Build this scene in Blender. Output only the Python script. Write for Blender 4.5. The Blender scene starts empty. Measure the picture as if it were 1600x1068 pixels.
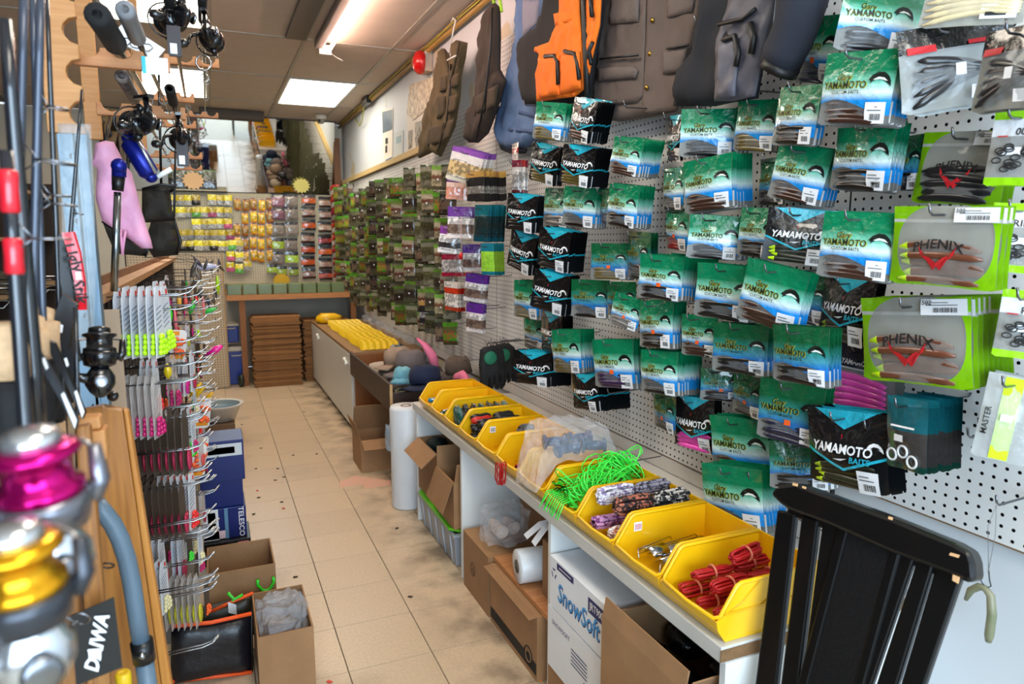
import bpy, bmesh, math, random
from mathutils import Vector, Matrix, noise
from mathutils.geometry import delaunay_2d_cdt
random.seed(7)
R = math.radians
scene = bpy.context.scene
COL = scene.collection
# ------------------------------------------------------------------ camera, world, light, exposure
FPX, YAW, PIT, CAMH = 1090.0, R(23.25), R(8.3), 1.506
cam = bpy.data.cameras.new('camera'); cam_ob = bpy.data.objects.new('camera', cam); COL.objects.link(cam_ob)
cam.sensor_width = 36.0; cam.lens = FPX / 1600 * 36.0; cam.clip_start = 0.02
cam_ob.location = (0, 0, CAMH); cam_ob.rotation_euler = (R(90) - PIT, 0, -YAW)
cam.dof.use_dof = True; cam.dof.focus_distance = 2.3; cam.dof.aperture_fstop = 5.0
scene.camera = cam_ob
vs = scene.view_settings
vs.view_transform = 'Standard'; vs.look = 'None'; vs.gamma = 1.0; vs.use_curve_mapping = False; vs.exposure = 0.32
world = bpy.data.worlds.new('world'); scene.world = world; world.use_nodes = True
world.node_tree.nodes['Background'].inputs[0].default_value = (0.75, 0.87, 1.0, 1); world.node_tree.nodes['Background'].inputs[1].default_value = 1.0
wl = bpy.data.lights.new('shopfront_daylight', 'AREA'); wl.shape = 'RECTANGLE'; wl.size = 2.6; wl.size_y = 1.9; wl.energy = 150; wl.color = (0.60, 0.80, 1.0)
wlo = bpy.data.objects.new('shopfront_daylight', wl); COL.objects.link(wlo); wlo.location = (0.0, -1.85, 1.55); wlo.rotation_euler = (R(90), 0, 0)
LED_POWER, TUBE_POWER = 9.5, 52.0
WALL_X, BACK_Y, CEIL_Z = 1.55, 8.85, 2.88
# ------------------------------------------------------------------ pixel helpers (a pixel gives a direction; the plane gives the distance)
FWD = Vector((math.sin(YAW)*math.cos(PIT), math.cos(YAW)*math.cos(PIT), -math.sin(PIT)))
RGT = Vector((math.cos(YAW), -math.sin(YAW), 0)); UPV = RGT.cross(FWD); CAM = Vector((0, 0, CAMH))
def on(px, py, ax, v):
    d = FWD + RGT*((px-800)/FPX) - UPV*((py-534)/FPX)
    return CAM + d*((v-CAM[ax])/d[ax])
def pr(P):
    d = Vector(P)-CAM; z = d.dot(FWD)
    return (800+FPX*d.dot(RGT)/z, 534-FPX*d.dot(UPV)/z)
# ------------------------------------------------------------------ materials
def lin(c):
    return tuple(((v/255)/12.92 if v/255 <= .04045 else ((v/255+.055)/1.055)**2.4) for v in c[:3]) + (1,)
MATS = {}
def nodes_of(name):
    m = bpy.data.materials.new(name); m.use_nodes = True
    nt = m.node_tree
    return m, nt, nt.nodes['Principled BSDF']
def mth(nt, op, a, b=None, c=None):
    n = nt.nodes.new('ShaderNodeMath'); n.operation = op
    for i, v in enumerate((a, b, c)):
        if v is None: continue
        if isinstance(v, (int, float)): n.inputs[i].default_value = v
        else: nt.links.new(v, n.inputs[i])
    return n.outputs[0]
def mixc(nt, f, a, b):
    n = nt.nodes.new('ShaderNodeMix'); n.data_type = 'RGBA'
    for k, v in ((0, f), (6, a), (7, b)):
        if isinstance(v, (int, float)): n.inputs[k].default_value = v
        elif isinstance(v, tuple): n.inputs[k].default_value = v
        else: nt.links.new(v, n.inputs[k])
    return n.outputs[2]
def tex(nt, kind='noise', scale=20, detail=3, coord='Object', stretch=None):
    tc = nt.nodes.new('ShaderNodeTexCoord'); src = tc.outputs[coord]
    if stretch:
        mp = nt.nodes.new('ShaderNodeMapping'); mp.inputs['Scale'].default_value = stretch; nt.links.new(src, mp.inputs[0]); src = mp.outputs[0]
    t = nt.nodes.new('ShaderNodeTexNoise' if kind == 'noise' else 'ShaderNodeTexVoronoi' if kind == 'voronoi' else 'ShaderNodeTexWave')
    nt.links.new(src, t.inputs['Vector']); t.inputs['Scale'].default_value = scale
    if kind != 'voronoi': t.inputs['Detail'].default_value = detail
    return t
def M(name, col, rough=.5, metal=0, var=0, scale=30, bump=0, bscale=None, rnd=0, stretch=None, col2=None, emit=0, coat=0, coord='Object', trans=0):
    if name in MATS: return MATS[name]
    m, nt, p = nodes_of(name); c = lin(col)
    p.inputs['Base Color'].default_value = c; p.inputs['Roughness'].default_value = rough; p.inputs['Metallic'].default_value = metal
    p.inputs['Coat Weight'].default_value = coat
    if trans: p.inputs['Transmission Weight'].default_value = trans
    sock = None
    if var or col2:
        t = tex(nt, 'noise', scale, 4, coord, stretch)
        ramp = nt.nodes.new('ShaderNodeMapRange'); ramp.inputs[1].default_value = .32; ramp.inputs[2].default_value = .68
        nt.links.new(t.outputs[0], ramp.inputs[0])
        c2 = lin(col2) if col2 else tuple(min(1, v*(1-var)) for v in c[:3]) + (1,)
        sock = mixc(nt, ramp.outputs[0], c, c2)
    if rnd:
        oi = nt.nodes.new('ShaderNodeObjectInfo')
        f = mth(nt, 'MULTIPLY_ADD', oi.outputs['Random'], 2*rnd, 1-rnd)
        h = nt.nodes.new('ShaderNodeHueSaturation'); nt.links.new(f, h.inputs['Value'])
        if sock: nt.links.new(sock, h.inputs['Color'])
        else: h.inputs['Color'].default_value = c
        sock = h.outputs[0]
    if sock: nt.links.new(sock, p.inputs['Base Color'])
    if bump:
        t = tex(nt, 'noise', bscale or scale*2, 4, coord, stretch); b = nt.nodes.new('ShaderNodeBump')
        b.inputs['Strength'].default_value = bump; b.inputs['Distance'].default_value = .01
        nt.links.new(t.outputs[0], b.inputs['Height']); nt.links.new(b.outputs[0], p.inputs['Normal'])
    if emit:
        p.inputs['Emission Color'].default_value = c; p.inputs['Emission Strength'].default_value = emit
    MATS[name] = m
    return m
def film(name, tint=(235, 240, 245), clear=.72, rough=.12, bump=.5, bscale=25):
    if name in MATS: return MATS[name]
    m, nt, p = nodes_of(name)
    p.inputs['Base Color'].default_value = lin(tint); p.inputs['Roughness'].default_value = rough
    t = tex(nt, 'noise', bscale, 3); b = nt.nodes.new('ShaderNodeBump'); b.inputs['Strength'].default_value = bump; b.inputs['Distance'].default_value = .02
    nt.links.new(t.outputs[0], b.inputs['Height']); nt.links.new(b.outputs[0], p.inputs['Normal'])
    p.inputs['Alpha'].default_value = 1-clear
    MATS[name] = m
    return m
# ------------------------------------------------------------------ mesh building
class MB:
    def __init__(s): s.v = []; s.f = []; s.m = []; s.uv = {}; s.sm = []
    def add(s, vs, fs, m=0, mat=None, smooth=True):
        o = len(s.v)
        for p in vs:
            p = Vector(p); s.v.append(mat @ p if mat else p)
        for f in fs: s.f.append([i+o for i in f]); s.m.append(m); s.sm.append(smooth)
        return s
    def box(s, c, d, m=0, mat=None, rz=0):
        x, y, z = (k/2 for k in d)
        vs = [Vector((sx*x, sy*y, sz*z)) for sz in (-1, 1) for sy in (-1, 1) for sx in (-1, 1)]
        mm = Matrix.Translation(c) @ Matrix.Rotation(rz, 4, 'Z')
        if mat: mm = mat @ mm
        return s.add(vs, [(0, 2, 3, 1), (4, 5, 7, 6), (0, 1, 5, 4), (2, 6, 7, 3), (0, 4, 6, 2), (1, 3, 7, 5)], m, mm, False)
    def span(s, a, b, m=0, mat=None):
        return s.box([(p+q)/2 for p, q in zip(a, b)], [abs(q-p) for p, q in zip(a, b)], m, mat)
    def tube(s, pts, r, n=8, m=0, mat=None, closed=False, cap=True):
        pts = [Vector(p) for p in pts]; L = len(pts); rr = r if isinstance(r, (list, tuple)) else [r]*L
        vs = []; fs = []; up = None
        for i, p in enumerate(pts):
            a = pts[i-1] if (i or closed) else p; b = pts[(i+1) % L] if (i < L-1 or closed) else p
            t = (b-a); t = t.normalized() if t.length > 1e-9 else Vector((0, 0, 1))
            if up is None: up = t.orthogonal().normalized()
            up = (up - t*up.dot(t)); up = up.normalized() if up.length > 1e-6 else t.orthogonal().normalized()
            w = t.cross(up)
            for k in range(n):
                an = 2*math.pi*k/n; vs.append(p + (up*math.cos(an)+w*math.sin(an))*rr[i])
        for i in range(L if closed else L-1):
            for k in range(n):
                j = (i+1) % L
                fs.append((i*n+k, i*n+(k+1) % n, j*n+(k+1) % n, j*n+k))
        if cap and not closed: fs.append(tuple(range(n-1, -1, -1))); fs.append(tuple((L-1)*n+k for k in range(n)))
        return s.add(vs, fs, m, mat)
    def lathe(s, prof, n=20, m=0, mat=None, smooth=True):
        vs = []; fs = []; L = len(prof)
        for r, z in prof:
            for k in range(n):
                a = 2*math.pi*k/n; vs.append((r*math.cos(a), r*math.sin(a), z))
        for i in range(L-1):
            for k in range(n): fs.append((i*n+k, i*n+(k+1) % n, (i+1)*n+(k+1) % n, (i+1)*n+k))
        if prof[0][0] > 1e-6: fs.append(tuple(range(n-1, -1, -1)))
        if prof[-1][0] > 1e-6: fs.append(tuple((L-1)*n+k for k in range(n)))
        return s.add(vs, fs, m, mat, smooth)
    def ball(s, c, r, m=0, n=10, k=6, sc=(1, 1, 1), mat=None):
        prof = [(r*math.sin(math.pi*i/k) if 0 < i < k else 1e-7, -r*math.cos(math.pi*i/k)) for i in range(k+1)]
        mm = Matrix.Translation(c) @ Matrix.Diagonal((*sc, 1))
        return s.lathe(prof, n, m, mat @ mm if mat else mm)
    def prism(s, poly, h, m=0, mat=None, z0=0, smooth=False):
        n = len(poly); vs = [(x, y, z0) for x, y in poly] + [(x, y, z0+h) for x, y in poly]
        fs = [tuple(range(n-1, -1, -1)), tuple(range(n, 2*n))] + [(i, (i+1) % n, n+(i+1) % n, n+i) for i in range(n)]
        return s.add(vs, fs, m, mat, smooth)
    def quad(s, a, b, c, d, m=0, mat=None): return s.add([a, b, c, d], [(0, 1, 2, 3)], m, mat, False)
def link(o, parent=None):
    COL.objects.link(o)
    if parent: o.parent = parent
    return o
def tag(o, label=None, cat=None, group=None, kind=None):
    for k, v in (('label', label), ('category', cat), ('group', group), ('kind', kind)):
        if v: o[k] = v
    return o
def wloc(o):
    return o.location.copy() if o.parent is None else o.location + wloc(o.parent)
def mesh_of(mb, name, mats):
    me = bpy.data.meshes.new(name); me.from_pydata([tuple(v) for v in mb.v], [], mb.f)
    for m in (mats if isinstance(mats, (list, tuple)) else [mats]): me.materials.append(m)
    me.polygons.foreach_set('material_index', mb.m); me.polygons.foreach_set('use_smooth', mb.sm)
    return me
def build(name, mb, mats, parent=None, bevel=0, local=False, loc=None):
    """one mesh object; vertices given in world space unless local"""
    if not local:
        if parent: off = wloc(parent)
        else:
            xs, ys, zs = zip(*[tuple(v) for v in mb.v]); off = Vector(((min(xs)+max(xs))/2, (min(ys)+max(ys))/2, min(zs)))
        mb.v = [v-off for v in mb.v]
    o = bpy.data.objects.new(name, mesh_of(mb, name, mats)); link(o, parent)
    if not local and not parent: o.location = off
    if loc: o.location = loc
    if name in ('print_panel', 'printed_area', 'scribble', 'bolt_hole'): o['kind'] = 'stuff'
    if bevel:
        b = o.modifiers.new('edge', 'BEVEL'); b.width = bevel; b.segments = 2; b.limit_method = 'ANGLE'
    return o
def thing(name, label, cat, loc, group=None):
    o = bpy.data.objects.new(name, None); link(o); o.location = loc; o.empty_display_size = .05
    return tag(o, label, cat, group)
def struct(name, mb, mats, bevel=0):
    return tag(build(name, mb, mats, bevel=bevel), kind='structure')
def child(name, me, parent, matrix=None):
    o = bpy.data.objects.new(name, me); link(o, parent)
    if matrix: o.matrix_local = matrix
    return o
def copytree(o, matrix=None, parent=None, label=None, group=None):
    c = o.copy(); link(c, parent)
    if parent is None:
        if matrix: c.matrix_world = matrix
        if label: c['label'] = label
        if group: c['group'] = group
    for ch in o.children: copytree(ch, parent=c)
    return c
# pillow surface from an outline: front bulges along h, back stays flat
def inside(p, poly):
    x, y = p; r = False; j = len(poly)-1
    for i in range(len(poly)):
        xi, yi = poly[i]; xj, yj = poly[j]
        if (yi > y) != (yj > y) and x < (xj-xi)*(y-yi)/(yj-yi)+xi: r = not r
        j = i
    return r
def seg_d(p, a, b):
    ax, ay = a; dx, dy = b[0]-ax, b[1]-ay; L = dx*dx+dy*dy
    t = 0 if L == 0 else max(0, min(1, ((p[0]-ax)*dx+(p[1]-ay)*dy)/L))
    return math.hypot(p[0]-ax-t*dx, p[1]-ay-t*dy)
def puff(mb, poly, to3d, thick=.02, step=.02, edge=.03, wr=.004, wf=14, m=0, seed=0, back=0.0, base=.2):
    poly = [tuple(p) for p in poly]; bd = []
    for i, a in enumerate(poly):
        b = poly[(i+1) % len(poly)]; n = max(1, int(math.hypot(b[0]-a[0], b[1]-a[1])/step))
        bd += [(a[0]+(b[0]-a[0])*k/n, a[1]+(b[1]-a[1])*k/n) for k in range(n)]
    xs = [p[0] for p in poly]; ys = [p[1] for p in poly]; pts = []
    y = min(ys)+step*.5; row = 0
    while y < max(ys):
        x = min(xs)+step*(.5+.5*(row % 2))
        while x < max(xs):
            if inside((x, y), poly) and min(seg_d((x, y), poly[i], poly[(i+1) % len(poly)]) for i in range(len(poly))) > step*.45: pts.append((x, y))
            x += step
        y += step; row += 1
    allp = bd+pts; nb = len(bd)
    V, E_, F, *_ = delaunay_2d_cdt([Vector(p) for p in allp], [(i, (i+1) % nb) for i in range(nb)], [], 1, 1e-6)
    front = []; backv = []; bset = {(round(p[0], 5), round(p[1], 5)) for p in bd}
    for p in V:
        q = (p.x, p.y); d = min(seg_d(q, poly[i], poly[(i+1) % len(poly)]) for i in range(len(poly)))
        e = min(1, d/edge); h = thick*(base+(1-base)*math.sqrt(max(0, 1-(1-e)**2)))
        h += wr*noise.noise((p.x*wf+seed*7.3, p.y*wf, seed*1.7))*min(1, .4+d/edge)
        front.append(to3d(p.x, p.y, h)); backv.append(to3d(p.x, p.y, -back*e))
    N = len(V); fs = []
    for f in F:
        f = list(f); fs.append(f); fs.append([i+N for i in reversed(f)])
    cnt = {}
    for f in F:
        f = list(f)
        for i in range(len(f)):
            k = (f[i], f[(i+1) % len(f)]); cnt[k] = 1
    for (a, b) in list(cnt):
        if (b, a) not in cnt: fs.append([b, a, a+N, b+N])
    mb.add(front+backv, fs, m)
    return mb
def pxy(pts, x): return [(on(a, b, 0, x).y, on(a, b, 0, x).z) for a, b in pts]     # outline on a plane parallel to the product wall
def pyx(pts, y): return [(on(a, b, 1, y).x, on(a, b, 1, y).z) for a, b in pts]     # outline on a plane across the aisle
def wallp(x): return lambda a, b, h: Vector((x-h, a, b))
def aislep(y): return lambda a, b, h: Vector((a, y-h, b))
_TX = {}
def txt(s, size=1.0, shear=0.0, bold=0.0):
    k = (s, shear, bold)
    if k not in _TX:
        cu = bpy.data.curves.new('type', 'FONT'); cu.body = s; cu.size = 1; cu.align_x = 'CENTER'; cu.align_y = 'CENTER'; cu.shear = shear; cu.offset = bold; cu.resolution_u = 2
        o = bpy.data.objects.new('type', cu); COL.objects.link(o); dg = bpy.context.evaluated_depsgraph_get()
        me = bpy.data.meshes.new_from_object(o.evaluated_get(dg))
        _TX[k] = ([v.co.copy() for v in me.vertices], [list(p.vertices) for p in me.polygons])
        bpy.data.objects.remove(o); bpy.data.curves.remove(cu); bpy.data.meshes.remove(me)
    v, f = _TX[k]
    return [Vector((p.x*size, p.y*size, 0)) for p in v], f
def put_text(mb, s, size, fn, m=0, shear=0, bold=0, sx=1, rot=0):
    v, f = txt(s, size, shear, bold); c, sn = math.cos(rot), math.sin(rot)
    mb.add([fn((p.x*c-p.y*sn)*sx, p.x*sn+p.y*c) for p in v], f, m, None, False)
# ------------------------------------------------------------------ common materials
white = M('white_paint', (226, 226, 222), .5, var=.06, scale=4)
steel = M('chrome_wire', (170, 172, 176), .25, 1.0)
dsteel = M('dark_wire', (70, 72, 76), .35, .9)
blackp = M('black_plastic', (14, 14, 16), .35)
card = M('cardboard', (158, 118, 80), .85, var=.16, scale=9, bump=.12, bscale=60, rnd=.1)
cardd = M('cardboard_inside', (120, 88, 58), .9, var=.2, scale=12)
pine = M('pine_wood', (196, 140, 82), .55, col2=(176, 116, 60), scale=6, stretch=(1, 1, 14), bump=.05)
pinex = M('pine_board', (192, 132, 82), .55, col2=(170, 108, 62), scale=6, stretch=(1, 10, 14))
oak = M('oak_wood', (178, 118, 48), .4, col2=(146, 90, 32), scale=9, stretch=(9, 9, .7), bump=.08, coat=.2)
clear = film('clear_film', clear=.86, bump=1.0, bscale=40)
clear2 = film('clear_film_soft', (232, 234, 238), .80, .14, 1.0, 34)
labelw = M('label_paper', (238, 238, 240), .5)
ink = M('black_ink', (18, 18, 20), .6)
# ------------------------------------------------------------------ the setting
T = .3048
grime = M('floor_underlay', (92, 82, 70), .9, var=.3, scale=8)
def floor_mat():
    m, nt, p = nodes_of('vinyl_floor_tile')
    geo = nt.nodes.new('ShaderNodeNewGeometry')
    def nz(scale, det=4):
        t = nt.nodes.new('ShaderNodeTexNoise'); t.inputs['Scale'].default_value = scale; t.inputs['Detail'].default_value = det
        nt.links.new(geo.outputs['Position'], t.inputs['Vector']); return t.outputs[0]
    base = mixc(nt, nz(90, 2), lin((212, 190, 160)), lin((182, 158, 128)))
    sx = nt.nodes.new('ShaderNodeSeparateXYZ'); nt.links.new(geo.outputs['Position'], sx.inputs[0])
    edge = mth(nt, 'MULTIPLY', mth(nt, 'SUBTRACT', sx.outputs[0], .62), 3.0)
    dirt = mth(nt, 'MULTIPLY', mth(nt, 'MAXIMUM', mth(nt, 'MINIMUM', edge, 1), 0), mth(nt, 'GREATER_THAN', nz(7, 6), .0))
    n1 = nt.nodes.new('ShaderNodeMapRange'); n1.inputs[1].default_value = .42; n1.inputs[2].default_value = .66; nt.links.new(nz(6, 8), n1.inputs[0])
    n2 = nt.nodes.new('ShaderNodeMapRange'); n2.inputs[1].default_value = .58; n2.inputs[2].default_value = .75; nt.links.new(nz(2.5, 8), n2.inputs[0])
    d = mth(nt, 'ADD', mth(nt, 'MULTIPLY', dirt, n1.outputs[0]), mth(nt, 'MULTIPLY', n2.outputs[0], .35))
    d = mth(nt, 'MINIMUM', mth(nt, 'MULTIPLY', d, .85), .8)
    colr = mixc(nt, d, base, lin((98, 82, 66)))
    oi = nt.nodes.new('ShaderNodeObjectInfo'); h = nt.nodes.new('ShaderNodeHueSaturation')
    nt.links.new(mth(nt, 'MULTIPLY_ADD', oi.outputs['Random'], .09, .955), h.inputs['Value']); nt.links.new(colr, h.inputs['Color'])
    nt.links.new(h.outputs[0], p.inputs['Base Color'])
    nt.links.new(mth(nt, 'MULTIPLY_ADD', d, .4, .34), p.inputs['Roughness'])
    return m
fl = struct('floor', MB().span((-2.0, -2.0, -.1), (WALL_X, BACK_Y, -.004)), grime)
tile_m = floor_mat()
tmb = MB(); a = T/2-.0012; b = a-.0012
tmb.add([(-a, -a, -.004), (a, -a, -.004), (a, a, -.004), (-a, a, -.004), (-b, -b, 0), (b, -b, 0), (b, b, 0), (-b, b, 0)], [(4, 5, 6, 7), (0, 1, 5, 4), (1, 2, 6, 5), (2, 3, 7, 6), (3, 0, 4, 7)], smooth=False)
tme = mesh_of(tmb, 'floor_tile', tile_m)
GX, GY = .366, 4.749
for i in range(-3, 5):
    for j in range(-11, 14):
        x, y = GX+(i+.5)*T, GY+(j+.5)*T
        if x > WALL_X-.1 or y > BACK_Y-.1: continue
        o = child('floor_tile', tme, fl); o.location = Vector((x, y, 0))-fl.location
outer = M('vinyl_sheet', (190, 176, 150), .5, var=.15, scale=20)
for nm, p0, p1 in (('floor_sheet', (-2.0, -2.0, -.004), (GX-3*T-.002, BACK_Y, -.0005)), ('floor_sheet', (GX-3*T, -2.0, -.004), (WALL_X, GY-11*T-.002, -.0005))):
    build(nm, MB().span(p0, p1), outer, fl)
# scraps lying on the tiles
wallm = M('wall_paint', (222, 212, 192), .6, var=.07, scale=3)
def lower_wall_mat():
    m, nt, p = nodes_of('wall_right_paint')
    t = tex(nt, 'noise', 2.2, 7); r = nt.nodes.new('ShaderNodeMapRange'); r.inputs[1].default_value = .6; r.inputs[2].default_value = .64; nt.links.new(t.outputs[0], r.inputs[0])
    nt.links.new(mixc(nt, r.outputs[0], lin((206, 212, 218)), lin((196, 186, 160))), p.inputs['Base Color']); p.inputs['Roughness'].default_value = .55
    return m
struct('wall_right', MB().span((WALL_X, -2.0, 0), (WALL_X+.1, BACK_Y+.1, CEIL_Z)), lower_wall_mat())
struct('wall_back', MB().span((-2.0, BACK_Y, 0), (WALL_X, BACK_Y+.1, CEIL_Z)), wallm)
struct('wall_left', MB().span((-2.1, -2.0, 0), (-2.0, BACK_Y+.1, CEIL_Z)), M('wall_left_paint', (70, 62, 54), .8, var=.2, scale=3))
fw = MB(); fw.span((-2.0, -2.1, 0), (WALL_X, -2.0, .55)); fw.span((-2.0, -2.1, 2.55), (WALL_X, -2.0, CEIL_Z)); fw.span((-2.0, -2.1, .55), (-1.35, -2.0, 2.55)); fw.span((1.35, -2.1, .55), (WALL_X, -2.0, 2.55))
struct('wall_front', fw, wallm)
w1 = MB()
for x in (-1.35, -.02, 1.31): w1.span((x, -2.08, .55), (x+.04, -2.02, 2.55))
for z in (.55, 2.51): w1.span((-1.35, -2.08, z), (1.35, -2.02, z+.04))
w1o = struct('window_1', w1, M('aluminium_frame', (150, 152, 156), .4, .8))
# ceiling: plenum slab, lay-in panels, grid bars
cl = struct('ceiling', MB().span((-2.0, -2.0, CEIL_Z+.02), (WALL_X, BACK_Y, CEIL_Z+.1)), M('plenum', (120, 115, 108), .9))
cpan = M('ceiling_panel', (202, 186, 170), .85, var=.07, scale=7, bump=.2, bscale=220, rnd=.05)
grid = M('ceiling_grid', (172, 164, 150), .55)
CX = [-1.75, -1.14, -.53, .08, .69, 1.30, WALL_X]; CY = [7.67-1.22*k for k in range(-1, 9)]
pw = {}
led_cells = [(.69, 6.45), (-.53, 6.45), (-.53, 4.01), (.08, 1.57), (.08, -.87)]  # the entrance-end cells are unseen panels added to light the near aisle
def is_led(x, y): return any(abs(x-a) < .02 and abs(y-b) < .02 for a, b in led_cells)
for i in range(len(CX)-1):
    for y1 in CY:
        y0 = y1-1.22
        if y0 > BACK_Y or y1 < -2.0 or is_led(CX[i], y0): continue
        ya, yb = max(y0, -2.0)+.013, min(y1, BACK_Y)-.013
        if yb-ya < .05: continue
        key = (round(CX[i+1]-CX[i], 3), round(yb-ya, 3))
        if key not in pw: pw[key] = mesh_of(MB().box((0, 0, .008), (key[0]-.026, key[1], .016)), 'ceiling_panel', cpan)
        o = child('ceiling_panel', pw[key], cl); o.location = Vector(((CX[i]+CX[i+1])/2, (ya+yb)/2, CEIL_Z))-cl.location
for x in CX[:-1]: build('grid_bar', MB().span((x-.012, -2.0, CEIL_Z-.006), (x+.012, BACK_Y, CEIL_Z+.004)), grid, cl)
for y in CY:
    if -2 < y < BACK_Y: build('grid_bar', MB().span((-2.0, y-.012, CEIL_Z-.006), (WALL_X, y+.012, CEIL_Z+.004)), grid, cl)
ledm = M('led_diffuser', (255, 244, 226), .4, emit=LED_POWER); ledf = M('led_frame', (230, 230, 228), .4)
LEDLAB = {(.69, 6.45): 'bright flat LED ceiling panel over the white cabinet', (-.53, 6.45): 'bright LED ceiling panel seen past the overhead rod racks, by the tilted mirror', (-.53, 4.01): 'bright LED ceiling panel just above the overhead rod racks'}
for x, y in led_cells:
    t = thing('led_panel', LEDLAB.get((x, y), 'unseen LED ceiling panel added over the shop entrance end'), 'ceiling light', (x+.305, y+.61, CEIL_Z-.004), 'LED ceiling panels')
    fr = MB()
    for s in (-1, 1):
        fr.span((x+.305+s*.285-.01, y+.02, CEIL_Z-.01), (x+.305+s*.285+.01, y+1.20, CEIL_Z+.01)); fr.span((x+.02, y+.61+s*.59-.01, CEIL_Z-.01), (x+.59, y+.61+s*.59+.01, CEIL_Z+.01))
    build('frame', fr, ledf, t); build('diffuser', MB().span((x+.03, y+.03, CEIL_Z-.006), (x+.58, y+1.19, CEIL_Z+.006)), ledm, t)
# strip fitting with one bare tube
t = thing('strip_light', 'white ceiling batten with one bare glowing tube', 'ceiling light', (.78, 4.2, CEIL_Z-.01))
mb = MB(); mb.span((.745, 2.95, CEIL_Z-.06), (.80, 5.2, CEIL_Z-.006)); build('batten', mb, M('batten_enamel', (140, 124, 116), .5), t, bevel=.006)
build('tube', MB().tube([(.84, 2.98, CEIL_Z-.07), (.84, 5.22, CEIL_Z-.07)], .011, 10), M('tube_glow', (255, 216, 198), .4, emit=TUBE_POWER), t)
for y in (2.95, 5.22): build('lamp_holder', MB().span((.78, y-.015, CEIL_Z-.09), (.86, y+.015, CEIL_Z-.03)), white, t)
build('loose_wire', MB().tube([(.85, 5.23, CEIL_Z-.07), (.90, 5.26, CEIL_Z-.09), (.94, 5.22, CEIL_Z-.12)], .003, 5), white, t)
build('metal_channel', MB().span((.55, 3.2, CEIL_Z-.03), (.68, 5.15, CEIL_Z-.006)), M('channel_grey', (110, 104, 100), .5, .3), t)
# dark drop box over the mirror
tag(build('roller_housing', MB().span((-.02, 8.2, CEIL_Z-.10), (.62, 8.34, CEIL_Z-.006)), M('housing_brown', (70, 58, 44), .6), bevel=.004), 'dark brown roller housing under the ceiling in front of the mirror', 'housing')
# ------------------------------------------------------------------ pegboards with real holes
def pegboard(mb, o, du, dv, nrm, nu, nv, pitch=.0254, r=.0042):
    """grid of cells, each with an octagonal hole; o = corner, du/dv unit vectors"""
    du, dv = Vector(du), Vector(dv); o = Vector(o); k = len(mb.v); idx = {}
    def corner(i, j):
        if (i, j) not in idx: idx[(i, j)] = len(mb.v); mb.v.append(o+du*(i*pitch)+dv*(j*pitch))
        return idx[(i, j)]
    dirs = [(math.cos(R(225+45*q)), math.sin(R(225+45*q))) for q in range(8)]
    for i in range(nu):
        for j in range(nv):
            c = o+du*((i+.5)*pitch)+dv*((j+.5)*pitch); h = len(mb.v)
            mb.v += [c+du*(a*r)+dv*(b*r) for a, b in dirs]
            cs = [corner(i, j), corner(i+1, j), corner(i+1, j+1), corner(i, j+1)]
            for q in range(4):
                mb.f.append([cs[q], cs[(q+1) % 4], h+(2*q+2) % 8, h+2*q+1, h+2*q]); mb.m.append(0); mb.sm.append(False)
    return mb
pegw = M('pegboard_white', (226, 226, 224), .45, var=.05, scale=5, bump=.03, bscale=9)
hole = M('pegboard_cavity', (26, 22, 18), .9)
PX, PZ0 = 1.53, .845
def wall_board(name, y0, nu, z0, nv):
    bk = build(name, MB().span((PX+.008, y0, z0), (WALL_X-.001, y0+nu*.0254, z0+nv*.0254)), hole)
    tag(bk, kind='structure')
    build('perforated_face', pegboard(MB(), (PX, y0, z0), (0, 1, 0), (0, 0, 1), None, nu, nv), pegw, bk)
    ed = MB(); ed.span((PX, y0, z0-.004), (WALL_X-.001, y0+nu*.0254, z0)); build('board_edge', ed, M('hardboard_edge', (120, 92, 66), .8), bk)
    return bk
wall_board('wall_right_pegboard', .02, 52, .86, 68)          # near board ends higher
wall_board('wall_right_pegboard', .02+52.2*.0254, 96, .705, 74)
wall_board('wall_right_pegboard', .02+148.4*.0254, 52, .705, 64)
wall_board('wall_right_pegboard', .02+200.6*.0254, 136, .705, 57)
struct('trim_1', MB().span((PX-.008, 1.1, .652), (WALL_X, 5.1, .70)), M('trim_grey', (214, 210, 204), .6, var=.1, scale=8))
struct('trim_2', MB().span((PX-.03, 5.2, 2.165), (WALL_X, BACK_Y-.02, 2.21)), M('trim_wood', (206, 178, 120), .6, var=.12, scale=7))
# conduit and cables along the top of the wall
struct('trim_3', MB().tube([(1.515, .2, 2.845), (1.515, BACK_Y-.05, 2.845)], .018, 8), M('conduit_yellow', (176, 138, 66), .5, var=.2, scale=6))
cab = MB()
for k, (cx, cz) in enumerate(((1.489, 2.858), (1.484, 2.866), (1.492, 2.868))):
    cab.tube([(cx+.002*math.sin(i*1.3+k), 3.4+i*.25, cz-.003*abs(math.sin(i*.7+k))) for i in range(22)], .004, 5, k)
tag(build('cable_run', cab, [M('cable_yellow', (190, 180, 50), .5), M('cable_tan', (170, 140, 90), .6), M('cable_grey', (120, 112, 100), .6)]), 'loose yellow and tan cables clipped along the conduit under the ceiling', 'cables')
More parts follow.
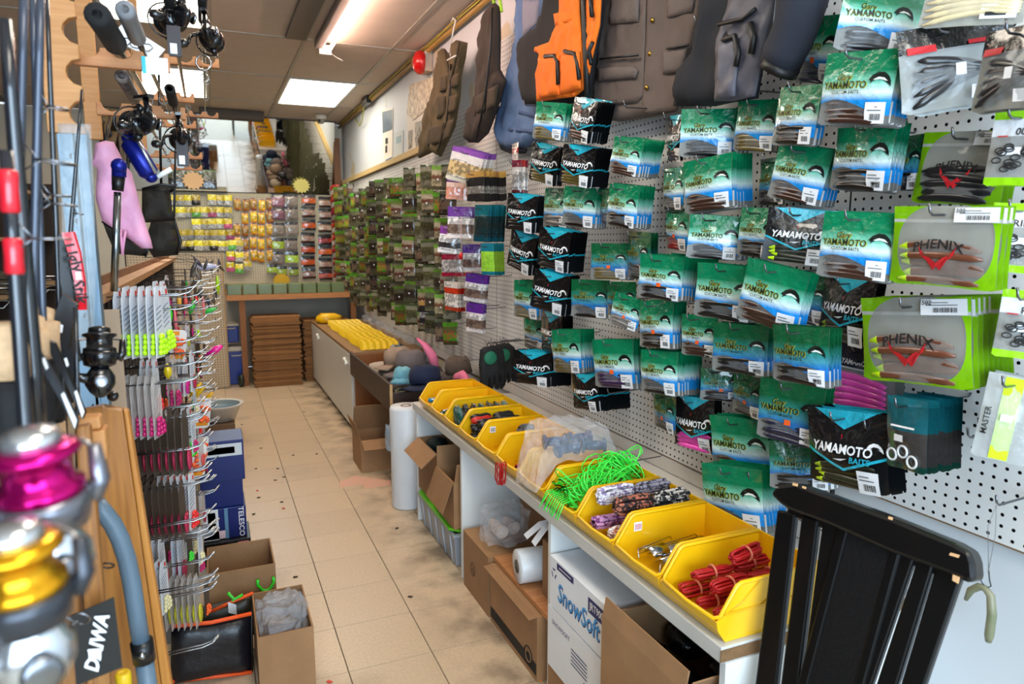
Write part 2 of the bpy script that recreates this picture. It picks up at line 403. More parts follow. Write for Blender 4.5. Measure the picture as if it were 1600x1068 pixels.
# mirror, tilted forward, above the back pegboard
tilt = R(13.5)
mm = Matrix.Translation((0, BACK_Y-.05, 2.05)) @ Matrix.Rotation(tilt, 4, 'X')
t = thing('tilted_mirror', 'large tilted mirror above the pegboard showing the aisle floor', 'mirror', (.5, BACK_Y-.05, 2.05))
build('glass', MB().span((-1.0, -.004, 0), (1.43, .004, .842), 0, mm), M('mirror_silver', (222, 222, 216), .02, 1.0), t)
build('backing', MB().span((-1.0, .006, 0), (1.43, .012, .842), 0, mm), blackp, t)
build('top_edge', MB().span((-1.0, -.012, .842), (1.45, .02, .856), 0, mm), M('mirror_edge', (40, 32, 24), .5), t)
struct('trim_4', MB().span((1.42, BACK_Y-.20, 1.0), (1.49, BACK_Y-.14, 2.70)), M('trim_brown', (120, 74, 34), .5, var=.2, scale=8, stretch=(5, 5, .6)))
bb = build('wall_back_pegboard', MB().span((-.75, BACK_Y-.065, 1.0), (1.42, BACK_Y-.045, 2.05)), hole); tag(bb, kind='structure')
pegt = M('pegboard_tan', (206, 196, 168), .6, var=.06, scale=5)
build('perforated_face', pegboard(MB(), (-.75, BACK_Y-.07, 1.0), (1, 0, 0), (0, 0, 1), None, 85, 41, r=.0042), pegt, bb)
# free end panel of pegboard beside the shelf
ep = MB(); tpeg = M('pegboard_beige', (196, 178, 150), .6, var=.06, scale=4)
bk = tag(build('perforated_end_panel', MB().span((-.75, 7.615, .01), (.10, 7.63, 1.385)), hole), 'tall beige pegboard panel standing at the end of the lure rack', 'pegboard')
build('perforated_face', pegboard(MB(), (.10-33*.0254, 7.61, .01), (1, 0, 0), (0, 0, 1), None, 33, 54, r=.005), tpeg, bk)
build('panel_edge', MB().span((.10, 7.605, .01), (.115, 7.635, 1.385)), M('edge_tan', (170, 140, 100), .7), bk)
# ------------------------------------------------------------------ bench, bins and what lies in them
bx0 = .95
t = thing('display_bench', 'long low white bench carrying the row of yellow bins', 'bench', (1.24, 2.3, 0))
build('bench_top', MB().span((bx0, 1.085, .612), (1.524, 3.56, .65)), M('bench_laminate', (206, 204, 198), .45, var=.1, scale=6), t, bevel=.002)
build('edge_band', MB().span((bx0-.002, 1.083, .616), (1.524, 1.0845, .644)), M('chipboard', (132, 96, 60), .9, var=.3, scale=60), t)
for y in (1.092, 1.93, 2.81, 3.535): build('leg', MB().span((bx0+.012, y-.009, 0), (1.52, y+.009, .612)), white, t)
build('back_panel', MB().span((1.512, 1.1, 0), (1.522, 3.55, .612)), M('back_board', (120, 112, 104), .7), t)
YEL = M('bin_yellow', (246, 190, 12), .32, var=.10, scale=7, bump=.02, coat=.15); YELD = M('bin_yellow_rib', (226, 168, 8), .35)
def bin_mesh():
    D, W, H, w = .30, .205, .127, .004
    mb = MB()
    # side profile in (x depth, z): low scooped front, full height behind
    prof = [(0, .050), (.012, .058), (.055, .122), (.062, H), (D, H), (D, .0), (.025, 0), (.004, .03)]
    for s in (-1, 1):
        y0 = s*(W/2-w) if s > 0 else -W/2
        mat = Matrix(((1, 0, 0, 0), (0, 0, 1, 0), (0, 1, 0, 0), (0, 0, 0, 1)))
        mb.prism(prof, w, 0, Matrix.Translation((0, y0, 0)) @ mat)
    mb.span((.025, -W/2+w, 0), (D, W/2-w, w)); mb.span((D-w, -W/2+w, w), (D, W/2-w, H))
    for (x0, z0, x1, z1) in ((.025, 0, .004, .03), (.004, .03, 0, .05)):
        mb.add([(x0, -W/2+w, z0), (x0, W/2-w, z0), (x1, W/2-w, z1), (x1, -W/2+w, z1), (x0+w, -W/2+w, z0+.002), (x0+w, W/2-w, z0+.002), (x1+w, W/2-w, z1), (x1+w, -W/2+w, z1)], [(0, 1, 2, 3), (7, 6, 5, 4), (2, 6, 7, 3)], 0, None, False)
    return mb
def bin_rim():
    D, W, H = .30, .205, .127; mb = MB()
    mb.tube([(D-.004, W/2-.003, H), (.064, W/2-.003, H), (.053, W/2-.003, .122), (.012, W/2-.003, .060), (.002, W/2-.012, .054), (-.002, 0, .052), (.002, -W/2+.012, .054), (.012, -W/2+.003, .060), (.053, -W/2+.003, .122), (.064, -W/2+.003, H), (D-.004, -W/2+.003, H)], .005, 6)
    return mb
def bin_ribs():
    mb = MB(); W = .205
    for s in (-1, 1):
        y = s*(W/2+.0005)
        mb.span((.02, y-.0015, .062), (.295, y+.0015, .068))
        for x in (.075, .165):
            mb.tube([(x-.045, y, .068), (x-.01, y, .085), (x+.035, y, .122)], .0018, 4)
        mb.span((.075, s*(W/2-.006)-.001, .02), (.27, s*(W/2-.006)+.001, .024))
    return mb
bm_, br_, bi_ = mesh_of(bin_mesh(), 'bin_shell', YEL), mesh_of(bin_rim(), 'rim', YEL), mesh_of(bin_ribs(), 'rib', YELD)
BINLAB = ['yellow stacking bin holding bundles of red cord at the bench end', 'yellow stacking bin holding chrome clips, beside the red cord bin', 'yellow stacking bin holding patterned rope hanks', 'yellow stacking bin overflowing with bright green cord',
          'yellow stacking bin under the clear bag of blue spools', 'yellow stacking bin with red cord hanging over its lip', 'yellow stacking bin with a barcode sticker on its side and black bags',
          'yellow stacking bin of black and red handles', 'yellow stacking bin of wrapped dark tools', 'yellow stacking bin with a striped green pouch inside', 'yellow stacking bin with a blue pouch, beside the hat tray']
BY = [1.2+.2115*k for k in range(11)]
for k, y in enumerate(BY):
    t = thing('stacking_bin', BINLAB[k], 'bin', (.945, y, .651), 'yellow stacking bins on the bench')
    child('shell', bm_, t); child('rim', br_, t); child('rib', bi_, t)
    if k in (1, 6):
        s_ = MB(); s_.add([(.06, .097, .08), (.06, .097, .105), (.085, .097, .105), (.085, .097, .08)], [(0, 1, 2, 3)], 0, None, False)
        for q_ in range(5): s_.add([(.064+.004*q_, .0965, .084), (.064+.004*q_, .0965, .1), (.066+.004*q_, .0965, .1), (.066+.004*q_, .0965, .084)], [(0, 1, 2, 3)], 1, None, False)
        build('sticker', s_, [labelw, ink if k == 6 else M('sticker_red', (200, 40, 40), .5)], t, local=True)
def in_bin(k, dx, dy, dz): return Vector((.945+dx, BY[k]+dy, .651+dz))
# red cord bundles
redc = M('red_cord', (196, 18, 22), .45, var=.35, scale=160, bump=.3, bscale=300)
bandm = M('rubber_band', (214, 120, 90), .6)
def in_bin_clamp(k, vs, top=.134):            # what lies in a bin stays between its walls
    for v in vs:
        z = v.z-.651; v.z = max(v.z, .656)
        if z < top: v.y = max(BY[k]-.094, min(BY[k]+.094, v.y)); v.x = max(.955 if z > .056 else .975, min(1.238, v.x))
def hank(name, label, cat, c, ax, L, r, mat, group, strands=9, band=None, seed=0, turns=1, thick=.0035, inbin=None):
    rn = random.Random(seed); c = Vector(c); ax = Vector(ax).normalized(); s = ax.orthogonal().normalized(); w = ax.cross(s)
    t = thing(name, label, cat, c-Vector((0, 0, r)), group); mb = MB()
    for i in range(strands):
        a = 2*math.pi*i/strands; rr = r*rn.uniform(.35, 1); off = s*math.cos(a)*rr*.45+w*math.sin(a)*rr*.45
        pts = []
        for q in range(13):
            b = 2*math.pi*q/12; pinch = .45+.55*abs(math.cos(b))
            pts.append(c+off*pinch*1.3+ax*(math.cos(b)*L*.5*rn.uniform(.93, 1.05))+(s*math.cos(a)+w*math.sin(a))*(math.sin(b)*rr*.6))
        mb.tube(pts[:-1], thick, 5, closed=True)
    if inbin is not None: in_bin_clamp(inbin, mb.v)
    build('loops', mb, mat, t)
    if band: build('band', MB().tube([c+(s*math.cos(q*.5236)+w*math.sin(q*.5236))*r*.86 for q in range(12)], .003, 5, closed=True), band, t)
    return t
for i, (dx, dy, dz, a) in enumerate([(.078, -.062, .034, 2), (.078, 0, .034, -2), (.078, .062, .034, 1), (.19, -.062, .034, -2), (.19, 0, .034, 2), (.19, .062, .034, 0), (.095, -.031, .085, 3), (.095, .031, .085, -3), (.21, -.031, .085, -2), (.21, .031, .085, 2), (.165, .0, .132, 12)]):
    hank('cord_bundle', 'small bundle of shiny red cord held by a rubber band', 'cord', in_bin(0, dx, dy, dz), (math.cos(R(a)), math.sin(R(a)), 0), .104, .0195, redc, 'red cord bundles in the end bin', band=bandm, seed=i, inbin=0)
# chrome clips (bent sheet spring clips)
chro = M('polished_chrome', (190, 196, 204), .14, 1.0)
for i, (dx, dy, dz, a) in enumerate([(.17, .045, .045, 6), (.15, -.02, .045, 4), (.085, .035, .055, 12), (.09, -.06, .055, 6)]):
    mm = Matrix.Translation(in_bin(1, dx, dy, dz)) @ Matrix.Rotation(R(a), 4, 'Z') @ Matrix.Rotation(R(14*(i % 2)-8), 4, 'X')
    mb = MB(); n = 7; vs = []; fs = []
    for q in range(n):
        b = R(-75+150*q/(n-1)); y, z = .028*math.sin(b), .028*math.cos(b)-.02
        for x in (-.085 if i < 2 else -.03, .085 if i < 2 else .03): vs.append((x, y, z))
    for q in range(n-1): fs.append((2*q, 2*q+1, 2*q+3, 2*q+2))
    mb.add(vs, fs, 0, mm); mb.tube([(-.08, -.02, .0), (-.06, .0, .012), (.07, .01, .012), (.085, .02, .0)], .002, 5, 0, mm)
    o = tag(build('spring_clip', mb, chro), 'long curved chrome clip lying in the yellow bin' if i < 2 else 'short chrome clip lying in the yellow bin', 'clip', 'chrome clips in the bin')
    o.modifiers.new('gauge', 'SOLIDIFY').thickness = .0015
# rope hanks with weave speckle
def rope_mat(name, c1, c2, sc=130):
    m, nt, p = nodes_of(name); t = tex(nt, 'voronoi', sc, 2); r = mth(nt, 'GREATER_THAN', t.outputs[1], .5)
    n = nt.nodes.new('ShaderNodeSeparateColor'); nt.links.new(t.outputs[1], n.inputs[0])
    nt.links.new(mixc(nt, mth(nt, 'GREATER_THAN', n.outputs[0], .62), lin(c1), lin(c2)), p.inputs['Base Color']); p.inputs['Roughness'].default_value = .75
    b = nt.nodes.new('ShaderNodeBump'); b.inputs['Strength'].default_value = .6; b.inputs['Distance'].default_value = .004; nt.links.new(t.outputs[0], b.inputs['Height']); nt.links.new(b.outputs[0], p.inputs['Normal'])
    return m
ROPES = [((.080, -.047, .046), 2, ((238, 232, 228), (200, 120, 90)), 'white rope hank flecked with orange'), ((.080, .047, .046), -2, ((206, 150, 196), (120, 60, 120)), 'pink and purple flecked rope hank'), ((.100, .047, .126), 2, ((236, 230, 236), (150, 130, 170)), 'white rope hank with purple flecks'),
         ((.226, .047, .126), 2, ((150, 144, 160), (60, 58, 72)), 'grey rope hank with dark flecks'), ((.226, -.047, .126), 3, ((24, 22, 26), (190, 180, 170)), 'black rope hank flecked with white'), ((.100, -.047, .126), -3, ((40, 26, 24), (170, 96, 72)), 'dark brown and copper flecked rope hank'), ((.212, .047, .046), 2, ((150, 84, 56), (210, 140, 100)), 'copper brown rope hank'), ((.212, -.047, .046), -2, ((30, 26, 30), (120, 110, 110)), 'charcoal rope hank at the back of its bin')]
for i, (d, a, cc, lab) in enumerate(ROPES):
    hank('rope_hank', lab + ' in the yellow bin', 'rope', in_bin(2, *d), (math.cos(R(a)), math.sin(R(a)), 0), .116, .0292, rope_mat('rope_%s' % lab.split()[0]+str(i), *cc), 'rope hanks in the bin', strands=11, seed=i+40, thick=.005, inbin=2)
# green cord tangle
greenc = M('green_cord', (40, 226, 50), .35, col2=(96, 244, 96), scale=14)
rn = random.Random(5)
for i in range(9):
    cx, cy, cz = .02+.033*i, rn.uniform(-.05, .05), .075+.012*i if i < 6 else .13
    mb = MB(); c = in_bin(3, cx, cy, cz)
    for s in range(7):
        ph = rn.uniform(0, 6.28); ra, rb = rn.uniform(.035, .07), rn.uniform(.02, .05); tl = rn.uniform(-.5, .5); o2 = Vector((rn.uniform(-.03, .03), rn.uniform(-.035, .035), rn.uniform(-.03, .025)))
        pts = []
        for q in range(14):
            b = 2*math.pi*q/14+ph
            pts.append(c+o2+Vector((ra*math.cos(b), rb*math.sin(b), .022*math.sin(b+tl*4)+.014*math.sin(2*b+i)+tl*.02*math.cos(b))))
        mb.tube(pts, .0022, 5, closed=True)
    in_bin_clamp(3, mb.v, .155)
    if i == 0:
        for s in range(10): mb.tube([c+Vector((.0, -.06+.012*s, 0)), c+Vector((-.03, -.065+.013*s, -.004)), c+Vector((-.05-.012*rn.random(), -.07+.014*s, -.05))], .002, 4)
    tag(build('cord_coil', mb, greenc), 'tangled coil of fluorescent green cord heaped in its bin', 'cord', 'green cord coils')
# clear bags with blue spools
def clear_bag(name, label, px, mats, plane, thick=.05, seed=0, group=None, wr=.02, wf=18, step=.025, edge=.04, floor=None):
    mb = MB(); puff(mb, px, plane, thick, step, edge, wr, wf, seed=seed, back=thick*.3); mb.sm = [False]*len(mb.sm)
    for v in mb.v:
        v.z += .016*noise.noise(v*28)+.008*noise.noise(v*60)
        if floor: v.z = max(v.z, floor(v))
    return tag(build(name, mb, mats), label, 'plastic bag', group)
blues = M('spool_blue', (22, 44, 92), .3, rnd=.1)
def flatp(z, sx=0, sy=0): return lambda a, b, h: Vector((a, b, z+h+sx*(a-1.05)+sy*b))
for i, (dx, dy, dz) in enumerate([(.22, -.04, .163), (.12, .055, .163), (.22, .06, .163), (.12, -.035, .163)]):
    mb = MB(); mm = Matrix.Translation(in_bin(4, dx, dy, dz)) @ Matrix.Rotation(R(70+10*i), 4, 'Z') @ Matrix.Rotation(R(90), 4, 'X')
    mb.lathe([(.026, -.04), (.026, -.034), (.015, -.032), (.017, .0), (.015, .032), (.026, .034), (.026, .04)], 14, 0, mm)
    tag(build('line_spool', mb, blues), 'dark blue line spool inside the clear bag on the bins', 'spool', 'blue line spools')
b4 = in_bin(4, 0, 0, 0)
bagz = lambda v: .787-1.2*max(0, 1.0-v.x)
clear_bag('clear_plastic_bag', 'clear plastic bag of blue spools spilling over a yellow bin', [(b4.x-.02, b4.y-.09), (b4.x+.12, b4.y-.10), (b4.x+.27, b4.y-.1), (b4.x+.29, b4.y+.05), (b4.x+.24, b4.y+.16), (b4.x+.05, b4.y+.15), (b4.x-.03, b4.y+.05)], clear2, lambda a, b, h: Vector((a, b, (.787+h if h <= 0 else .803+h)-1.2*max(0, 1.0-a))), .075, 3, wr=.012, wf=14, step=.016, edge=.02, floor=bagz)
hank('cord_bundle', 'red cord loops hanging over the bin lip beside the clear bag', 'cord', in_bin(5, -.042, -.055, .035), (.15, .45, -.9), .10, .031, redc, 'red cord over the bin lip', strands=7, seed=91, thick=.0026)
hank('cord_bundle', 'red cord loops lying at the front of the bin beside the clear bag', 'cord', in_bin(5, .05, -.05, .035), (.5, -.5, 0), .08, .02, redc, None, strands=8, seed=92, inbin=5)
for i, (dx, dy) in enumerate([(.12, .04), (.20, -.03)]):
    mb = MB().lathe([(.02, -.045), (.02, -.04), (.012, -.038), (.012, .038), (.02, .04), (.02, .045)], 12, 0, Matrix.Translation(in_bin(5, dx, dy, .03)) @ Matrix.Rotation(R(60), 4, 'Z') @ Matrix.Rotation(R(90), 4, 'Y'))
    tag(build('line_spool', mb, blues), 'dark blue line spool lying in a bin with red cord', 'spool', 'blue spools beside red cord')
# contents of the further bins: wrapped dark tools, handles, pouches
dkg = M('dark_pouch', (22, 24, 28), .35, bump=.3, bscale=40); teal = M('teal_card', (16, 92, 80), .5); redh = M('red_handle', (196, 40, 30), .4)
def blob(name, label, cat, c, size, mat, rz=0, group=None, seed=0, wrap=None, kmin=0, inbox=None):
    bag = 'plastic' in cat or 'clear' in label; mb = MB()
    mm = Matrix.Translation(c) @ Matrix.Rotation(R(rz), 4, 'Z') @ Matrix.Diagonal((*size, 1))
    mb.ball((0, 0, 0), 1, 0, 26 if bag else 12, 16 if bag else 7)
    if bag: mb.sm = [False]*len(mb.sm)
    for v in mb.v:
        o_ = v.copy(); k = 1+.35*noise.noise(o_*1.7+Vector((seed*3.1, 0, 0)))
        if bag: k += .28*noise.noise(o_*4.5+Vector((seed, 5, 0)))+.16*noise.noise(o_*10+Vector((0, seed, 2)))
        v *= max(k, kmin)
        for q in range(3): v[q] = math.copysign(abs(v[q])**.75, v[q])
    mb.v = [mm @ v for v in mb.v]
    if inbox:
        for v in mb.v:
            if v.z < inbox[6]: v.x = max(inbox[0], min(inbox[1], v.x)); v.y = max(inbox[2], min(inbox[3], v.y)); v.z = max(v.z, inbox[4])
    t = tag(build(name, mb, mat), label, cat, group)
    if wrap:
        w2 = MB(); w2.ball((0, 0, 0), 1.12, 0, 12, 7)
        for v in w2.v: v *= 1+.4*noise.noise(v*2.9+Vector((seed*5.1, 0, 3)))
        w2.v = [mm @ v for v in w2.v]; build('plastic_wrap', w2, wrap, t)
    return t
rn = random.Random(12)
for i in range(7): blob('tool_pouch', 'black folded tool wrapped in clear plastic, standing in a yellow bin', 'tool', in_bin(8, .035+.038*i, 0, .072), (.0115, .052, .046), dkg if i % 3 else teal, rn.uniform(-3, 3), 'wrapped tools in the bin', i, clear)
for i in range(24):
    mb = MB(); c = in_bin(7, .075+.105*(i % 2)+.012*((i//2) % 2), (-.066, -.022, .022, .066)[(i//2) % 4], .024+.038*(i//8)); d = Vector((.045, 0, 0))
    mb.tube([c-d, c-d*.5, c, c+d*.6, c+d], [.010, .017, .015, .018, .012], 8)
    tag(build('hand_tool', mb, redh if i in (20,) else dkg), 'red tool handle among black ones in a yellow bin' if i == 20 else 'black tool handle lying in a yellow bin', 'handle', 'handles in the bin')
blob('tool_pouch', 'black pouch in a clear bag standing out of a yellow bin', 'pouch', in_bin(6, .17, -.01, .10), (.035, .025, .03), dkg, 20, None, 31, clear)
blob('tool_pouch', 'flat black pouch lying deep in the stickered bin', 'pouch', in_bin(6, .13, .0, .03), (.07, .04, .014), dkg, 10, None, 33)
blob('tool_pouch', 'green pouch with white stripes in a yellow bin', 'pouch', in_bin(9, .05, -.04, .045), (.03, .045, .02), rope_mat('striped_pouch', (14, 60, 48), (230, 230, 235), 60), 40, None, 35)
blob('tool_pouch', 'crumpled clear film packet in a yellow bin', 'packet', in_bin(9, .2, .02, .06), (.06, .05, .03), clear, 20, None, 36)
blob('tool_pouch', 'blue and white pouch at the front of a yellow bin', 'pouch', in_bin(10, .05, -.02, .06), (.02, .035, .014), rope_mat('blue_pouch', (30, 130, 180), (230, 236, 240), 40), 50, None, 37)
# ------------------------------------------------------------------ cartons under the bench
def carton(name, label, lo, hi, mat=card, flaps=(), rz=0, cat='box', group=None, inner=cardd, lid=False, parts=None, wall=.006):
    """hollow carton; flaps = (side, angle, length) with side in x-,x+,y-,y+"""
    lo, hi = Vector(lo), Vector(hi); c = Vector(((lo.x+hi.x)/2, (lo.y+hi.y)/2, lo.z)); d = hi-lo
    t = thing(name, label, cat, c, group); mb = MB(); X, Y, H = d.x/2, d.y/2, d.z
    mb.span((-X, -Y, 0), (X, Y, wall)); mb.span((-X, -Y, wall), (-X+wall, Y, H)); mb.span((X-wall, -Y, wall), (X, Y, H)); mb.span((-X+wall, -Y, wall), (X-wall, -Y+wall, H)); mb.span((-X+wall, Y-wall, wall), (X-wall, Y, H))
    build('shell', mb, mat, t, local=True)
    if lid:
        for s in (-1, 1): build('flap', MB().span((-X if s < 0 else .001, -Y, H), (-.001 if s < 0 else X, Y, H+.004)), mat, t, local=True)
    for side, ang, L in flaps:
        fb = MB(); W = Y if side[0] == 'x' else X
        fb.span((0, -W+.004, 0), (L, W-.004, .004))
        rzf = {'x-': math.pi, 'x+': 0, 'y-': -math.pi/2, 'y+': math.pi/2}[side]
        off = {'x-': (-X, 0, H), 'x+': (X, 0, H), 'y-': (0, -Y, H), 'y+': (0, Y, H)}[side]
        mm = Matrix.Translation(off) @ Matrix.Rotation(rzf, 4, 'Z') @ Matrix.Rotation(R(-ang), 4, 'Y')
        fb.v = [mm @ v for v in fb.v]; build('flap', fb, mat, t, local=True)
    if parts: parts(t, X, Y, H)
    t.rotation_euler.z = R(rz)
    return t
def face_x(t, x): return lambda a, b: Vector((x, -a, b))      # writing on a face looking down the -x side
def face_y(t, y): return lambda a, b: Vector((a, y, b))
blk = M('print_black', (24, 20, 18), .7); navy = M('print_navy', (22, 34, 96), .5); sky = M('print_blue', (60, 150, 214), .5); wcard = M('white_cardboard', (232, 234, 238), .6, var=.05, scale=8)
def p_snow(t, X, Y, H):
    f = lambda dx, dz: (lambda a, b: Vector((-X-.0008, dx-a, dz+b)))
    mb = MB(); put_text(mb, 'SnowSoft', .085, f(-.01, H*.42), 0, .15, .012, .8, 0); g = lambda a, b: Vector((-X-.0004, -.01-a-.003, H*.42+b-.003)); put_text(mb, 'SnowSoft', .085, g, 1, .15, .016, .8, 0)
    build('lettering', mb, [sky, navy], t, local=True)
    mb = MB(); mb.add([(-X-.0005, -Y+.10, H*.62), (-X-.0005, -Y+.005, H*.62), (-X-.0005, -Y+.005, H*.9), (-X-.0005, -Y+.10, H*.9)], [(0, 1, 2, 3)], 0, None, False); put_text(mb, 'JRT900', .032, f(-Y+.053, H*.76), 1, 0, .01, .8)
    mb.add([(-X-.0005, Y-.05, H*.86), (-X-.0005, Y-.16, H*.86), (-X-.0005, Y-.16, H*.99), (-X-.0005, Y-.05, H*.99)], [(0, 1, 2, 3)], 0, None, False); mb.add([(-X-.001, Y-.065, H*.915), (-X-.001, Y-.145, H*.915), (-X-.001, Y-.145, H*.935), (-X-.001, Y-.065, H*.935)], [(0, 1, 2, 3)], 1, None, False)
    for k in range(3):
        a = R(90+120*k); c0 = Vector((-X-.0006, Y-.03, H*.72)); e = lambda an, r: c0+Vector((0, -r*math.cos(an), r*math.sin(an)))
        mb.add([e(a-.6, .012), e(a-.6, .019), e(a+.6, .019), e(a+.6, .012)], [(0, 1, 2, 3)], 0, None, False)
    build('print_panel', mb, [navy, labelw], t, local=True)
carton('paper_towel_box', 'white carton with big blue lettering, upper of two under the bench', (.952, 1.555, .335), (1.25, 1.905, .50), wcard, lid=True, parts=p_snow)
def p_low(t, X, Y, H):
    mb = MB(); mb.add([(-X-.0005, -Y+.12, .03), (-X-.0005, -Y+.03, .03), (-X-.0005, -Y+.03, .08), (-X-.0005, -Y+.12, .08)], [(0, 1, 2, 3)], 0, None, False)
    put_text(mb, 'JRT900', .03, lambda a, b: Vector((-X-.001, -Y+.075-a, .055+b)), 1, 0, .01, .8); put_text(mb, 'SNOWSOFT', .022, lambda a, b: Vector((-X-.0006, Y-.09-a, H-.04+b)), 0)
    for k in range(5): mb.add([(-X-.0005, .02, H-.06-.012*k), (-X-.0005, -.08, H-.06-.012*k), (-X-.0005, -.08, H-.064-.012*k), (-X-.0005, .02, H-.064-.012*k)], [(0, 1, 2, 3)], 0, None, False)
    build('print_panel', mb, [navy, labelw], t, local=True)
carton('paper_towel_box', 'white carton with small navy print under the blue-lettered one', (.952, 1.555, .12), (1.25, 1.915, .325), wcard, lid=True, parts=p_low)
carton('cardboard_box', 'flat brown carton on the floor under the white cartons', (.955, 1.54, 0), (1.30, 1.92, .112), lid=True)
ob = carton('cardboard_box', 'torn open brown carton of black bags beside the bench end', (.905, 1.14, .17), (1.30, 1.5, .52), flaps=(('x-', 100, .05), ('y-', 60, .04)))
carton('cardboard_box', 'brown carton on the floor beneath the torn open carton', (.93, 1.13, 0), (1.32, 1.5, .165), lid=True)
for i in range(5): blob('black_bag', 'crumpled black plastic bag inside the torn open carton', 'bag', (.985+.122*(i % 3), 1.235+.17*(i//3), .445), (.044, .058, .035), M('bin_liner', (10, 10, 12), .22, bump=.8, bscale=30), 0, 'black bags in the carton', i+50)
def p_ear(t, X, Y, H):
    mb = MB(); mb.add([(-X-.0005, Y-.005, .02), (-X-.0005, -Y+.005, .02), (-X-.0005, -Y+.005, .065), (-X-.0005, Y-.005, .065)], [(0, 1, 2, 3)], 0, None, False)
    for k in range(3):
        c0 = Vector((-X-.001, -Y+.07, .06)); r = .034-.011*k
        mb.tube([c0+Vector((0, r*math.cos(q*.5236), r*math.sin(q*.5236))) for q in range(12)], .0022, 4, k % 2, closed=True)
    for yy in (Y-.06, Y-.14): mb.add([(-X-.0005, yy+.006*q, .06) if w == 0 else (-X-.0005, yy+.006*q, .075) for q in (0, 1) for w in (0, 1)], [(0, 2, 3, 1)], 1, None, False)
    for x in (-.08, .04):
        mb.tube([(x-.03, -.02-.05, H+.0055), (x+.04, -.02-.05, H+.0055), (x+.04, .05, H+.0055), (x-.03, .05, H+.0055)], .002, 4, 0, closed=True)
        mb.tube([(x+.012*math.cos(q), .012*math.sin(q), H+.0055) for q in (0, 1.05, 2.1, 3.14, 4.2, 5.2)], .002, 4, 0, closed=True)
    build('print_panel', mb, [blk, card], t, local=True)
carton('cardboard_box', 'closed brown carton with a black printed band along its foot', (.95, 1.995, 0), (1.33, 2.43, .235), lid=True, parts=p_ear, flaps=(('x-', -6, .03),))
def p_c(t, X, Y, H):
    mb = MB(); mb.add([(-.08, .08, H+.0055), (-.08, -.08, H+.0055), (-.074, -.08, H+.0055), (-.074, .08, H+.0055)], [(0, 1, 2, 3)], 0, None, False)
    mb.tube([(-X-.001, .03+.025*math.cos(q*.5236), H*.5+.03*math.sin(q*.5236)) for q in range(12)], .0022, 4, 0, closed=True)
    mb.tube([(-X-.001, .03+.012*math.cos(q*.5236), H*.5-.01+.016*math.sin(q*.5236)) for q in range(12)], .002, 4, 0, closed=True)
    build('print_panel', mb, M('print_faded', (104, 74, 48), .8), t, local=True)
carton('cardboard_box', 'brown carton with faded print under the clear bag of cups', (.95, 2.45, 0), (1.30, 2.75, .25), lid=True, parts=p_c)
tag(build('shelf_board', MB().span((.97, 1.945, .243), (1.31, 2.44, .26), 0, None), pinex), 'narrow pine board laid over the printed carton', 'board')
carton('cardboard_box', 'small brown carton under the white paper strips', (1.02, 1.95, .2605), (1.28, 2.10, .465))
for i, (y, a) in enumerate(((2.02, .03), (1.985, .0))):
    mb = MB(); mb.add([(.965, y+.06+a, .47), (.965, y+.09+a, .475), (.99, y+.05, .545), (.99, y+.02, .54), (1.06, y, .575), (1.06, y-.03, .57)], [(0, 1, 2, 3), (3, 2, 4, 5)], 0, None, False)
    o = tag(build('paper_strip', mb, labelw), 'white paper strip hanging off the small carton', 'paper', 'white paper strips'); o.modifiers.new('gauge', 'SOLIDIFY').thickness = .0012
t = thing('film_roll', 'white roll of plastic film with a grey core lying on the pine board', 'roll', (1.06, 2.21, .26))
mm = Matrix.Translation((.97, 2.21, .26+.0625)) @ Matrix.Rotation(R(90), 4, 'Y') @ Matrix.Rotation(R(6), 4, 'X')
build('wound_film', MB().lathe([(.026, .0), (.06, .0), (.062, .004), (.062, .20), (.06, .204), (.026, .204), (.026, 0)], 28, 0, mm), M('film_white', (222, 226, 230), .3, var=.08, scale=30, bump=.1, bscale=80), t)
build('core', MB().lathe([(.0255, -.002), (.0255, .2), (.022, .2), (.022, -.002), (.0255, -.002)], 20, 0, mm), M('core_grey', (150, 140, 128), .8), t)
t = blob('clear_plastic_bag', 'clear plastic bag of pinkish cups slumped on a carton', 'plastic bag', (1.06, 2.555, .338), (.098, .095, .078), clear2, 0, None, 61, kmin=.98, inbox=(0, 2, 0, 9, .2565, 0, 9))
cups = M('pink_cups', (206, 178, 160), .5, var=.2, scale=30)
for i in range(7): 
    mm = Matrix.Translation((1.03+.06*(i//4), 2.605-.018*(i % 4), .33)) @ Matrix.Rotation(R(90), 4, 'X') @ Matrix.Diagonal((.75, .75, .75, 1))
    tag(build('paper_cup', MB().lathe([(.024, 0), (.034, .07), (.036, .074), (.033, .074), (.022, .004)], 14, 0, mm), cups), 'pinkish paper cup inside the clear bag under the bench', 'cup', 'cups in the clear bag')
carton('cardboard_box', 'brown carton with an open seam behind the clear bag of cups', (1.19, 2.46, .256), (1.48, 2.675, .55), lid=True, flaps=(('x-', -30, .03),))
def p_f(t, X, Y, H): pass
carton('cardboard_box', 'brown carton with one big flap hanging open, on the grey tote', (.952, 2.885, .1985), (1.26, 3.15, .42), flaps=(('x-', -70, .15), ('y-', 68, .10), ('y+', 90, .1)))
carton('cardboard_box', 'crumpled brown carton packed with dark nets, on the grey tote', (.96, 3.165, .1985), (1.27, 3.50, .47), flaps=(('x-', -40, .10), ('x+', 70, .08)))
for i in range(4): blob('folded_net', 'dark green folded net in the crumpled carton', 'net', (1.04+.15*(i % 2), 3.252+.165*(i//2), .435), (.05, .055, .042), M('net_dark', (14, 34, 28), .6, bump=.6, bscale=90), 25*i, 'folded nets in the carton', i+70)
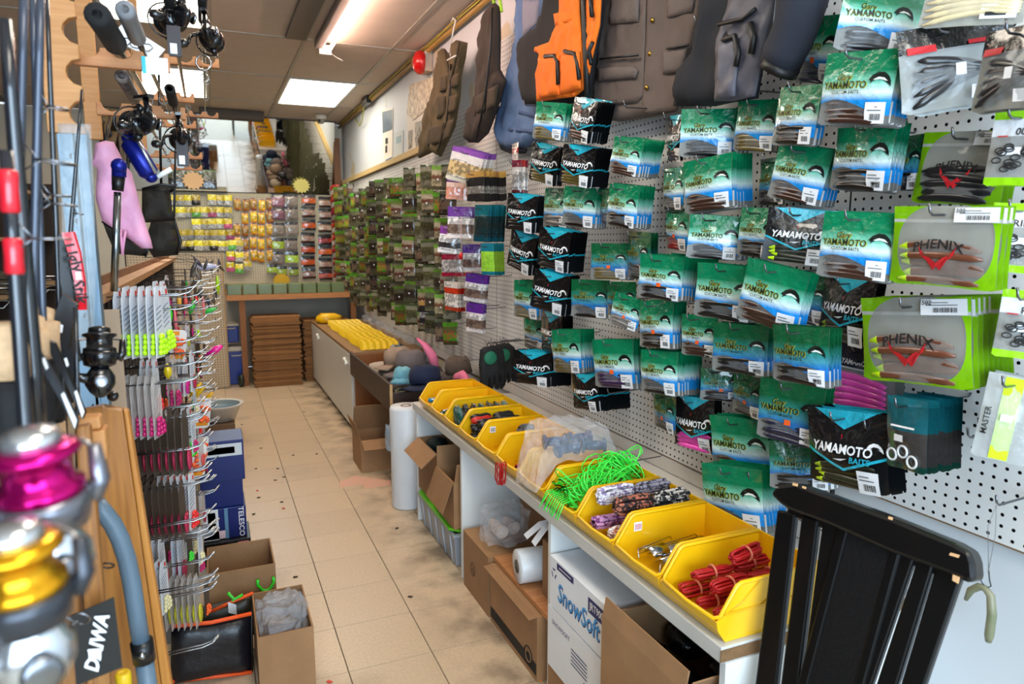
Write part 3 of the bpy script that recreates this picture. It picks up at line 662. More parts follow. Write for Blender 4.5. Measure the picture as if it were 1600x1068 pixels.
# grey tote with lime lid
greyp = M('tote_grey', (150, 156, 164), .35, var=.06, scale=6); limep = M('lime_plastic', (96, 190, 24), .35, bump=.05, bscale=10)
t = thing('storage_tote', 'grey translucent tote with a lime green lid on the floor', 'tote', (1.15, 3.19, 0))
mb = MB(); mb.lathe([(.24, 0.002), (.262, .15), (.275, .155), (.275, .172), (.25, .172), (.236, .01)], 4, 0, Matrix.Translation((1.15, 3.19, 0)) @ Matrix.Diagonal((1.05, 1.6, 1, 1)) @ Matrix.Rotation(R(45), 4, 'Z'), False)
build('tub', mb, greyp, t, bevel=.01)
mb = MB()
for k in range(5): build('rib', MB().tube([(.970, 2.96+.115*k, .005), (.9545, 2.955+.117*k, .15)], .005, 6), M('tote_rib', (176, 180, 186), .4), t)
for k in range(3): build('rib', MB().tube([(1.05+.1*k, 2.917, .005), (1.045+.105*k, 2.893, .15)], .005, 6), M('tote_rib', (176, 180, 186), .4), t)
lid = [(-.20, -.31), (-.20, .27), (-.17, .34), (-.10, .37), (.18, .37), (.2, .34), (.2, -.34), (.17, -.36), (-.16, -.36)]
mb = MB(); mm = Matrix.Translation((1.14, 3.20, .178)); mb.prism([(x, y*.86) for x, y in lid], .014, 0, mm); mb.prism([(x*.8, y*.74) for x, y in lid], .006, 0, mm, .014)
build('lid', mb, limep, t, bevel=.004)
# ------------------------------------------------------------------ roll of bubble wrap, small carton, tray and cabinet further down
t = thing('bubble_wrap_roll', 'tall white roll of packing foam standing on the floor under the hat tray', 'roll', (.965, 3.76, 0))
build('foam', MB().lathe([(.03, .002), (.088, .002), (.092, .012), (.09, .3), (.092, .57), (.085, .585), (.03, .585)], 28, 0, Matrix.Translation((.965, 3.76, 0))), M('foam_white', (216, 220, 224), .45, var=.06, scale=12, bump=.25, bscale=25), t)
build('core', MB().lathe([(.03, .58), (.03, .587), (.022, .587), (.022, .5)], 16, 0, Matrix.Translation((.965, 3.76, 0))), cardd, t)
blob('clear_plastic_bag', 'bluish clear bag hanging behind the packing foam roll', 'plastic bag', (.93, 4.02, .33), (.025, .04, .085), film('blue_film', (190, 210, 226), .5, .2, .8, 18), 0, None, 81)
carton('cardboard_box', 'small open carton on the floor beside the packing foam roll', (.83, 4.42, 0), (1.10, 4.72, .215), flaps=(('y+', 110, .19), ('x-', 75, .12), ('y-', -25, .1)), rz=0)
trayb = M('tray_brown', (62, 40, 30), .5, var=.15, scale=6, stretch=(4, 1, 8)); trays = M('tray_red_brown', (110, 58, 34), .5, var=.15, scale=8)
t = thing('hat_tray', 'brown wooden tray full of hats beside the yellow bins', 'tray', (1.24, 4.68, .485))
build('front_board', MB().span((.94, 4.03, .487), (.955, 5.34, .655)), trayb, t, bevel=.002); build('end_board', MB().span((.955, 4.03, .487), (1.52, 4.045, .60)), trayb, t); build('base_board', MB().span((.955, 4.045, .487), (1.52, 5.3, .50)), trays, t)
build('corner_strip', MB().span((.937, 4.022, .487), (.953, 4.03, .655)), M('strip_tan', (196, 160, 110), .6), t)
for y in (4.75,): build('leg', MB().span((1.2, y, 0), (1.5, y+.02, .487)), trays, t)
cabw = M('cabinet_white', (206, 204, 198), .4, var=.05, scale=3)
t = thing('base_cabinet', 'long white two-door base cabinet with bow knobs', 'cabinet', (1.24, 6.47, 0))
build('carcass', MB().span((.965, 5.345, .05), (1.525, 7.62, .635)), cabw, t); build('plinth', MB().span((1.0, 5.36, 0), (1.52, 7.6, .05)), M('plinth_dark', (44, 38, 32), .8), t)
build('side_panel', MB().span((.97, 5.325, 0), (1.52, 5.345, .635)), M('side_veneer', (150, 92, 44), .5, var=.15, scale=6, stretch=(6, 6, .8)), t)
build('top_rim', MB().span((.95, 5.345, .635), (1.525, 7.62, .65)).span((.95, 5.345, .65), (.965, 7.62, .66)), M('rim_brown', (146, 110, 72), .5), t)
for a, b, ky in ((5.35, 6.37, 5.52), (6.38, 7.61, 7.05)):
    d = build('door', MB().span((.948, a, .055), (.964, b, .63)), cabw, t, bevel=.003)
    kb = MB(); kp = Vector((.94, ky, .56))
    for s in (-1, 1): kb.tube([kp, kp+Vector((-.006, s*.02, .006*s)), kp+Vector((-.004, s*.045, .014*s))], [.007, .008, .015], 8)
    kb.tube([kp+Vector((.01, 0, 0)), kp], .006, 8); build('knob', kb, M('knob_white', (240, 238, 232), .35), d)
# yellow cards in rows on the cabinet
yc = M('yellow_card', (236, 196, 20), .4, var=.12, scale=20)
cardm = MB(); vs = []; fs = []; n = 12
for q in range(n+1):
    x = .30*q/n
    for z, yy in ((0, 0), (.05, .008), (.075+.006*(q % 2), .012)): vs.append((x, yy+.006*(q % 2), z))
for q in range(n):
    for w in range(2): fs.append((q*3+w, q*3+3+w, q*3+4+w, q*3+1+w))
cardm.add(vs, fs, 0, None, False); cme = mesh_of(cardm, 'yellow_card_row', yc)
for k in range(22):
    o = bpy.data.objects.new('yellow_card_row', cme); link(o); o.location = (1.03+.008*math.sin(k), 5.365+.078*k, .666); o.rotation_euler = (R(-38), 0, R(-2+2*math.sin(k*2.1)))
    o.modifiers.new('gauge', 'SOLIDIFY').thickness = .004
    tag(o, 'pleated yellow card strip in the row lying on the cabinet', 'card', 'yellow cards on the cabinet')
blob('display_bin', 'yellow wire bin at the end of the cabinet by the corner', 'bin', (1.10, 7.42, .70), (.13, .10, .05), YEL, 10, None, 90)
for i in range(6): blob('clear_packet', 'crumpled clear lure packet heaped on the cabinet by the wall', 'packet', (1.445, 5.5+.33*i, .712), (.042, .105, .034), clear2, 0, 'clear packets on the cabinet', 100+i)
# hats in the tray
def hat(name, label, c, r, h, brim, mat, rz=0, tiltx=0, seed=0, cap=False, cat='hat', group=None):
    t = thing(name, label, cat, Vector(c), group); mm = Matrix.Translation(c) @ Matrix.Rotation(R(rz), 4, 'Z') @ Matrix.Rotation(R(tiltx), 4, 'X')
    mb = MB(); mb.lathe([(r*1.02, 0), (r*1.0, h*.4), (r*.9, h*.8), (r*.6, h*.98), (1e-6, h*.94)], 24)
    for v in mb.v: v += Vector((0, 0, 1))*(.016*noise.noise(v*22+Vector((seed, 0, 0))))+v.normalized()*.014*noise.noise(v*26+Vector((0, seed, 0)))
    mb.v = [mm @ v for v in mb.v]; build('crown', mb, mat, t)
    bb = MB()
    if cap:
        vs = []; fs = []; n = 10
        for q in range(n+1):
            a = R(-60+120*q/n); vs.append((r*math.cos(a), r*math.sin(a), .0)); vs.append((r*math.cos(a)+brim*math.cos(a*.6), (r+brim*.25)*math.sin(a), -.014-.02*abs(math.sin(a))))
        for q in range(n): fs.append((2*q, 2*q+1, 2*q+3, 2*q+2))
        bb.add(vs, fs); 
    else:
        bb.lathe([(r, .004), (r+brim*.5, -.014), (r+brim, -.03), (r+brim*.5, -.019), (r, -.002)], 30)
        for v in bb.v: v.z += .028*noise.noise(v*7+Vector((seed*2, 0, 0)))
    bb.v = [mm @ v for v in bb.v]; o = build('brim', bb, mat, t)
    if cap: o.modifiers.new('gauge', 'SOLIDIFY').thickness = .004
    return t
fab = lambda n, c, **k: M(n, c, .85, var=.12, scale=18, bump=.35, bscale=260, **k)
hat('bucket_hat', 'navy blue wide-brimmed bucket hat heaped on the tray', (1.135, 3.95, .668), .095, .10, .07, fab('navy_cotton', (20, 34, 66)), 10, -8, 1)
hat('baseball_cap', 'grey cotton cap behind the navy bucket hat', (1.17, 4.42, .655), .10, .14, .08, fab('grey_cotton', (116, 106, 104)), 175, 4, 2, True)
hat('baseball_cap', 'beige cap lying against the grey cap', (1.145, 4.655, .668), .095, .11, .07, fab('beige_cotton', (166, 142, 122)), 185, 4, 3, True)
hat('baseball_cap', 'brown mesh-backed cap beside the navy bucket hat', (1.405, 4.13, .675), .085, .10, .08, fab('mesh_brown', (92, 78, 68)), 85, -4, 4, True)
hat('bucket_hat', 'pale blue sun hat at the tray front', (1.06, 4.215, .645), .056, .075, .026, fab('sky_cotton', (116, 178, 196)), 0, 4, 5)
hat('bucket_hat', 'black hat lying in the tray beyond the beige cap', (1.22, 4.93, .682), .07, .07, .04, dkg, 0, 4, 6)
pinkf = fab('pink_cotton', (234, 124, 160))
for lab, pts, rr in (('pink cloth strip standing up over the grey cap', [(1.335, 4.40, .66), (1.325, 4.43, .74), (1.29, 4.48, .81), (1.25, 4.53, .85)], [.03, .032, .026, .01]), ('pink cloth tail between the navy hat and the wall', [(1.325, 3.95, .69), (1.345, 3.86, .70), (1.355, 3.78, .66)], [.02, .03, .028])):
    mb = MB().tube(pts, rr, 9); mb.v = [v+Vector((0, 0, .02*noise.noise(v*25))) for v in mb.v]
    tag(build('pink_scarf', mb, pinkf), lab, 'scarf', 'pink scarves in the tray')
for i in range(5): blob('hat_packet', 'small patterned hat folded in clear wrap at the tray bottom', 'hat', (1.03+.14*i if i < 4 else 1.24, 4.15 if i < 4 else 5.19, .565), (.036, .046, .036), fab('camo_cloth%d' % (i % 2), ((92, 92, 60), (180, 150, 140))[i % 2]), 0, 'wrapped hats in the tray', 120+i, clear)
for i, (x, y, z, c) in enumerate(((1.10, 4.42, .573, (150, 130, 118)), (1.375, 4.42, .573, (106, 98, 96)), (1.10, 4.69, .573, (176, 152, 132)), (1.375, 4.69, .573, (88, 78, 74)), (1.375, 4.96, .573, (60, 64, 78)), (1.10, 4.96, .573, (190, 176, 160)))):
    blob('crumpled_cap', 'crumpled cloth cap in the heap under the upper hats', 'hat', (x, y, z), (.094, .096, .055), fab('heap_cloth%d' % i, c), 0, 'caps in the heap', 140+i)
# gloves on a hook
gl = [(750, 546), (757, 541), (768, 541), (777, 548), (780, 566), (779, 584), (777, 599), (773, 601), (771, 588), (770, 600), (766, 604), (764, 590), (762, 606), (757, 613), (752, 611), (750, 596), (748, 570)]
for k in range(4):
    gs = (0, 9, 21, 27)[k]; y0 = 3.36+.045*k; P2 = pyx([(a+gs, b-gs*.2) for a, b in gl], y0)
    t = thing('work_glove', 'black work glove with a round green palm pad, on a hook' if k == 0 else 'black work glove hanging behind the green-palmed one', 'glove', (1.33, y0, .68), 'gloves on the hook')
    mb = MB(); puff(mb, P2, aislep(y0), .022, .008, .02, .005, 30, seed=k, back=.008); build('glove_body', mb, M('glove_black', (14, 14, 16), .75, bump=.4, bscale=120), t)
    q = on(764+gs, 558-gs*.2, 1, y0)
    if k in (0, 2): build('palm_pad', MB().lathe([(.036, .018), (.036, .024), (.028, .027), (1e-6, .028)], 18, 0, Matrix.Translation((q.x, y0, q.z)) @ Matrix.Rotation(R(90), 4, 'X')), M('glove_green', (14, 104, 74), .6), t)
    build('hang_loop', MB().tube([(q.x, y0, q.z+.045), (q.x+.012, y0, q.z+.065), (q.x, y0, q.z+.08), (q.x-.012, y0, q.z+.065)], .003, 5, closed=True), blackp, t)
# ------------------------------------------------------------------ soft bait pouches on the product wall
BH = .15                                        # height of a pouch in its own mesh
def bulge_f(u, v, b):
    side = max(0, math.sin(math.pi*min(1, max(0, u))))**.6
    if v < .80: g = max(0, math.sin(math.pi*min(1, (v+.04)/.90)))**.8
    else: g = max(0, math.sin(math.pi*.84/.90))**.8*max(0, (1-v)/.2)
    return b*side*g
def wrinkle(u, v, seed):
    return .0035*noise.noise((u*5+seed, v*6, seed*2.3))*min(1, 6*u*(1-u))*(1 if v < .8 else .6)-.004*noise.noise((v*2.2, seed, u))
def pouch(W, b, seed, flat=False):
    nx, ny = 12, 14; mb = MB(); vs = []; uv = []; fs = []
    def zz(v): return (v-.90)*BH
    for sgn in (0, 1):
        for j in range(ny+1):
            for i in range(nx+1):
                u, v = i/nx, j/ny; h = bulge_f(u, v, b)
                zr = .0012*(j % 2) if .80 < v < .90 else 0
                x = (u-.5)*W*(1-.02*math.sin(math.pi*v)); z = zz(v)+(.003*math.sin(math.pi*u) if j == 0 else 0)
                if j == 0 and i in (0, nx): z += .006
                vs.append((x, (-h-zr-.0006 if sgn == 0 else .0006+.35*h)-wrinkle(u, v, seed), z)); uv.append((u, v))
    N = (nx+1)*(ny+1)
    for sgn in (0, 1):
        for j in range(ny):
            for i in range(nx):
                a = sgn*N+j*(nx+1)+i; q = [a, a+1, a+nx+2, a+nx+1]
                fs.append(q if sgn == 0 else q[::-1])
    mb.add(vs, fs); mb.m = [0]*(nx*ny)+[1]*(nx*ny)
    return mb, uv
def pouch_mesh(name, W, b, seed, mats):
    mb, uv = pouch(W, b, seed); me = mesh_of(mb, name, mats); l = me.uv_layers.new(name='uv')
    for lp in me.loops: l.data[lp.index].uv = uv[lp.vertex_index]
    return me
def uvs(nt):
    tc = nt.nodes.new('ShaderNodeTexCoord'); s = nt.nodes.new('ShaderNodeSeparateXYZ'); nt.links.new(tc.outputs['UV'], s.inputs[0]); return s.outputs[0], s.outputs[1]
def ramp(nt, f, stops):
    r = nt.nodes.new('ShaderNodeValToRGB'); e = r.color_ramp.elements
    while len(e) < len(stops): e.new(.5)
    for k, (p, c) in enumerate(stops): e[k].position = p; e[k].color = lin(c)
    nt.links.new(f, r.inputs[0]); return r.outputs[0]
def gloss_finish(nt, p, rough=.22, bs=38, strength=.7):
    p.inputs['Roughness'].default_value = rough; p.inputs['Coat Weight'].default_value = 1.0; p.inputs['Coat Roughness'].default_value = .06
    t = tex(nt, 'noise', bs, 4); b = nt.nodes.new('ShaderNodeBump'); b.inputs['Strength'].default_value = strength; b.inputs['Distance'].default_value = .012
    nt.links.new(t.outputs[0], b.inputs['Height']); nt.links.new(b.outputs[0], p.inputs['Normal'])
def sstep(nt, x, a, b):
    r = nt.nodes.new('ShaderNodeMapRange'); r.inputs[1].default_value = a; r.inputs[2].default_value = b; nt.links.new(x, r.inputs[0]); return r.outputs[0]
def green_print(name, g1, g2, pale, blue):
    m, nt, p = nodes_of(name); u, v = uvs(nt)
    col = ramp(nt, v, [(0, blue), (.34, blue), (.45, pale), (.58, tuple((a+b)/2 for a, b in zip(pale, g2))), (.73, g1), (1, g1)])
    # clear window low in the pouch under a wave-shaped edge
    wave = mth(nt, 'ADD', .25, mth(nt, 'MULTIPLY', mth(nt, 'SINE', mth(nt, 'MULTIPLY_ADD', u, 4.2, .5)), .11))
    w = mth(nt, 'LESS_THAN', v, wave)
    nt.links.new(mixc(nt, w, col, lin((214, 218, 222))), p.inputs['Base Color'])
    nt.links.new(mth(nt, 'SUBTRACT', 1, mth(nt, 'MULTIPLY', w, .86)), p.inputs['Alpha'])
    gloss_finish(nt, p)
    return m
def black_print():
    m, nt, p = nodes_of('pouch_black_print'); u, v = uvs(nt)
    au = mth(nt, 'ABSOLUTE', mth(nt, 'SUBTRACT', u, .5))
    tri = mth(nt, 'GREATER_THAN', v, mth(nt, 'MULTIPLY_ADD', au, .62, .76))
    edge = mth(nt, 'ADD', .24, mth(nt, 'MULTIPLY', au, .42))
    strk = mth(nt, 'MULTIPLY', mth(nt, 'LESS_THAN', v, mth(nt, 'ADD', edge, .035)), mth(nt, 'GREATER_THAN', v, edge))
    tealm = mth(nt, 'MAXIMUM', tri, strk)
    nt.links.new(mixc(nt, tealm, lin((16, 16, 18)), lin((36, 176, 200))), p.inputs['Base Color'])
    nt.links.new(mth(nt, 'SUBTRACT', 1, mth(nt, 'MULTIPLY', mth(nt, 'LESS_THAN', v, edge), .84)), p.inputs['Alpha'])
    gloss_finish(nt, p, .25)
    return m
def lime_print():
    m, nt, p = nodes_of('pouch_lime_print'); u, v = uvs(nt)
    du = mth(nt, 'MULTIPLY', mth(nt, 'SUBTRACT', u, .52), 1.02); dv = mth(nt, 'MULTIPLY', mth(nt, 'SUBTRACT', v, .52), .92)
    d = mth(nt, 'SQRT', mth(nt, 'ADD', mth(nt, 'POWER', mth(nt, 'ABSOLUTE', du), 2.6), mth(nt, 'POWER', mth(nt, 'ABSOLUTE', dv), 2.6)))
    lime = mth(nt, 'GREATER_THAN', d, .36)
    zipz = mth(nt, 'MULTIPLY', mth(nt, 'GREATER_THAN', v, .80), mth(nt, 'LESS_THAN', v, .84))
    c = mixc(nt, lime, lin((196, 196, 190)), lin((124, 184, 8))); c = mixc(nt, zipz, c, lin((188, 190, 186)))
    nt.links.new(c, p.inputs['Base Color'])
    a = mth(nt, 'MULTIPLY_ADD', lime, .72, .26); a = mth(nt, 'MAXIMUM', a, mth(nt, 'MULTIPLY', zipz, .7))
    nt.links.new(a, p.inputs['Alpha']); gloss_finish(nt, p, .16, 22, .5)
    return m
def band_print(name, stops, alpha_below=None, alpha=.3, rough=.25, strength=.4):
    m, nt, p = nodes_of(name); u, v = uvs(nt)
    r = ramp(nt, v, stops); nt.links.new(r, p.inputs['Base Color'])
    for n in nt.nodes:
        if n.type == 'VALTORGB': n.color_ramp.interpolation = 'CONSTANT'
    if alpha_below is not None:
        nt.links.new(mth(nt, 'SUBTRACT', 1, mth(nt, 'MULTIPLY', mth(nt, 'LESS_THAN', v, alpha_below), 1-alpha)), p.inputs['Alpha'])
    gloss_finish(nt, p, rough, 30, strength)
    return m
GP = [green_print('pouch_green_print', (0, 122, 80), (26, 172, 124), (224, 244, 242), (26, 146, 228)), green_print('pouch_deep_green_print', (6, 88, 50), (14, 116, 72), (70, 150, 170), (34, 116, 190))]
BP, LP = black_print(), lime_print()
pback = M('pouch_back', (112, 112, 106), .35); pbackk = M('pouch_back_dark', (22, 26, 30), .35); pbackw = M('pouch_back_clear', (150, 150, 140), .35)
WG, WB, WL = .168, .168, .196
ME_G = [[pouch_mesh('pouch', WG, .013, s, [GP[k], pback]) for s in (1, 2, 3)] for k in (0, 1)]
ME_B = [pouch_mesh('pouch', WB, .013, s+10, [BP, pbackk]) for s in (1, 2)]
ME_L = [pouch_mesh('pouch', WL, .015, s+20, [LP, pbackw]) for s in (1, 2)]
def surf(W, b, seed=1):
    def f(x, z, lift=.0014):                     # point on the pouch front
        u, v = x/W+.5, z/BH+.90
        return Vector((x, -bulge_f(u, v, b)-wrinkle(u, v, seed)-lift-.0012, z))
    return f
fishg = M('fish_dark', (8, 20, 14), .4); fishw = M('fish_white', (226, 232, 226), .4); gold = M('print_gold', (186, 186, 52), .4); olive = M('print_olive', (14, 28, 10), .5); whitep = M('print_white', (240, 240, 242), .45); tealp = M('print_teal', (40, 180, 206), .4); redp = M('print_red', (190, 26, 36), .45); orp = M('orange_sticker', (240, 96, 30), .5)
def fish(mb, f, x0, z0, s, m1, m2):
    body = [(-1, .05), (-.7, .45), (-.2, .72), (.35, .66), (.8, .3), (1.0, -.1), (1.05, -.55), (.85, -.35), (.6, -.15), (.2, .08), (-.3, .05), (-.6, -.12), (-.8, -.3), (-.72, -.08)]
    mb.add([f(x0+a*s, z0+b*s, .0018) for a, b in body], [list(range(len(body)))], m1, None, False)
    bel = [(-.55, .05), (-.1, .28), (.4, .2), (.75, -.1), (.45, -.02), (.1, .08), (-.3, .04)]
    mb.add([f(x0+a*s, z0+b*s, .0022) for a, b in bel], [list(range(len(bel)))], m2, None, False)
def print_green(seed):
    mb = MB(); f = surf(WG, .013, seed); X, Z = -.022, -.053
    for d, m, bd in ((.0006, 0, .03), (0, 1, .010)):
        lift = .0014 if m == 0 else .0026
        put_text(mb, 'Gary', .019, lambda a, b: f(X-.004+a+d, Z+.016+b-d, lift), m, .2, bd, .9)
        put_text(mb, 'YAMAMOTO', .0205, lambda a, b: f(X+a+d, Z+b-d, lift), m, 0, bd, .86)
    put_text(mb, 'CUSTOM BAITS', .0095, lambda a, b: f(X+.004+a, Z-.014+b, .0018), 1, 0, .01)
    fish(mb, f, .054, Z+.008, .023, 2, 3)
    return mesh_of(mb, 'lettering', [gold, olive, fishg, fishw])
def print_black(seed):
    mb = MB(); f = surf(WB, .013, seed)
    put_text(mb, 'YAMAMOTO', .0255, lambda a, b: f(-.004+a, -.058+b), 0, .18, .022, .86)
    put_text(mb, 'BAITS', .016, lambda a, b: f(.034+a, -.076+b), 1, .15, .01, 1)
    fish(mb, f, .064, -.048, .014, 0, 2); put_text(mb, 'I', .012, lambda a, b: f(a-.002, -.034+b), 3, 0, .02)
    bd = [(-.02, -.078), (.01, -.074), (-.004, -.080)]; mb.add([f(a, b) for a, b in bd], [(0, 1, 2)], 0, None, False)
    return mesh_of(mb, 'lettering', [whitep, tealp, blackp, redp])
def print_lime(seed):
    mb = MB(); f = surf(WL, .015, seed)
    v, fc = txt('PHENIX', .024, 0, .02)
    mb.add([f(p.x*1.1, -.054+p.y-1.6*(p.x**2)*3.2, .003) for p in v], fc, 0, None, False)
    wing = [(-.034, -.058), (-.030, -.074), (-.016, -.086), (-.006, -.102), (0, -.094), (.006, -.102), (.016, -.086), (.030, -.074), (.034, -.058), (.024, -.072), (.012, -.078), (0, -.088), (-.012, -.078), (-.024, -.072)]
    n = len(wing)
    for k in range(7): mb.add([f(*wing[k], .003), f(*wing[k+1], .003), f(*wing[n-1-k-1] if k else wing[n-1], .003), f(*wing[n-1-k], .003)] if k else [f(*wing[0], .003), f(*wing[1], .003), f(*wing[n-1], .003)], [(0, 1, 2, 3)] if k else [(0, 1, 2)], 1, None, False)
    return mesh_of(mb, 'lettering', [ink, redp])
PR = {'G': [print_green(k) for k in (1, 2, 3)], 'B': [print_black(k) for k in (11, 12)], 'L': [print_lime(k) for k in (21, 22)]}
def price_label(W, b, x0, z0, w, h, seed):
    mb = MB(); f = surf(W, b, seed); n = 4
    vs = [f(x0+w*i/n, z0+h*j/2, .0026) for j in range(3) for i in range(n+1)]
    mb.add(vs, [(j*(n+1)+i, j*(n+1)+i+1, (j+1)*(n+1)+i+1, (j+1)*(n+1)+i) for j in range(2) for i in range(n)], 0)
    rn = random.Random(3); x = x0+w*.28
    while x < x0+w*.8:
        q = rn.choice((.0008, .0014, .002)); mb.add([f(x, z0+h*.16, .0032), f(x+q, z0+h*.16, .0032), f(x+q, z0+h*.46, .0032), f(x, z0+h*.46, .0032)], [(0, 1, 2, 3)], 1, None, False); x += q+.0013
    for k in range(2): mb.add([f(x0+w*.12, z0+h*(.6+.16*k), .0032), f(x0+w*(.8-.2*k), z0+h*(.6+.16*k), .0032), f(x0+w*(.8-.2*k), z0+h*(.64+.16*k), .0032), f(x0+w*.12, z0+h*(.64+.16*k), .0032)], [(0, 1, 2, 3)], 1, None, False)
    if W == WL: put_text(mb, '502', h*.42, lambda a, b_: f(x0+w*.14+a, z0+h*.78+b_, .0036), 1, 0, .01)
    return mesh_of(mb, 'price_label', [labelw, ink])
LB = {'G': [price_label(WG, .013, .034, -.130, .042, .042, k) for k in (1, 2, 3)], 'L': [price_label(WL, .015, .02, -.014, .074, .026, k) for k in (21, 22)], 'B': [price_label(WB, .013, .03, -.136, .04, .044, k) for k in (11, 12)]}
def sticker(x0, z0, seed):
    mb = MB(); f = surf(WG, .013, seed); mb.add([f(x0, z0, .0028), f(x0+.016, z0, .0028), f(x0+.016, z0+.013, .0028), f(x0, z0+.013, .0028)], [(0, 1, 2, 3)], 0, None, False); return mesh_of(mb, 'sticker', orp)
STK = [sticker(-.004, -.088, k) for k in (1, 2, 3)]
def worm_mesh(name, L, r, mats, bend=.004, tip=0):
    mb = MB(); n = 9; pts = []; rr = []
    for i in range(n):
        t_ = i/(n-1); pts.append((-L/2+L*t_, 0, bend*math.sin(math.pi*t_))); rr.append(r*min(1, .4+t_*5)*(.45+.55*math.sin(math.pi*min(1, .12+t_*.8))**.5)*(1 if t_ < .93 else .5))
    mb.tube(pts, rr, 8)
    if tip: mb.m = [1 if (k//8) < 1 else 0 for k in range(len(mb.m))]
    return mesh_of(mb, name, mats)
def wm(n, c): return M(n, c, .3, var=.2, scale=60, coat=.3)
WORM = {k: worm_mesh('worm', .126, .0088, [wm('worm_'+n, c)]) for k, n, c in (('k', 'black', (26, 22, 22)), ('b', 'brown', (62, 38, 30)), ('p', 'purple', (56, 34, 74)), ('o', 'olive', (104, 88, 44)), ('r', 'red', (150, 28, 30)), ('g', 'grey', (128, 122, 118)), ('n', 'navy', (36, 38, 62)))}
chart = M('chartreuse', (196, 240, 20), .3, coat=.3)
WORM['P'] = worm_mesh('worm', .15, .0105, [wm('worm_pumpkin', (110, 62, 42)), chart], .007, 1); WORM['K'] = worm_mesh('worm', .15, .0105, [wm('worm_charcoal', (34, 34, 38))], .006)
WORM['C'] = worm_mesh('worm', .126, .0085, [wm('worm_green_black', (44, 46, 30)), chart], .003, 1); WORM['h'] = worm_mesh('worm', .135, .0095, [wm('worm_pink', (250, 80, 190))], .004)
WCOL = {'k': 'black', 'b': 'brown', 'p': 'purple', 'o': 'olive', 'r': 'red', 'g': 'grey', 'n': 'dark blue', 'P': 'pumpkin and chartreuse', 'K': 'charcoal', 'C': 'yellow-tailed black', 'h': 'pink'}
def add_worms(root, code, n, z0, dz, W, b, seed=1):
    rn = random.Random(ord(code) % 97+n)
    for k in range(n):
        z = z0+dz*k; y = -bulge_f(.5, z/BH+.9, b)*.42-wrinkle(.5, z/BH+.9, seed)
        child('worm', WORM[code], root, Matrix.Translation((rn.uniform(-.006, .004), y, z)) @ Matrix.Rotation(R(rn.uniform(-4, 4)), 4, 'Y') @ Matrix.Diagonal((1, .55, 1, 1)) @ Matrix.Rotation(R(rn.uniform(-60, 60)), 4, 'X'))
hookm = M('peg_hook_steel', (120, 122, 128), .3, 1.0)
def hook_mesh(L, tipup=.018):
    mb = MB().tube([(WALL_X-PX-.004, 0, .012), (0, 0, .006), (-.006, 0, 0), (-L+.012, 0, -.004), (-L+.004, 0, .002), (-L, 0, tipup)], .0024, 6); return mesh_of(mb, 'peg_hook', hookm)
_HK = {}
def hook(y, z, L, label='plain steel peg hook holding bait pouches on the white pegboard', group='peg hooks on the product wall', px=PX):
    L = round(max(.06, L), 2)
    if L not in _HK: _HK[L] = hook_mesh(L)
    o = bpy.data.objects.new('peg_hook', _HK[L]); link(o); o.location = (px, y, z)
    return tag(o, label, 'hook', group)
def bag_matrix(p, th, roll, lean, s, sx=1):
    return Matrix.Translation(p) @ Matrix.Rotation(th-math.pi/2, 4, 'Z') @ Matrix.Rotation(roll, 4, 'Y') @ Matrix.Rotation(lean, 4, 'X') @ Matrix.Diagonal((s*sx, s, s, 1))
def fit(box, xf, ar, dth=0, Hlo=.105, Hhi=.185, most=12):
    """place a pouch whose picture box is known: its depth is the hook's reach, its turn on the hook follows from its width"""
    x0, y0, x1, y1 = box; c = on((x0+x1)/2, (y0+y1)/2, 0, xf)
    ppm = (pr(c-Vector((0, 0, .05)))[1]-pr(c+Vector((0, 0, .05)))[1])/.1
    H = max(Hlo, min(Hhi, (y1-y0)/ppm)); best = None
    for k in range(-3, most+1):
        th = R(5*k); d = Vector((math.sin(th), -math.cos(th), 0))*(H*ar/2); w = pr(c+d)[0]-pr(c-d)[0]
        if best is None or abs(w-(x1-x0)) < best[0]: best = (abs(w-(x1-x0)), th)
    th = max(R(-15), min(R(5*most+2), best[1]+R(dth))); d = Vector((math.sin(th), -math.cos(th), 0))*(H*ar/2); w = pr(c+d)[0]-pr(c-d)[0]
    return c, H, th, max(.85, min(1.22, (x1-x0)/max(1, w)))
POSES = {0: (0.012, 0), 2: (-0.06, 0), 4: (0.024, 0), 5: (0.036, 0), 6: (-0.048, 0), 7: (-0.036, 0), 8: (-0.036, 0), 10: (-0.012, 0), 18: (-0.012, 0), 19: (0.024, 0), 20: (0.036, 0), 27: (-0.084, 0), 30: (0.012, 0), 32: (-0.036, 0), 34: (-0.048, 0), 35: (0.024, 0), 36: (0.024, 0), 37: (0.024, 0), 45: (-0.096, 0), 46: (0.084, 0), 51: (0.036, 0), 52: (0.024, 0), 54: (0, -30), 57: (0.072, 0), 58: (0.072, 0), 62: (0.048, 0), 63: (-0.072, 0), 65: (0.036, -6), 66: (-0.036, 0), 68: (0.096, 0), 79: (-0.012, 0), 86: (-0.024, 0), 87: (-0.012, 0), 88: (0.012, 0)}
REC = []
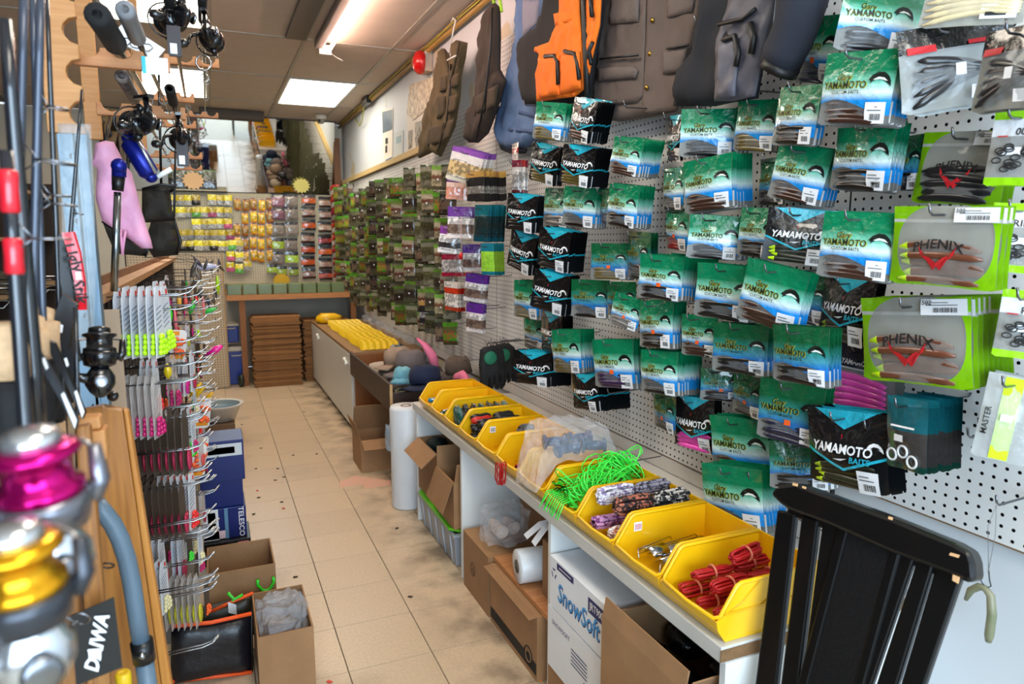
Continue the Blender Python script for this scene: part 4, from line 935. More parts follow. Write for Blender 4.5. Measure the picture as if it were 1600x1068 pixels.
def pose_stack(me, box, xf, W0, H0, b, n, roll, lim=(.105, .185), sp=0):
    """matrices of a row of pouches on one hook, front one first: parallel, the queued ones pressed thinner"""
    idx = len(REC); lean = R(random.Random(int(box[0]+box[1])).uniform(-3, 3))
    def calc(dx, dth):
        c, H, th, sx = fit(box, xf+dx, W0/H0, dth, *lim, 14 if n < 2 else 12); s_ = H/H0; top = c+Vector((0, 0, .40*H)); cs = max(.3, math.cos(th))
        d0, d1 = s_*.65*b+.0075, s_*.405*b+.0052; out = []; rn = random.Random(int(box[0]*3+box[1])); x = 0
        for k in range(n+1):
            if k: x += max((d0 if k == 1 else d1)/cs, sp)
            p = top+Vector((x, 0, rn.uniform(-.003, .003) if k else 0))
            m = bag_matrix(p, th, R(roll), lean, s_, sx)
            out.append(m if k == 0 else m @ Matrix.Diagonal((1, .3, 1, 1)))
        return out, top, x+top.x+W0*s_*sx/2*abs(math.sin(th)), top.x
    REC.append((idx, me, calc, box, xf)); return calc(*POSES.get(idx, (0, 0)))
ORD = ['first', 'second', 'third', 'fourth', 'fifth', 'sixth', 'seventh', 'eighth', 'ninth', 'tenth', 'eleventh', 'twelfth', 'thirteenth', 'fourteenth']
NB = [0]
def put_bag(kind, box, xf=1.37, n=0, roll=0, code='k', stk=False, deep=0, row=0, col=0, sp=.011, hk=True):
    ar = {'G': WG, 'B': WB, 'L': WL}[kind]/BH
    seed = int(box[0]+box[1]); vi = seed % (3 if kind == 'G' else 2); me = {'G': ME_G[deep], 'B': ME_B, 'L': ME_L}[kind][vi]
    mats, top, _, xt = pose_stack(me, box, xf, ar*BH, BH, .015 if kind == 'L' else .013, n, roll, sp=.015 if kind == 'L' else .0115)
    kn = {'G': 'deep green' if deep else 'green', 'B': 'black', 'L': 'lime-edged'}[kind]
    L1 = ('%s pouch of %s worms, row %s, %s hook from the lime-edged end' % (kn, WCOL[code].replace(' and ', '-'), ORD[row], ORD[col])) if kind != 'L' else 'lime-edged clear pouch of %s worms, %s of three down' % (WCOL[code], ORD[col])
    L2 = ('%s pouch queued behind another, row %s, %s hook from the lime-edged end' % (kn, ORD[row], ORD[col])) if kind != 'L' else 'lime-edged pouch queued behind the %s lime-edged pouch down' % ORD[col]
    for k in range(n, -1, -1):
        o = bpy.data.objects.new('bait_pouch', me); link(o); o.matrix_world = mats[k]
        NB[0] += 1
        if k == 0:
            tag(o, L1, 'bait pouch', 'front bait pouches on the product wall')
            child('lettering', PR[kind][vi], o)
            child('price_label', LB[kind][vi], o)
            if stk: child('sticker', STK[vi], o)
            b = {'G': .013, 'B': .013, 'L': .015}[kind]
            if kind == 'L': add_worms(o, code, 5, -.124, .0150, WL, b, 21+vi)
            else: add_worms(o, code, 4 if kind == 'G' else 4, -.127, .0112, WG, b, (1 if kind == 'G' else 11)+vi)
        else:
            tag(o, L2, 'bait pouch', 'bait pouches queued on the hooks')
            if k <= 4: child('price_label', LB[kind][vi], o)
    if hk: hook(top.y, top.z+.002, PX-xt+.045, ('steel peg hook of pouch row %s, %s from the lime-edged end' % (ORD[row], ORD[col])) if kind != 'L' else 'steel peg hook holding the %s lime-edged pouch down' % ORD[col])
G, B, L = 'G', 'B', 'L'
BAGS = [
 # top row right
 (G, (1250, 25, 1318, 130), 1.39, 0, 14, 'n', True, 0), (G, (1315, -22, 1435, 85), 1.36, 1, 8, 'k', False, 0),
 (G, (1285, 80, 1402, 196), 1.35, 3, 8, 'b', False, 0),
 # row 2
 (B, (1043, 180, 1068, 252), 1.42, 0, 6, 'b', False, 0), (G, (1063, 170, 1150, 246), 1.38, 2, 2, 'k', False, 0), (G, (1150, 156, 1218, 237), 1.38, 1, 8, 'o', False, 0), (G, (1215, 134, 1284, 228), 1.38, 1, 8, 'k', False, 0),
 (G, (837, 160, 886, 219), 1.36, 3, 10, 'o', False, 0), (B, (896, 155, 934, 221), 1.38, 5, 16, 'b', False, 0),
 # row 3
 (B, (831, 226, 876, 287), 1.38, 1, 14, 'o', False, 0), (B, (879, 228, 932, 290), 1.37, 5, 12, 'o', False, 0), (G, (958, 216, 1006, 275), 1.37, 6, 12, 'b', False, 0),
 (G, (1037, 262, 1070, 330), 1.42, 0, 2, 'k', False, 0), (G, (1066, 246, 1141, 331), 1.37, 5, -4, 'b', False, 0), (G, (1186, 246, 1230, 322), 1.44, 0, 2, 'k', False, 1), (G, (1212, 228, 1300, 318), 1.38, 3, 13, 'b', False, 0), (G, (1303, 192, 1398, 300), 1.37, 2, 6, 'k', False, 0), (G, (1392, 212, 1442, 300), 1.44, 0, 2, 'k', False, 1),
 # row 4
 (B, (793, 304, 841, 362), 1.37, 3, 8, 'k', False, 0), (G, (851, 294, 892, 357), 1.42, 1, 4, 'g', False, 0), (G, (881, 292, 934, 356), 1.37, 3, 6, 'k', False, 0), (G, (938, 296, 960, 350), 1.43, 1, 2, 'k', False, 1), (G, (951, 289, 999, 356), 1.37, 4, 8, 'k', False, 0),
 (G, (1040, 325, 1075, 392), 1.42, 0, 4, 'r', True, 0), (G, (1076, 337, 1158, 406), 1.37, 1, 4, 'k', False, 0), (G, (1156, 325, 1217, 403), 1.39, 1, 4, 'k', False, 0), (B, (1197, 327, 1302, 412), 1.37, 2, 6, 'C', False, 0), (G, (1282, 332, 1400, 438), 1.36, 2, 4, 'b', False, 0),
 # row 5
 (B, (798, 360, 839, 430), 1.38, 2, 16, 'k', False, 0), (B, (842, 358, 892, 422), 1.37, 5, 10, 'k', False, 0), (G, (923, 380, 981, 437), 1.38, 1, 0, 'o', True, 1), (G, (980, 362, 1016, 438), 1.41, 1, 2, 'k', False, 1),
 (G, (999, 400, 1068, 469), 1.37, 10, 4, 'k', True, 0), (G, (1087, 414, 1180, 501), 1.36, 3, 4, 'k', False, 0), (G, (1162, 414, 1262, 514), 1.36, 1, 12, 'b', False, 0), (G, (1240, 425, 1293, 507), 1.43, 0, 2, 'n', False, 1), (B, (1284, 432, 1366, 536), 1.39, 1, 2, 'C', False, 0),
 # row 6
 (G, (803, 433, 843, 504), 1.39, 5, 2, 'o', False, 0), (B, (834, 425, 891, 488), 1.37, 2, 10, 'k', False, 0), (G, (892, 437, 951, 497), 1.38, 0, 0, 'k', False, 1), (G, (947, 440, 993, 494), 1.41, 0, -2, 'k', False, 1), (G, (959, 462, 1005, 514), 1.36, 0, 12, 'g', True, 0),
 (G, (999, 470, 1051, 544), 1.37, 3, -4, 'k', True, 0), (G, (1064, 492, 1120, 557), 1.39, 0, -2, 'b', True, 0), (G, (1112, 506, 1199, 585), 1.37, 2, 0, 'k', False, 1), (G, (1204, 510, 1292, 601), 1.37, 2, -2, 'k', False, 1),
 # row 7
 (G, (818, 492, 851, 548), 1.41, 0, 2, 'g', False, 0), (B, (846, 487, 878, 554), 1.40, 3, 2, 'k', False, 0), (G, (861, 515, 906, 583), 1.36, 4, -6, 'o', False, 0), (G, (924, 530, 988, 607), 1.36, 3, -6, 'p', True, 0), (G, (1000, 548, 1058, 616), 1.37, 7, -4, 'k', False, 0),
 (G, (1094, 578, 1157, 624), 1.42, 0, 0, 'k', True, 1), (G, (1145, 586, 1191, 650), 1.41, 0, 0, 'k', True, 1), (G, (1184, 597, 1286, 692), 1.36, 1, 0, 'n', True, 1),
 # row 8
 (B, (800, 549, 864, 601), 1.36, 7, 0, 'k', False, 0), (B, (893, 585, 934, 640), 1.37, 11, -6, 'k', False, 0),
 (G, (1021, 614, 1055, 673), 1.42, 0, 0, 'k', True, 1), (B, (1050, 620, 1114, 702), 1.37, 1, -4, 'h', False, 0), (G, (1106, 650, 1197, 747), 1.36, 3, -6, 'b', False, 0),
 (G, (1199, 690, 1295, 764), 1.41, 1, -4, 'k', False, 1), (B, (1256, 640, 1379, 762), 1.34, 3, -6, 'C', False, 0), (G, (1093, 728, 1187, 824), 1.35, 5, -8, 'k', False, 0),
 # PHENIX pouches
 (L, (1434, 205, 1580, 322), 1.37, 1, 6, 'K', False, 0), (L, (1388, 322, 1558, 450), 1.36, 1, 2, 'P', False, 0), (L, (1336, 460, 1506, 606), 1.34, 7, -5, 'P', False, 0)]
ROWS = (3, 9, 18, 28, 37, 46, 54, 62, 65)
def row_of(k): return next(i for i, e in enumerate(ROWS) if k < e)
for k_, a in enumerate(BAGS):
    k, box, xf, n, roll, code, stk, deep = a; r_ = row_of(k_); mates = [b for q_, b in enumerate(BAGS) if row_of(q_) == r_]
    c_ = sorted(mates, key=lambda b: -(b[1][0]+b[1][2]) if k != L else b[1][1]).index(a)
    put_bag(k, box, xf, n+(1 if n else 0), roll, code, stk, deep, r_, c_, sp=.016 if k == L else .0125)
# other packets on the same wall
def packet_mesh(name, W, H, b, seed, mats):
    global BH
    old = BH; BH = H
    me = pouch_mesh(name, W, b, seed, mats); BH = old
    return me
def put_packet(name, label, me, H0, W0, box, xf, n=0, roll=0, sp=.012, group=None, kids=(), cat='packet', blabel=None, hk=True, bl=.016):
    mats, top, _, xt = pose_stack(me, box, xf, W0, H0, bl, n, roll, (H0*.8, H0*1.25), sp); f = None
    for k in range(n, -1, -1):
        o = bpy.data.objects.new(name, me); link(o); o.matrix_world = mats[k]
        tag(o, label if k == 0 else (blabel or label+' queued behind it'), cat, group)
        if k == 0:
            for nm, cm in kids: tag(child(nm, cm, o), kind='stuff')
            f = o
    if hk: hook(top.y, top.z+.002, PX-xt+.04, 'steel peg hook holding small packets on the pegboard', 'packet hooks on the product wall')
    return f
def simple_print(W, H, b, items, mats):
    """items: (text,size,x,z,mat,shear) or ('rect',x,z,w,h,mat)"""
    global BH
    old = BH; BH = H; mb = MB(); f = surf(W, b)
    for it in items:
        if it[0] == 'rect': _, x, z, w, h, m = it; mb.add([f(x, z, .0024), f(x+w, z, .0024), f(x+w, z+h, .0024), f(x, z+h, .0024)], [(0, 1, 2, 3)], m, None, False)
        else: s_, sz, x, z, m, sh, rot = it; put_text(mb, s_, sz, lambda a, b_: f(x+a, z+b_, .003), m, sh, .015, .9, rot)
    me = mesh_of(mb, 'print', mats); BH = old
    return me
# clear bags of dark worms under black header cards
hdr = packet_mesh('header_bag', .20, .16, .016, 41, [band_print('header_bag_print', [(0, (180, 186, 190)), (.70, (12, 12, 14))], .70, .3, .14, .7), pbackw])
hp = simple_print(.20, .16, .016, [('rect', -.085, -.034, .055, .014, 0), ('rect', .03, -.030, .04, .008, 0), ('rect', .03, -.130, .07, .024, 1), ('rect', .0, -.085, .02, .022, 1), ('rect', .075, -.122, .0015, .012, 2), ('rect', .08, -.122, .003, .012, 2), ('rect', .086, -.122, .0015, .012, 2), ('rect', .09, -.122, .003, .012, 2)], [redp, labelw, ink])
for box, xf, roll, lab in (((1396, 36, 1560, 172), 1.33, -8, 'clear bag of dark eel worms under a black header card'), ((1530, 40, 1650, 172), 1.36, 6, 'clear bag of dark eel worms beside the first black-headed bag')):
    o = put_packet('header_bag', lab, hdr, .16, .20, box, xf, 1, roll, kids=(('print', hp),), group='black header bags')
    for q in range(5): child('worm', WORM['K'], o, Matrix.Translation((-.01+.004*q, -.006, -.105+.010*q)) @ Matrix.Rotation(R(-22+9*q), 4, 'Y'))
WORM['w'] = worm_mesh('worm', .19, .007, [wm('worm_cream', (232, 214, 170))], .012)
crm = packet_mesh('clear_bag', .21, .16, .012, 44, [band_print('clear_bag_print', [(0, (226, 222, 210)), (.9, (220, 220, 216))], 1.1, .22, .14, .7), pbackw])
o = put_packet('bait_bag', 'clear bag of long cream worms above the black-headed bags', crm, .16, .21, (1448, -75, 1620, 42), 1.36, 0, 8, kids=(('price_label', simple_print(.21, .16, .012, [('rect', .02, -.13, .07, .03, 0), ('rect', .03, -.124, .04, .008, 1)], [labelw, ink])),))
for q in range(7): child('worm', WORM['w'], o, Matrix.Translation((0, -.005, -.128+.011*q)) @ Matrix.Rotation(R(-6+3*q), 4, 'Y'))
# pink worms
pk = packet_mesh('clear_pouch', .17, .15, .013, 46, [band_print('pink_pouch_print', [(0, (200, 206, 210)), (.62, (30, 44, 66))], .60, .25, .14, .5), pbackw])
o = put_packet('bait_pouch', 'clear pouch of bright pink ribbed worms with a dark header', pk, .15, .17, (1290, 535, 1396, 640), 1.37, 2, 0, blabel='clear dark-headed pouch behind the pink worm pouch', cat='bait pouch', group='pink worm pouches', kids=(('lettering', simple_print(.17, .15, .013, [('YAMAMOTO', .016, 0, -.03, 0, 0, 0)], [whitep])),))
for q in range(5): child('worm', WORM['h'], o, Matrix.Translation((0, -.006, -.125+.0145*q)) @ Matrix.Rotation(R(-3+2*q), 4, 'Y'))
# teal packets of rings
tl = packet_mesh('teal_packet', .095, .15, .010, 48, [band_print('teal_packet_print', [(0, (14, 58, 48)), (.10, (60, 56, 54)), (.55, (18, 88, 98)), (.9, (20, 104, 116))], None), M('teal_back', (16, 76, 84), .35)])
ringm = M('white_ring', (214, 216, 218), .35)
rg = MB()
for (x, z) in ((-.025, -.105), (.0, -.095), (.022, -.112)): rg.tube([(x+.011*math.cos(q*.5236), -.011, z+.012*math.sin(q*.5236)) for q in range(12)], .0022, 6, closed=True)
tlp = simple_print(.095, .15, .010, [('rect', -.03, -.046, .056, .004, 0), ('rect', -.02, -.075, .022, .014, 0)], [whitep])
put_packet('ring_packet', 'teal packet of white rings at the front of its hook', tl, .15, .095, (1383, 622, 1446, 733), 1.33, 7, -4, .0145, 'teal ring packets', (('print', tlp), ('rings', mesh_of(rg, 'rings', ringm))), blabel='teal ring packet fanned out behind the front one')
# small lime packs at the edge of the board
ll = packet_mesh('lime_packet', .10, .16, .010, 52, [band_print('lime_packet_print', [(0, (150, 214, 20)), (.12, (150, 150, 146)), (.66, (228, 228, 230)), (.88, (150, 214, 20))], None, rough=.2), pbackw])
swv = MB(); rn = random.Random(2)
for q in range(16):
    c0 = Vector((rn.uniform(-.03, .03), -.013, rn.uniform(-.115, -.06))); a = rn.uniform(0, 3.1)
    swv.tube([c0+Vector((.009*math.cos(a+k*.785), 0, .006*math.sin(a+k*.785))) for k in range(8)], .0016, 5, closed=True)
swm = mesh_of(swv, 'swivels', ink)
for box, s_, lab in (((1548, 172, 1634, 292), '000', 'lime packet of black tackle rings marked 000'), ((1546, 318, 1640, 428), 'RING', 'lime packet of black tackle rings beside the middle lime-edged pouch'), ((1560, 456, 1650, 562), 'RING', 'lime packet of black tackle rings beside the lowest lime-edged pouches')):
    put_packet('tackle_packet', lab, ll, .16, .10, box, 1.37, 1, 4, group='lime tackle packets', blabel='lime tackle packet tucked behind its front one', kids=(('print', simple_print(.10, .16, .010, [(s_, .022, .012, -.030, 0, 0, 0), ('rect', -.02, -.078, .034, .016, 1), ('rect', -.035, -.040, .02, .003, 2)], [ink, labelw, redp])), ('swivels', swm)))
sq = packet_mesh('squid_packet', .10, .20, .012, 54, [band_print('squid_packet_print', [(0, (214, 218, 220)), (.5, (220, 224, 224))], 1.1, .4, .15, .6), pbackw])
put_packet('bait_pouch', 'white and lime spinner packet alone low on the pegboard', sq, .20, .10, (1536, 588, 1625, 722), 1.38, 1, 6, kids=(('print', simple_print(.10, .20, .012, [('rect', -.018, -.175, .034, .19, 0), ('MASTER', .018, -.036, -.09, 1, 0, math.pi/2), ('rect', -.012, -.085, .022, .016, 2)], [chart, ink, labelw])),), cat='bait pouch', blabel='white spinner packet behind the lime-striped one')
# empty hooks
for px_, py_, L_ in ((1445, 655, .20), (1590, 668, .16), (1597, 655, .14), (1240, 735, .17), (1035, 712, .16), (1000, 608, .15), (790, 480, .14), (775, 512, .14), (760, 560, .15), (700, 508, .16), (740, 470, .2), (1440, 250, .17), (1225, 145, .18), (1160, 45, .18), (880, 168, .2), (1050, 172, .2), (790, 330, .13), (800, 430, .13)):
    q = on(px_, py_, 0, PX); hook(q.y, q.z, L_, 'bare steel peg hook with an upturned tip on the white pegboard', 'bare peg hooks')
# ------------------------------------------------------------------ worm hanging from a line
q = on(1557, 788, 0, PX-.116); hook(q.y, q.z+.002, .12, 'steel peg hook with a worm hanging from its line', None)
t = thing('hanging_lure', 'soft worm on a bare hook hanging by a line below the pegboard', 'lure', (q.x, q.y, q.z-.30))
build('line', MB().tube([q, q+Vector((0, .012, -.05)), q+Vector((0, .002, -.14))], .0007, 4).tube([q, q+Vector((0, -.004, -.06)), q+Vector((0, .002, -.14))], .0007, 4), M('nylon_line', (130, 130, 132), .3), t)
h = q+Vector((0, .002, -.14)); build('fish_hook', MB().tube([h, h+Vector((0, -.004, -.02)), h+Vector((0, -.008, -.03)), h+Vector((0, 0, -.038)), h+Vector((0, .012, -.03)), h+Vector((0, .014, -.02))], .0014, 5), dsteel, t)
mb = MB(); w0 = h+Vector((0, .003, -.038)); mb.tube([w0+Vector((0, .036, -.045)), w0+Vector((0, .028, -.02)), w0+Vector((0, .012, -.004)), w0+Vector((0, 0, -.002)), w0+Vector((0, -.012, -.012)), w0+Vector((0, -.018, -.05)), w0+Vector((0, -.017, -.095)), w0+Vector((0, -.017, -.11))], [.004, .0075, .008, .007, .008, .009, .009, .006], 9)
build('worm', mb, M('worm_sage', (112, 116, 86), .45, col2=(140, 134, 110), scale=20), t)
for k in range(4):
    gs = (0, 9, 21, 27)[k]; y0 = 3.36+.045*k; q = on(764+gs, 558-gs*.2, 1, y0); hook(y0, q.z+.078, PX-q.x+.02, 'steel peg hook holding the work gloves', 'glove hooks')
# ------------------------------------------------------------------ clothes hanging over the product wall
def garment(name, label, px, x, mat, thick=.07, step=.03, wr=.012, wf=9, seed=0, cat='vest', edge=.06):
    P2 = pxy(px, x); t = thing(name, label, cat, (x, sum(p[0] for p in P2)/len(P2), min(p[1] for p in P2)), 'clothes hanging over the product wall')
    mb = MB(); puff(mb, P2, wallp(x), thick, step, edge, wr, wf, seed=seed, base=.35); build('cloth_body', mb, mat, t)
    return t
def patch(t, name, px, x, lift, mat, thick=.008, wr=.002, step=.016, base=.55):
    mb = MB(); puff(mb, pxy(px, x-lift), wallp(x-lift), thick*.6, step, .008, wr+.003, 26, seed=len(px), base=base); return build(name, mb, mat, t)
def strip(t, name, px, x, r, mat):
    return build(name, MB().tube([on(a, b, 0, x) for a, b in px], r, 6), mat, t)
cl_ = lambda n, c, **k: M(n, c, .85, var=.16, scale=7, bump=.25, bscale=300, **k)
zipm = M('zip_black', (16, 16, 18), .5); brass = M('brass_button', (176, 140, 60), .3, 1.0); hang = M('hanger_white', (220, 216, 206), .4)
# olive vest
t = garment('fishing_vest', 'olive multi-pocket fishing vest on a white hanger', [(695, 76), (702, 84), (706, 100), (712, 82), (717, 63), (731, 67), (728, 90), (722, 115), (720, 150), (712, 198), (690, 244), (678, 237), (657, 247), (666, 200), (670, 170), (681, 148), (686, 106), (690, 88)], 1.44, cl_('olive_cotton', (88, 74, 46)), .045, .022, .02, 13, seed=1, edge=.03)
ol2 = cl_('olive_pocket', (66, 54, 32))
for p in ([(684, 152), (697, 150), (696, 178), (684, 186)], [(702, 150), (716, 148), (713, 172), (702, 178)], [(670, 200), (694, 192), (690, 222), (668, 228)], [(697, 190), (711, 186), (704, 214), (692, 222)], [(690, 122), (700, 118), (699, 140), (688, 144)], [(706, 118), (719, 114), (717, 134), (706, 138)]): patch(t, 'pocket', p, 1.44, .045, ol2, .02)
strip(t, 'zipper', [(704, 100), (703, 140), (698, 190), (684, 236)], 1.385, .006, zipm); strip(t, 'lapel', [(695, 78), (704, 130)], 1.385, .008, ol2); strip(t, 'lapel', [(718, 66), (704, 130)], 1.385, .008, ol2)
strip(t, 'tag_strip', [(699, 94), (712, 87)], 1.36, .005, hang)
strip(t, 'hanger_hook', [(702, 84), (706, 60), (709, 44), (712, 32), (708, 28), (705, 34)], 1.46, .005, hang)
# dark brown vest
t = garment('fishing_vest', 'dark brown fishing vest hanging by a lime strap', [(766, 16), (774, 4), (782, 12), (783, 60), (782, 108), (792, 126), (785, 150), (772, 188), (764, 208), (748, 223), (736, 223), (738, 184), (752, 142), (757, 52)], 1.41, cl_('brown_cotton', (52, 40, 32)), .05, .025, .022, 13, seed=2, edge=.03)
for p in ([(744, 152), (760, 142), (758, 172), (742, 182)], [(764, 140), (780, 132), (774, 166), (762, 172)]): patch(t, 'pocket', p, 1.41, .05, cl_('brown_pocket', (60, 48, 34)), .02)
strip(t, 'zipper', [(769, 12), (766, 80), (758, 150), (744, 220)], 1.352, .006, zipm); strip(t, 'lime_strap', [(772, 8), (771, -4), (775, -8), (781, 0), (784, 18)], 1.40, .008, M('lime_webbing', (170, 214, 40), .6))
# denim vest
t = garment('denim_vest', 'washed blue denim vest behind the orange one', [(812, -60), (812, 20), (811, 60), (800, 105), (790, 152), (779, 199), (782, 224), (798, 232), (825, 230), (842, 215), (872, 120), (885, 20), (880, -60)], 1.475, M('denim', (104, 134, 178), .85, col2=(80, 108, 154), scale=8, bump=.35, bscale=320), .035, .025, .014, 13, seed=3, edge=.025)
den2 = M('denim_dark', (70, 96, 140), .85, bump=.3, bscale=300)
for p in ([(812, 172), (846, 180), (845, 186), (811, 178)], [(796, 198), (836, 203), (835, 209), (795, 204)]): patch(t, 'pocket_flap', p, 1.475, .036, den2, .012)
patch(t, 'collar', [(818, 0), (846, 0), (842, 36), (818, 58)], 1.475, .032, M('denim_lapel', (140, 140, 158), .85, bump=.3, bscale=300), .02); patch(t, 'lining_hem', [(782, 226), (824, 232), (822, 240), (800, 240), (785, 234)], 1.485, .0, M('lining_navy', (22, 28, 44), .8), .03)
# orange and black vest
t = garment('safety_vest', 'bright orange and black multi-pocket vest', [(858, -70), (857, 4), (845, 40), (814, 62), (816, 118), (823, 163), (868, 165), (916, 158), (924, 148), (930, 105), (942, 40), (948, -70)], 1.40, cl_('vest_black', (22, 22, 26)), .036, .025, .007, 10, seed=4, edge=.025)
orng = M('vest_orange', (250, 122, 14), .75, var=.12, scale=9, bump=.25, bscale=200)
patch(t, 'orange_panel', [(880, -60), (906, -60), (907, 20), (911, 79), (913, 140), (900, 151), (841, 159), (838, 115), (845, 86), (837, 80), (838, 74), (860, 66), (874, 30)], 1.40, .040, orng, .02, .008)
patch(t, 'orange_panel', [(919, -60), (944, -60), (938, 40), (926, 92), (921, 120), (917, 60)], 1.40, .042, orng, .018, .006)
for p in ([(843, 92), (875, 86), (876, 148), (845, 154)], [(879, 85), (907, 80), (909, 138), (878, 148)]): patch(t, 'pocket', p, 1.40, .052, M('vest_orange_pocket', (244, 114, 16), .75, bump=.2, bscale=200), .024, .006)
patch(t, 'pocket_flap', [(866, 22), (896, 14), (897, 34), (868, 40)], 1.40, .046, orng, .012)
for p in ([(851, 88), (866, 87), (871, 96), (872, 132)], [(882, 80), (898, 84), (902, 98), (905, 124)], [(926, 66), (920, 80), (924, 100)], [(922, -10), (925, 26)]): strip(t, 'zip_cover', p, 1.338, .0085, zipm)
strip(t, 'zipper', [(910, -60), (913, 20), (916, 90), (918, 150)], 1.35, .012, zipm)
# grey-brown waistcoat
t = garment('fishing_vest', 'taupe buttoned fishing vest with flap pockets', [(946, -70), (945, 0), (935, 70), (922, 164), (931, 184), (970, 190), (1019, 183), (1058, 174), (1066, 120), (1084, 66), (1100, 0), (1104, -70)], 1.47, cl_('taupe_cotton', (118, 104, 97)), .032, .025, .006, 10, seed=5, edge=.025)
tp2 = cl_('taupe_pocket', (104, 90, 84))
patch(t, 'front_panel', [(948, -60), (1012, -60), (1009, 60), (1005, 150), (996, 160), (926, 165), (936, 70)], 1.47, .037, tp2, .010, .003); patch(t, 'front_panel', [(1014, -60), (1098, -60), (1090, 30), (1070, 110), (1058, 172), (1012, 178), (1004, 170), (1010, 80)], 1.47, .038, tp2, .010, .003)
for p in ([(934, 106), (990, 104), (998, 110), (994, 122), (936, 127)], [(1038, 80), (1076, 72), (1066, 112), (1037, 116)], [(956, -10), (1000, -12), (998, 34), (954, 38)], [(1046, -14), (1088, -16), (1082, 18), (1044, 28)]): patch(t, 'pocket_flap', p, 1.47, .046, cl_('taupe_flap', (108, 95, 90)), .016, .003)
strip(t, 'zipper', [(937, 92), (997, 86)], 1.412, .004, dsteel); strip(t, 'zipper', [(1042, 76), (1076, 70)], 1.412, .004, dsteel)
for p in ((1020, 32), (1016, 84), (1011, 137)):
    q = on(*p, 0, 1.426); build('button', MB().lathe([(1e-6, .007), (.007, .006), (.009, .002), (.008, 0)], 12, 0, Matrix.Translation(q) @ Matrix.Rotation(R(-90), 4, 'Y')), brass, t)
# navy and grey jacket
navyj = cl_('jacket_navy', (24, 27, 36)); greyj = M('jacket_grey', (84, 84, 96), .55, var=.15, scale=8, bump=.3, bscale=30)
t = garment('jacket', 'navy jacket with grey panels and a long sleeve', [(1112, -70), (1108, 0), (1096, 70), (1070, 105), (1057, 166), (1118, 166), (1146, 160), (1185, 154), (1196, 90), (1226, 0), (1232, -70)], 1.40, navyj, .045, .025, .016, 13, seed=6, cat='jacket', edge=.03)
patch(t, 'grey_panel', [(1150, -60), (1218, -60), (1210, 20), (1196, 80), (1181, 150), (1146, 158), (1118, 158), (1122, 60), (1136, 20)], 1.40, .042, greyj, .02, .010)
patch(t, 'pocket', [(1124, 66), (1150, 58), (1154, 96), (1150, 150), (1122, 155)], 1.40, .056, M('jacket_grey_pocket', (92, 92, 104), .5, bump=.3, bscale=30), .02, .006)
strip(t, 'zip_cover', [(1130, 62), (1148, 56), (1154, 84), (1150, 104)], 1.335, .008, zipm); strip(t, 'zipper', [(1122, 38), (1160, 30), (1180, 14)], 1.335, .006, zipm); strip(t, 'zip_cover', [(1172, 36), (1178, 60), (1174, 84)], 1.335, .01, zipm)
s = MB(); pts = [on(a, b, 0, 1.335) for a, b in ((1270, -80), (1262, -30), (1256, 5), (1246, 40), (1236, 66), (1226, 88), (1218, 108))]; s.tube(pts, [.066, .063, .062, .057, .054, .05, .046], 18); s.v = [v+Vector((.02*noise.noise(v*12+Vector((0, 5, 0))), .018*noise.noise(v*13), .012*noise.noise(v*8+Vector((3, 0, 0))))) for v in s.v]; build('sleeve', s, cl_('jacket_sleeve', (38, 42, 54)), t)
build('cuff', MB().tube([on(1222, 100, 0, 1.335), on(1216, 112, 0, 1.335)], .048, 14), zipm, t)
for k, p in enumerate([[(1226, -60), (1214, 40), (1200, 100)]]): strip(t, 'piping', p, 1.33, .012, M('piping_blue', (92, 112, 140), .6))
# ------------------------------------------------------------------ bell, dome camera, adaptor, wall papers
q = on(662, 93, 0, 1.50)-Vector((0, 0, .022)); t = thing('alarm_bell', 'round red alarm bell on a white wall box', 'alarm bell', (1.50, q.y, q.z-.09)); mm = Matrix.Translation((1.49, q.y, q.z)) @ Matrix.Rotation(R(-90), 4, 'Y')
build('gong', MB().lathe([(1e-6, .07), (.03, .068), (.065, .055), (.082, .03), (.084, .0), (.08, 0)], 28, 0, mm), M('bell_red', (206, 16, 22), .25, coat=.5), t); build('wall_box', MB().span((1.49, q.y-.07, q.z-.07), (1.548, q.y+.07, q.z+.07)), M('bell_box', (190, 176, 160), .5), t, bevel=.006)
q = on(501, 186, 2, CEIL_Z-.05); t = thing('dome_camera', 'small white dome security camera under the ceiling', 'security camera', (q.x, q.y, CEIL_Z-.10)); mm = Matrix.Translation((q.x, q.y, CEIL_Z-.006)) @ Matrix.Rotation(math.pi, 4, 'X')
build('housing', MB().lathe([(.065, 0), (.065, .03), (.055, .045), (.05, .05)], 22, 0, mm), M('cam_white', (206, 200, 186), .4), t); build('dome', MB().lathe([(.05, .045), (.046, .07), (.03, .09), (1e-6, .098)], 20, 0, mm), M('cam_dome', (150, 144, 132), .2), t); build('lens', MB().ball((q.x-.02, q.y-.04, CEIL_Z-.075), .016), blackp, t)
q = on(573, 153, 0, 1.49)-Vector((0, 0, .03)); t = thing('power_adaptor', 'black power adaptor clipped among the cables under the ceiling', 'adaptor', (1.49, q.y, q.z-.03))
build('casing', MB().span((1.46, q.y-.12, q.z-.035), (1.51, q.y+.12, q.z+.035)), blackp, t, bevel=.006); build('lead', MB().tube([(1.49, q.y+.12, q.z), (1.5, q.y+.3, q.z-.14), (1.51, q.y+.5, q.z-.16), (1.51, q.y+.75, q.z-.02)], .006, 6).tube([(1.49, q.y-.12, q.z), (1.5, q.y-.25, q.z+.03), (1.51, q.y-.3, q.z+.06)], .01, 6), M('cable_olive', (150, 150, 60), .5), t)
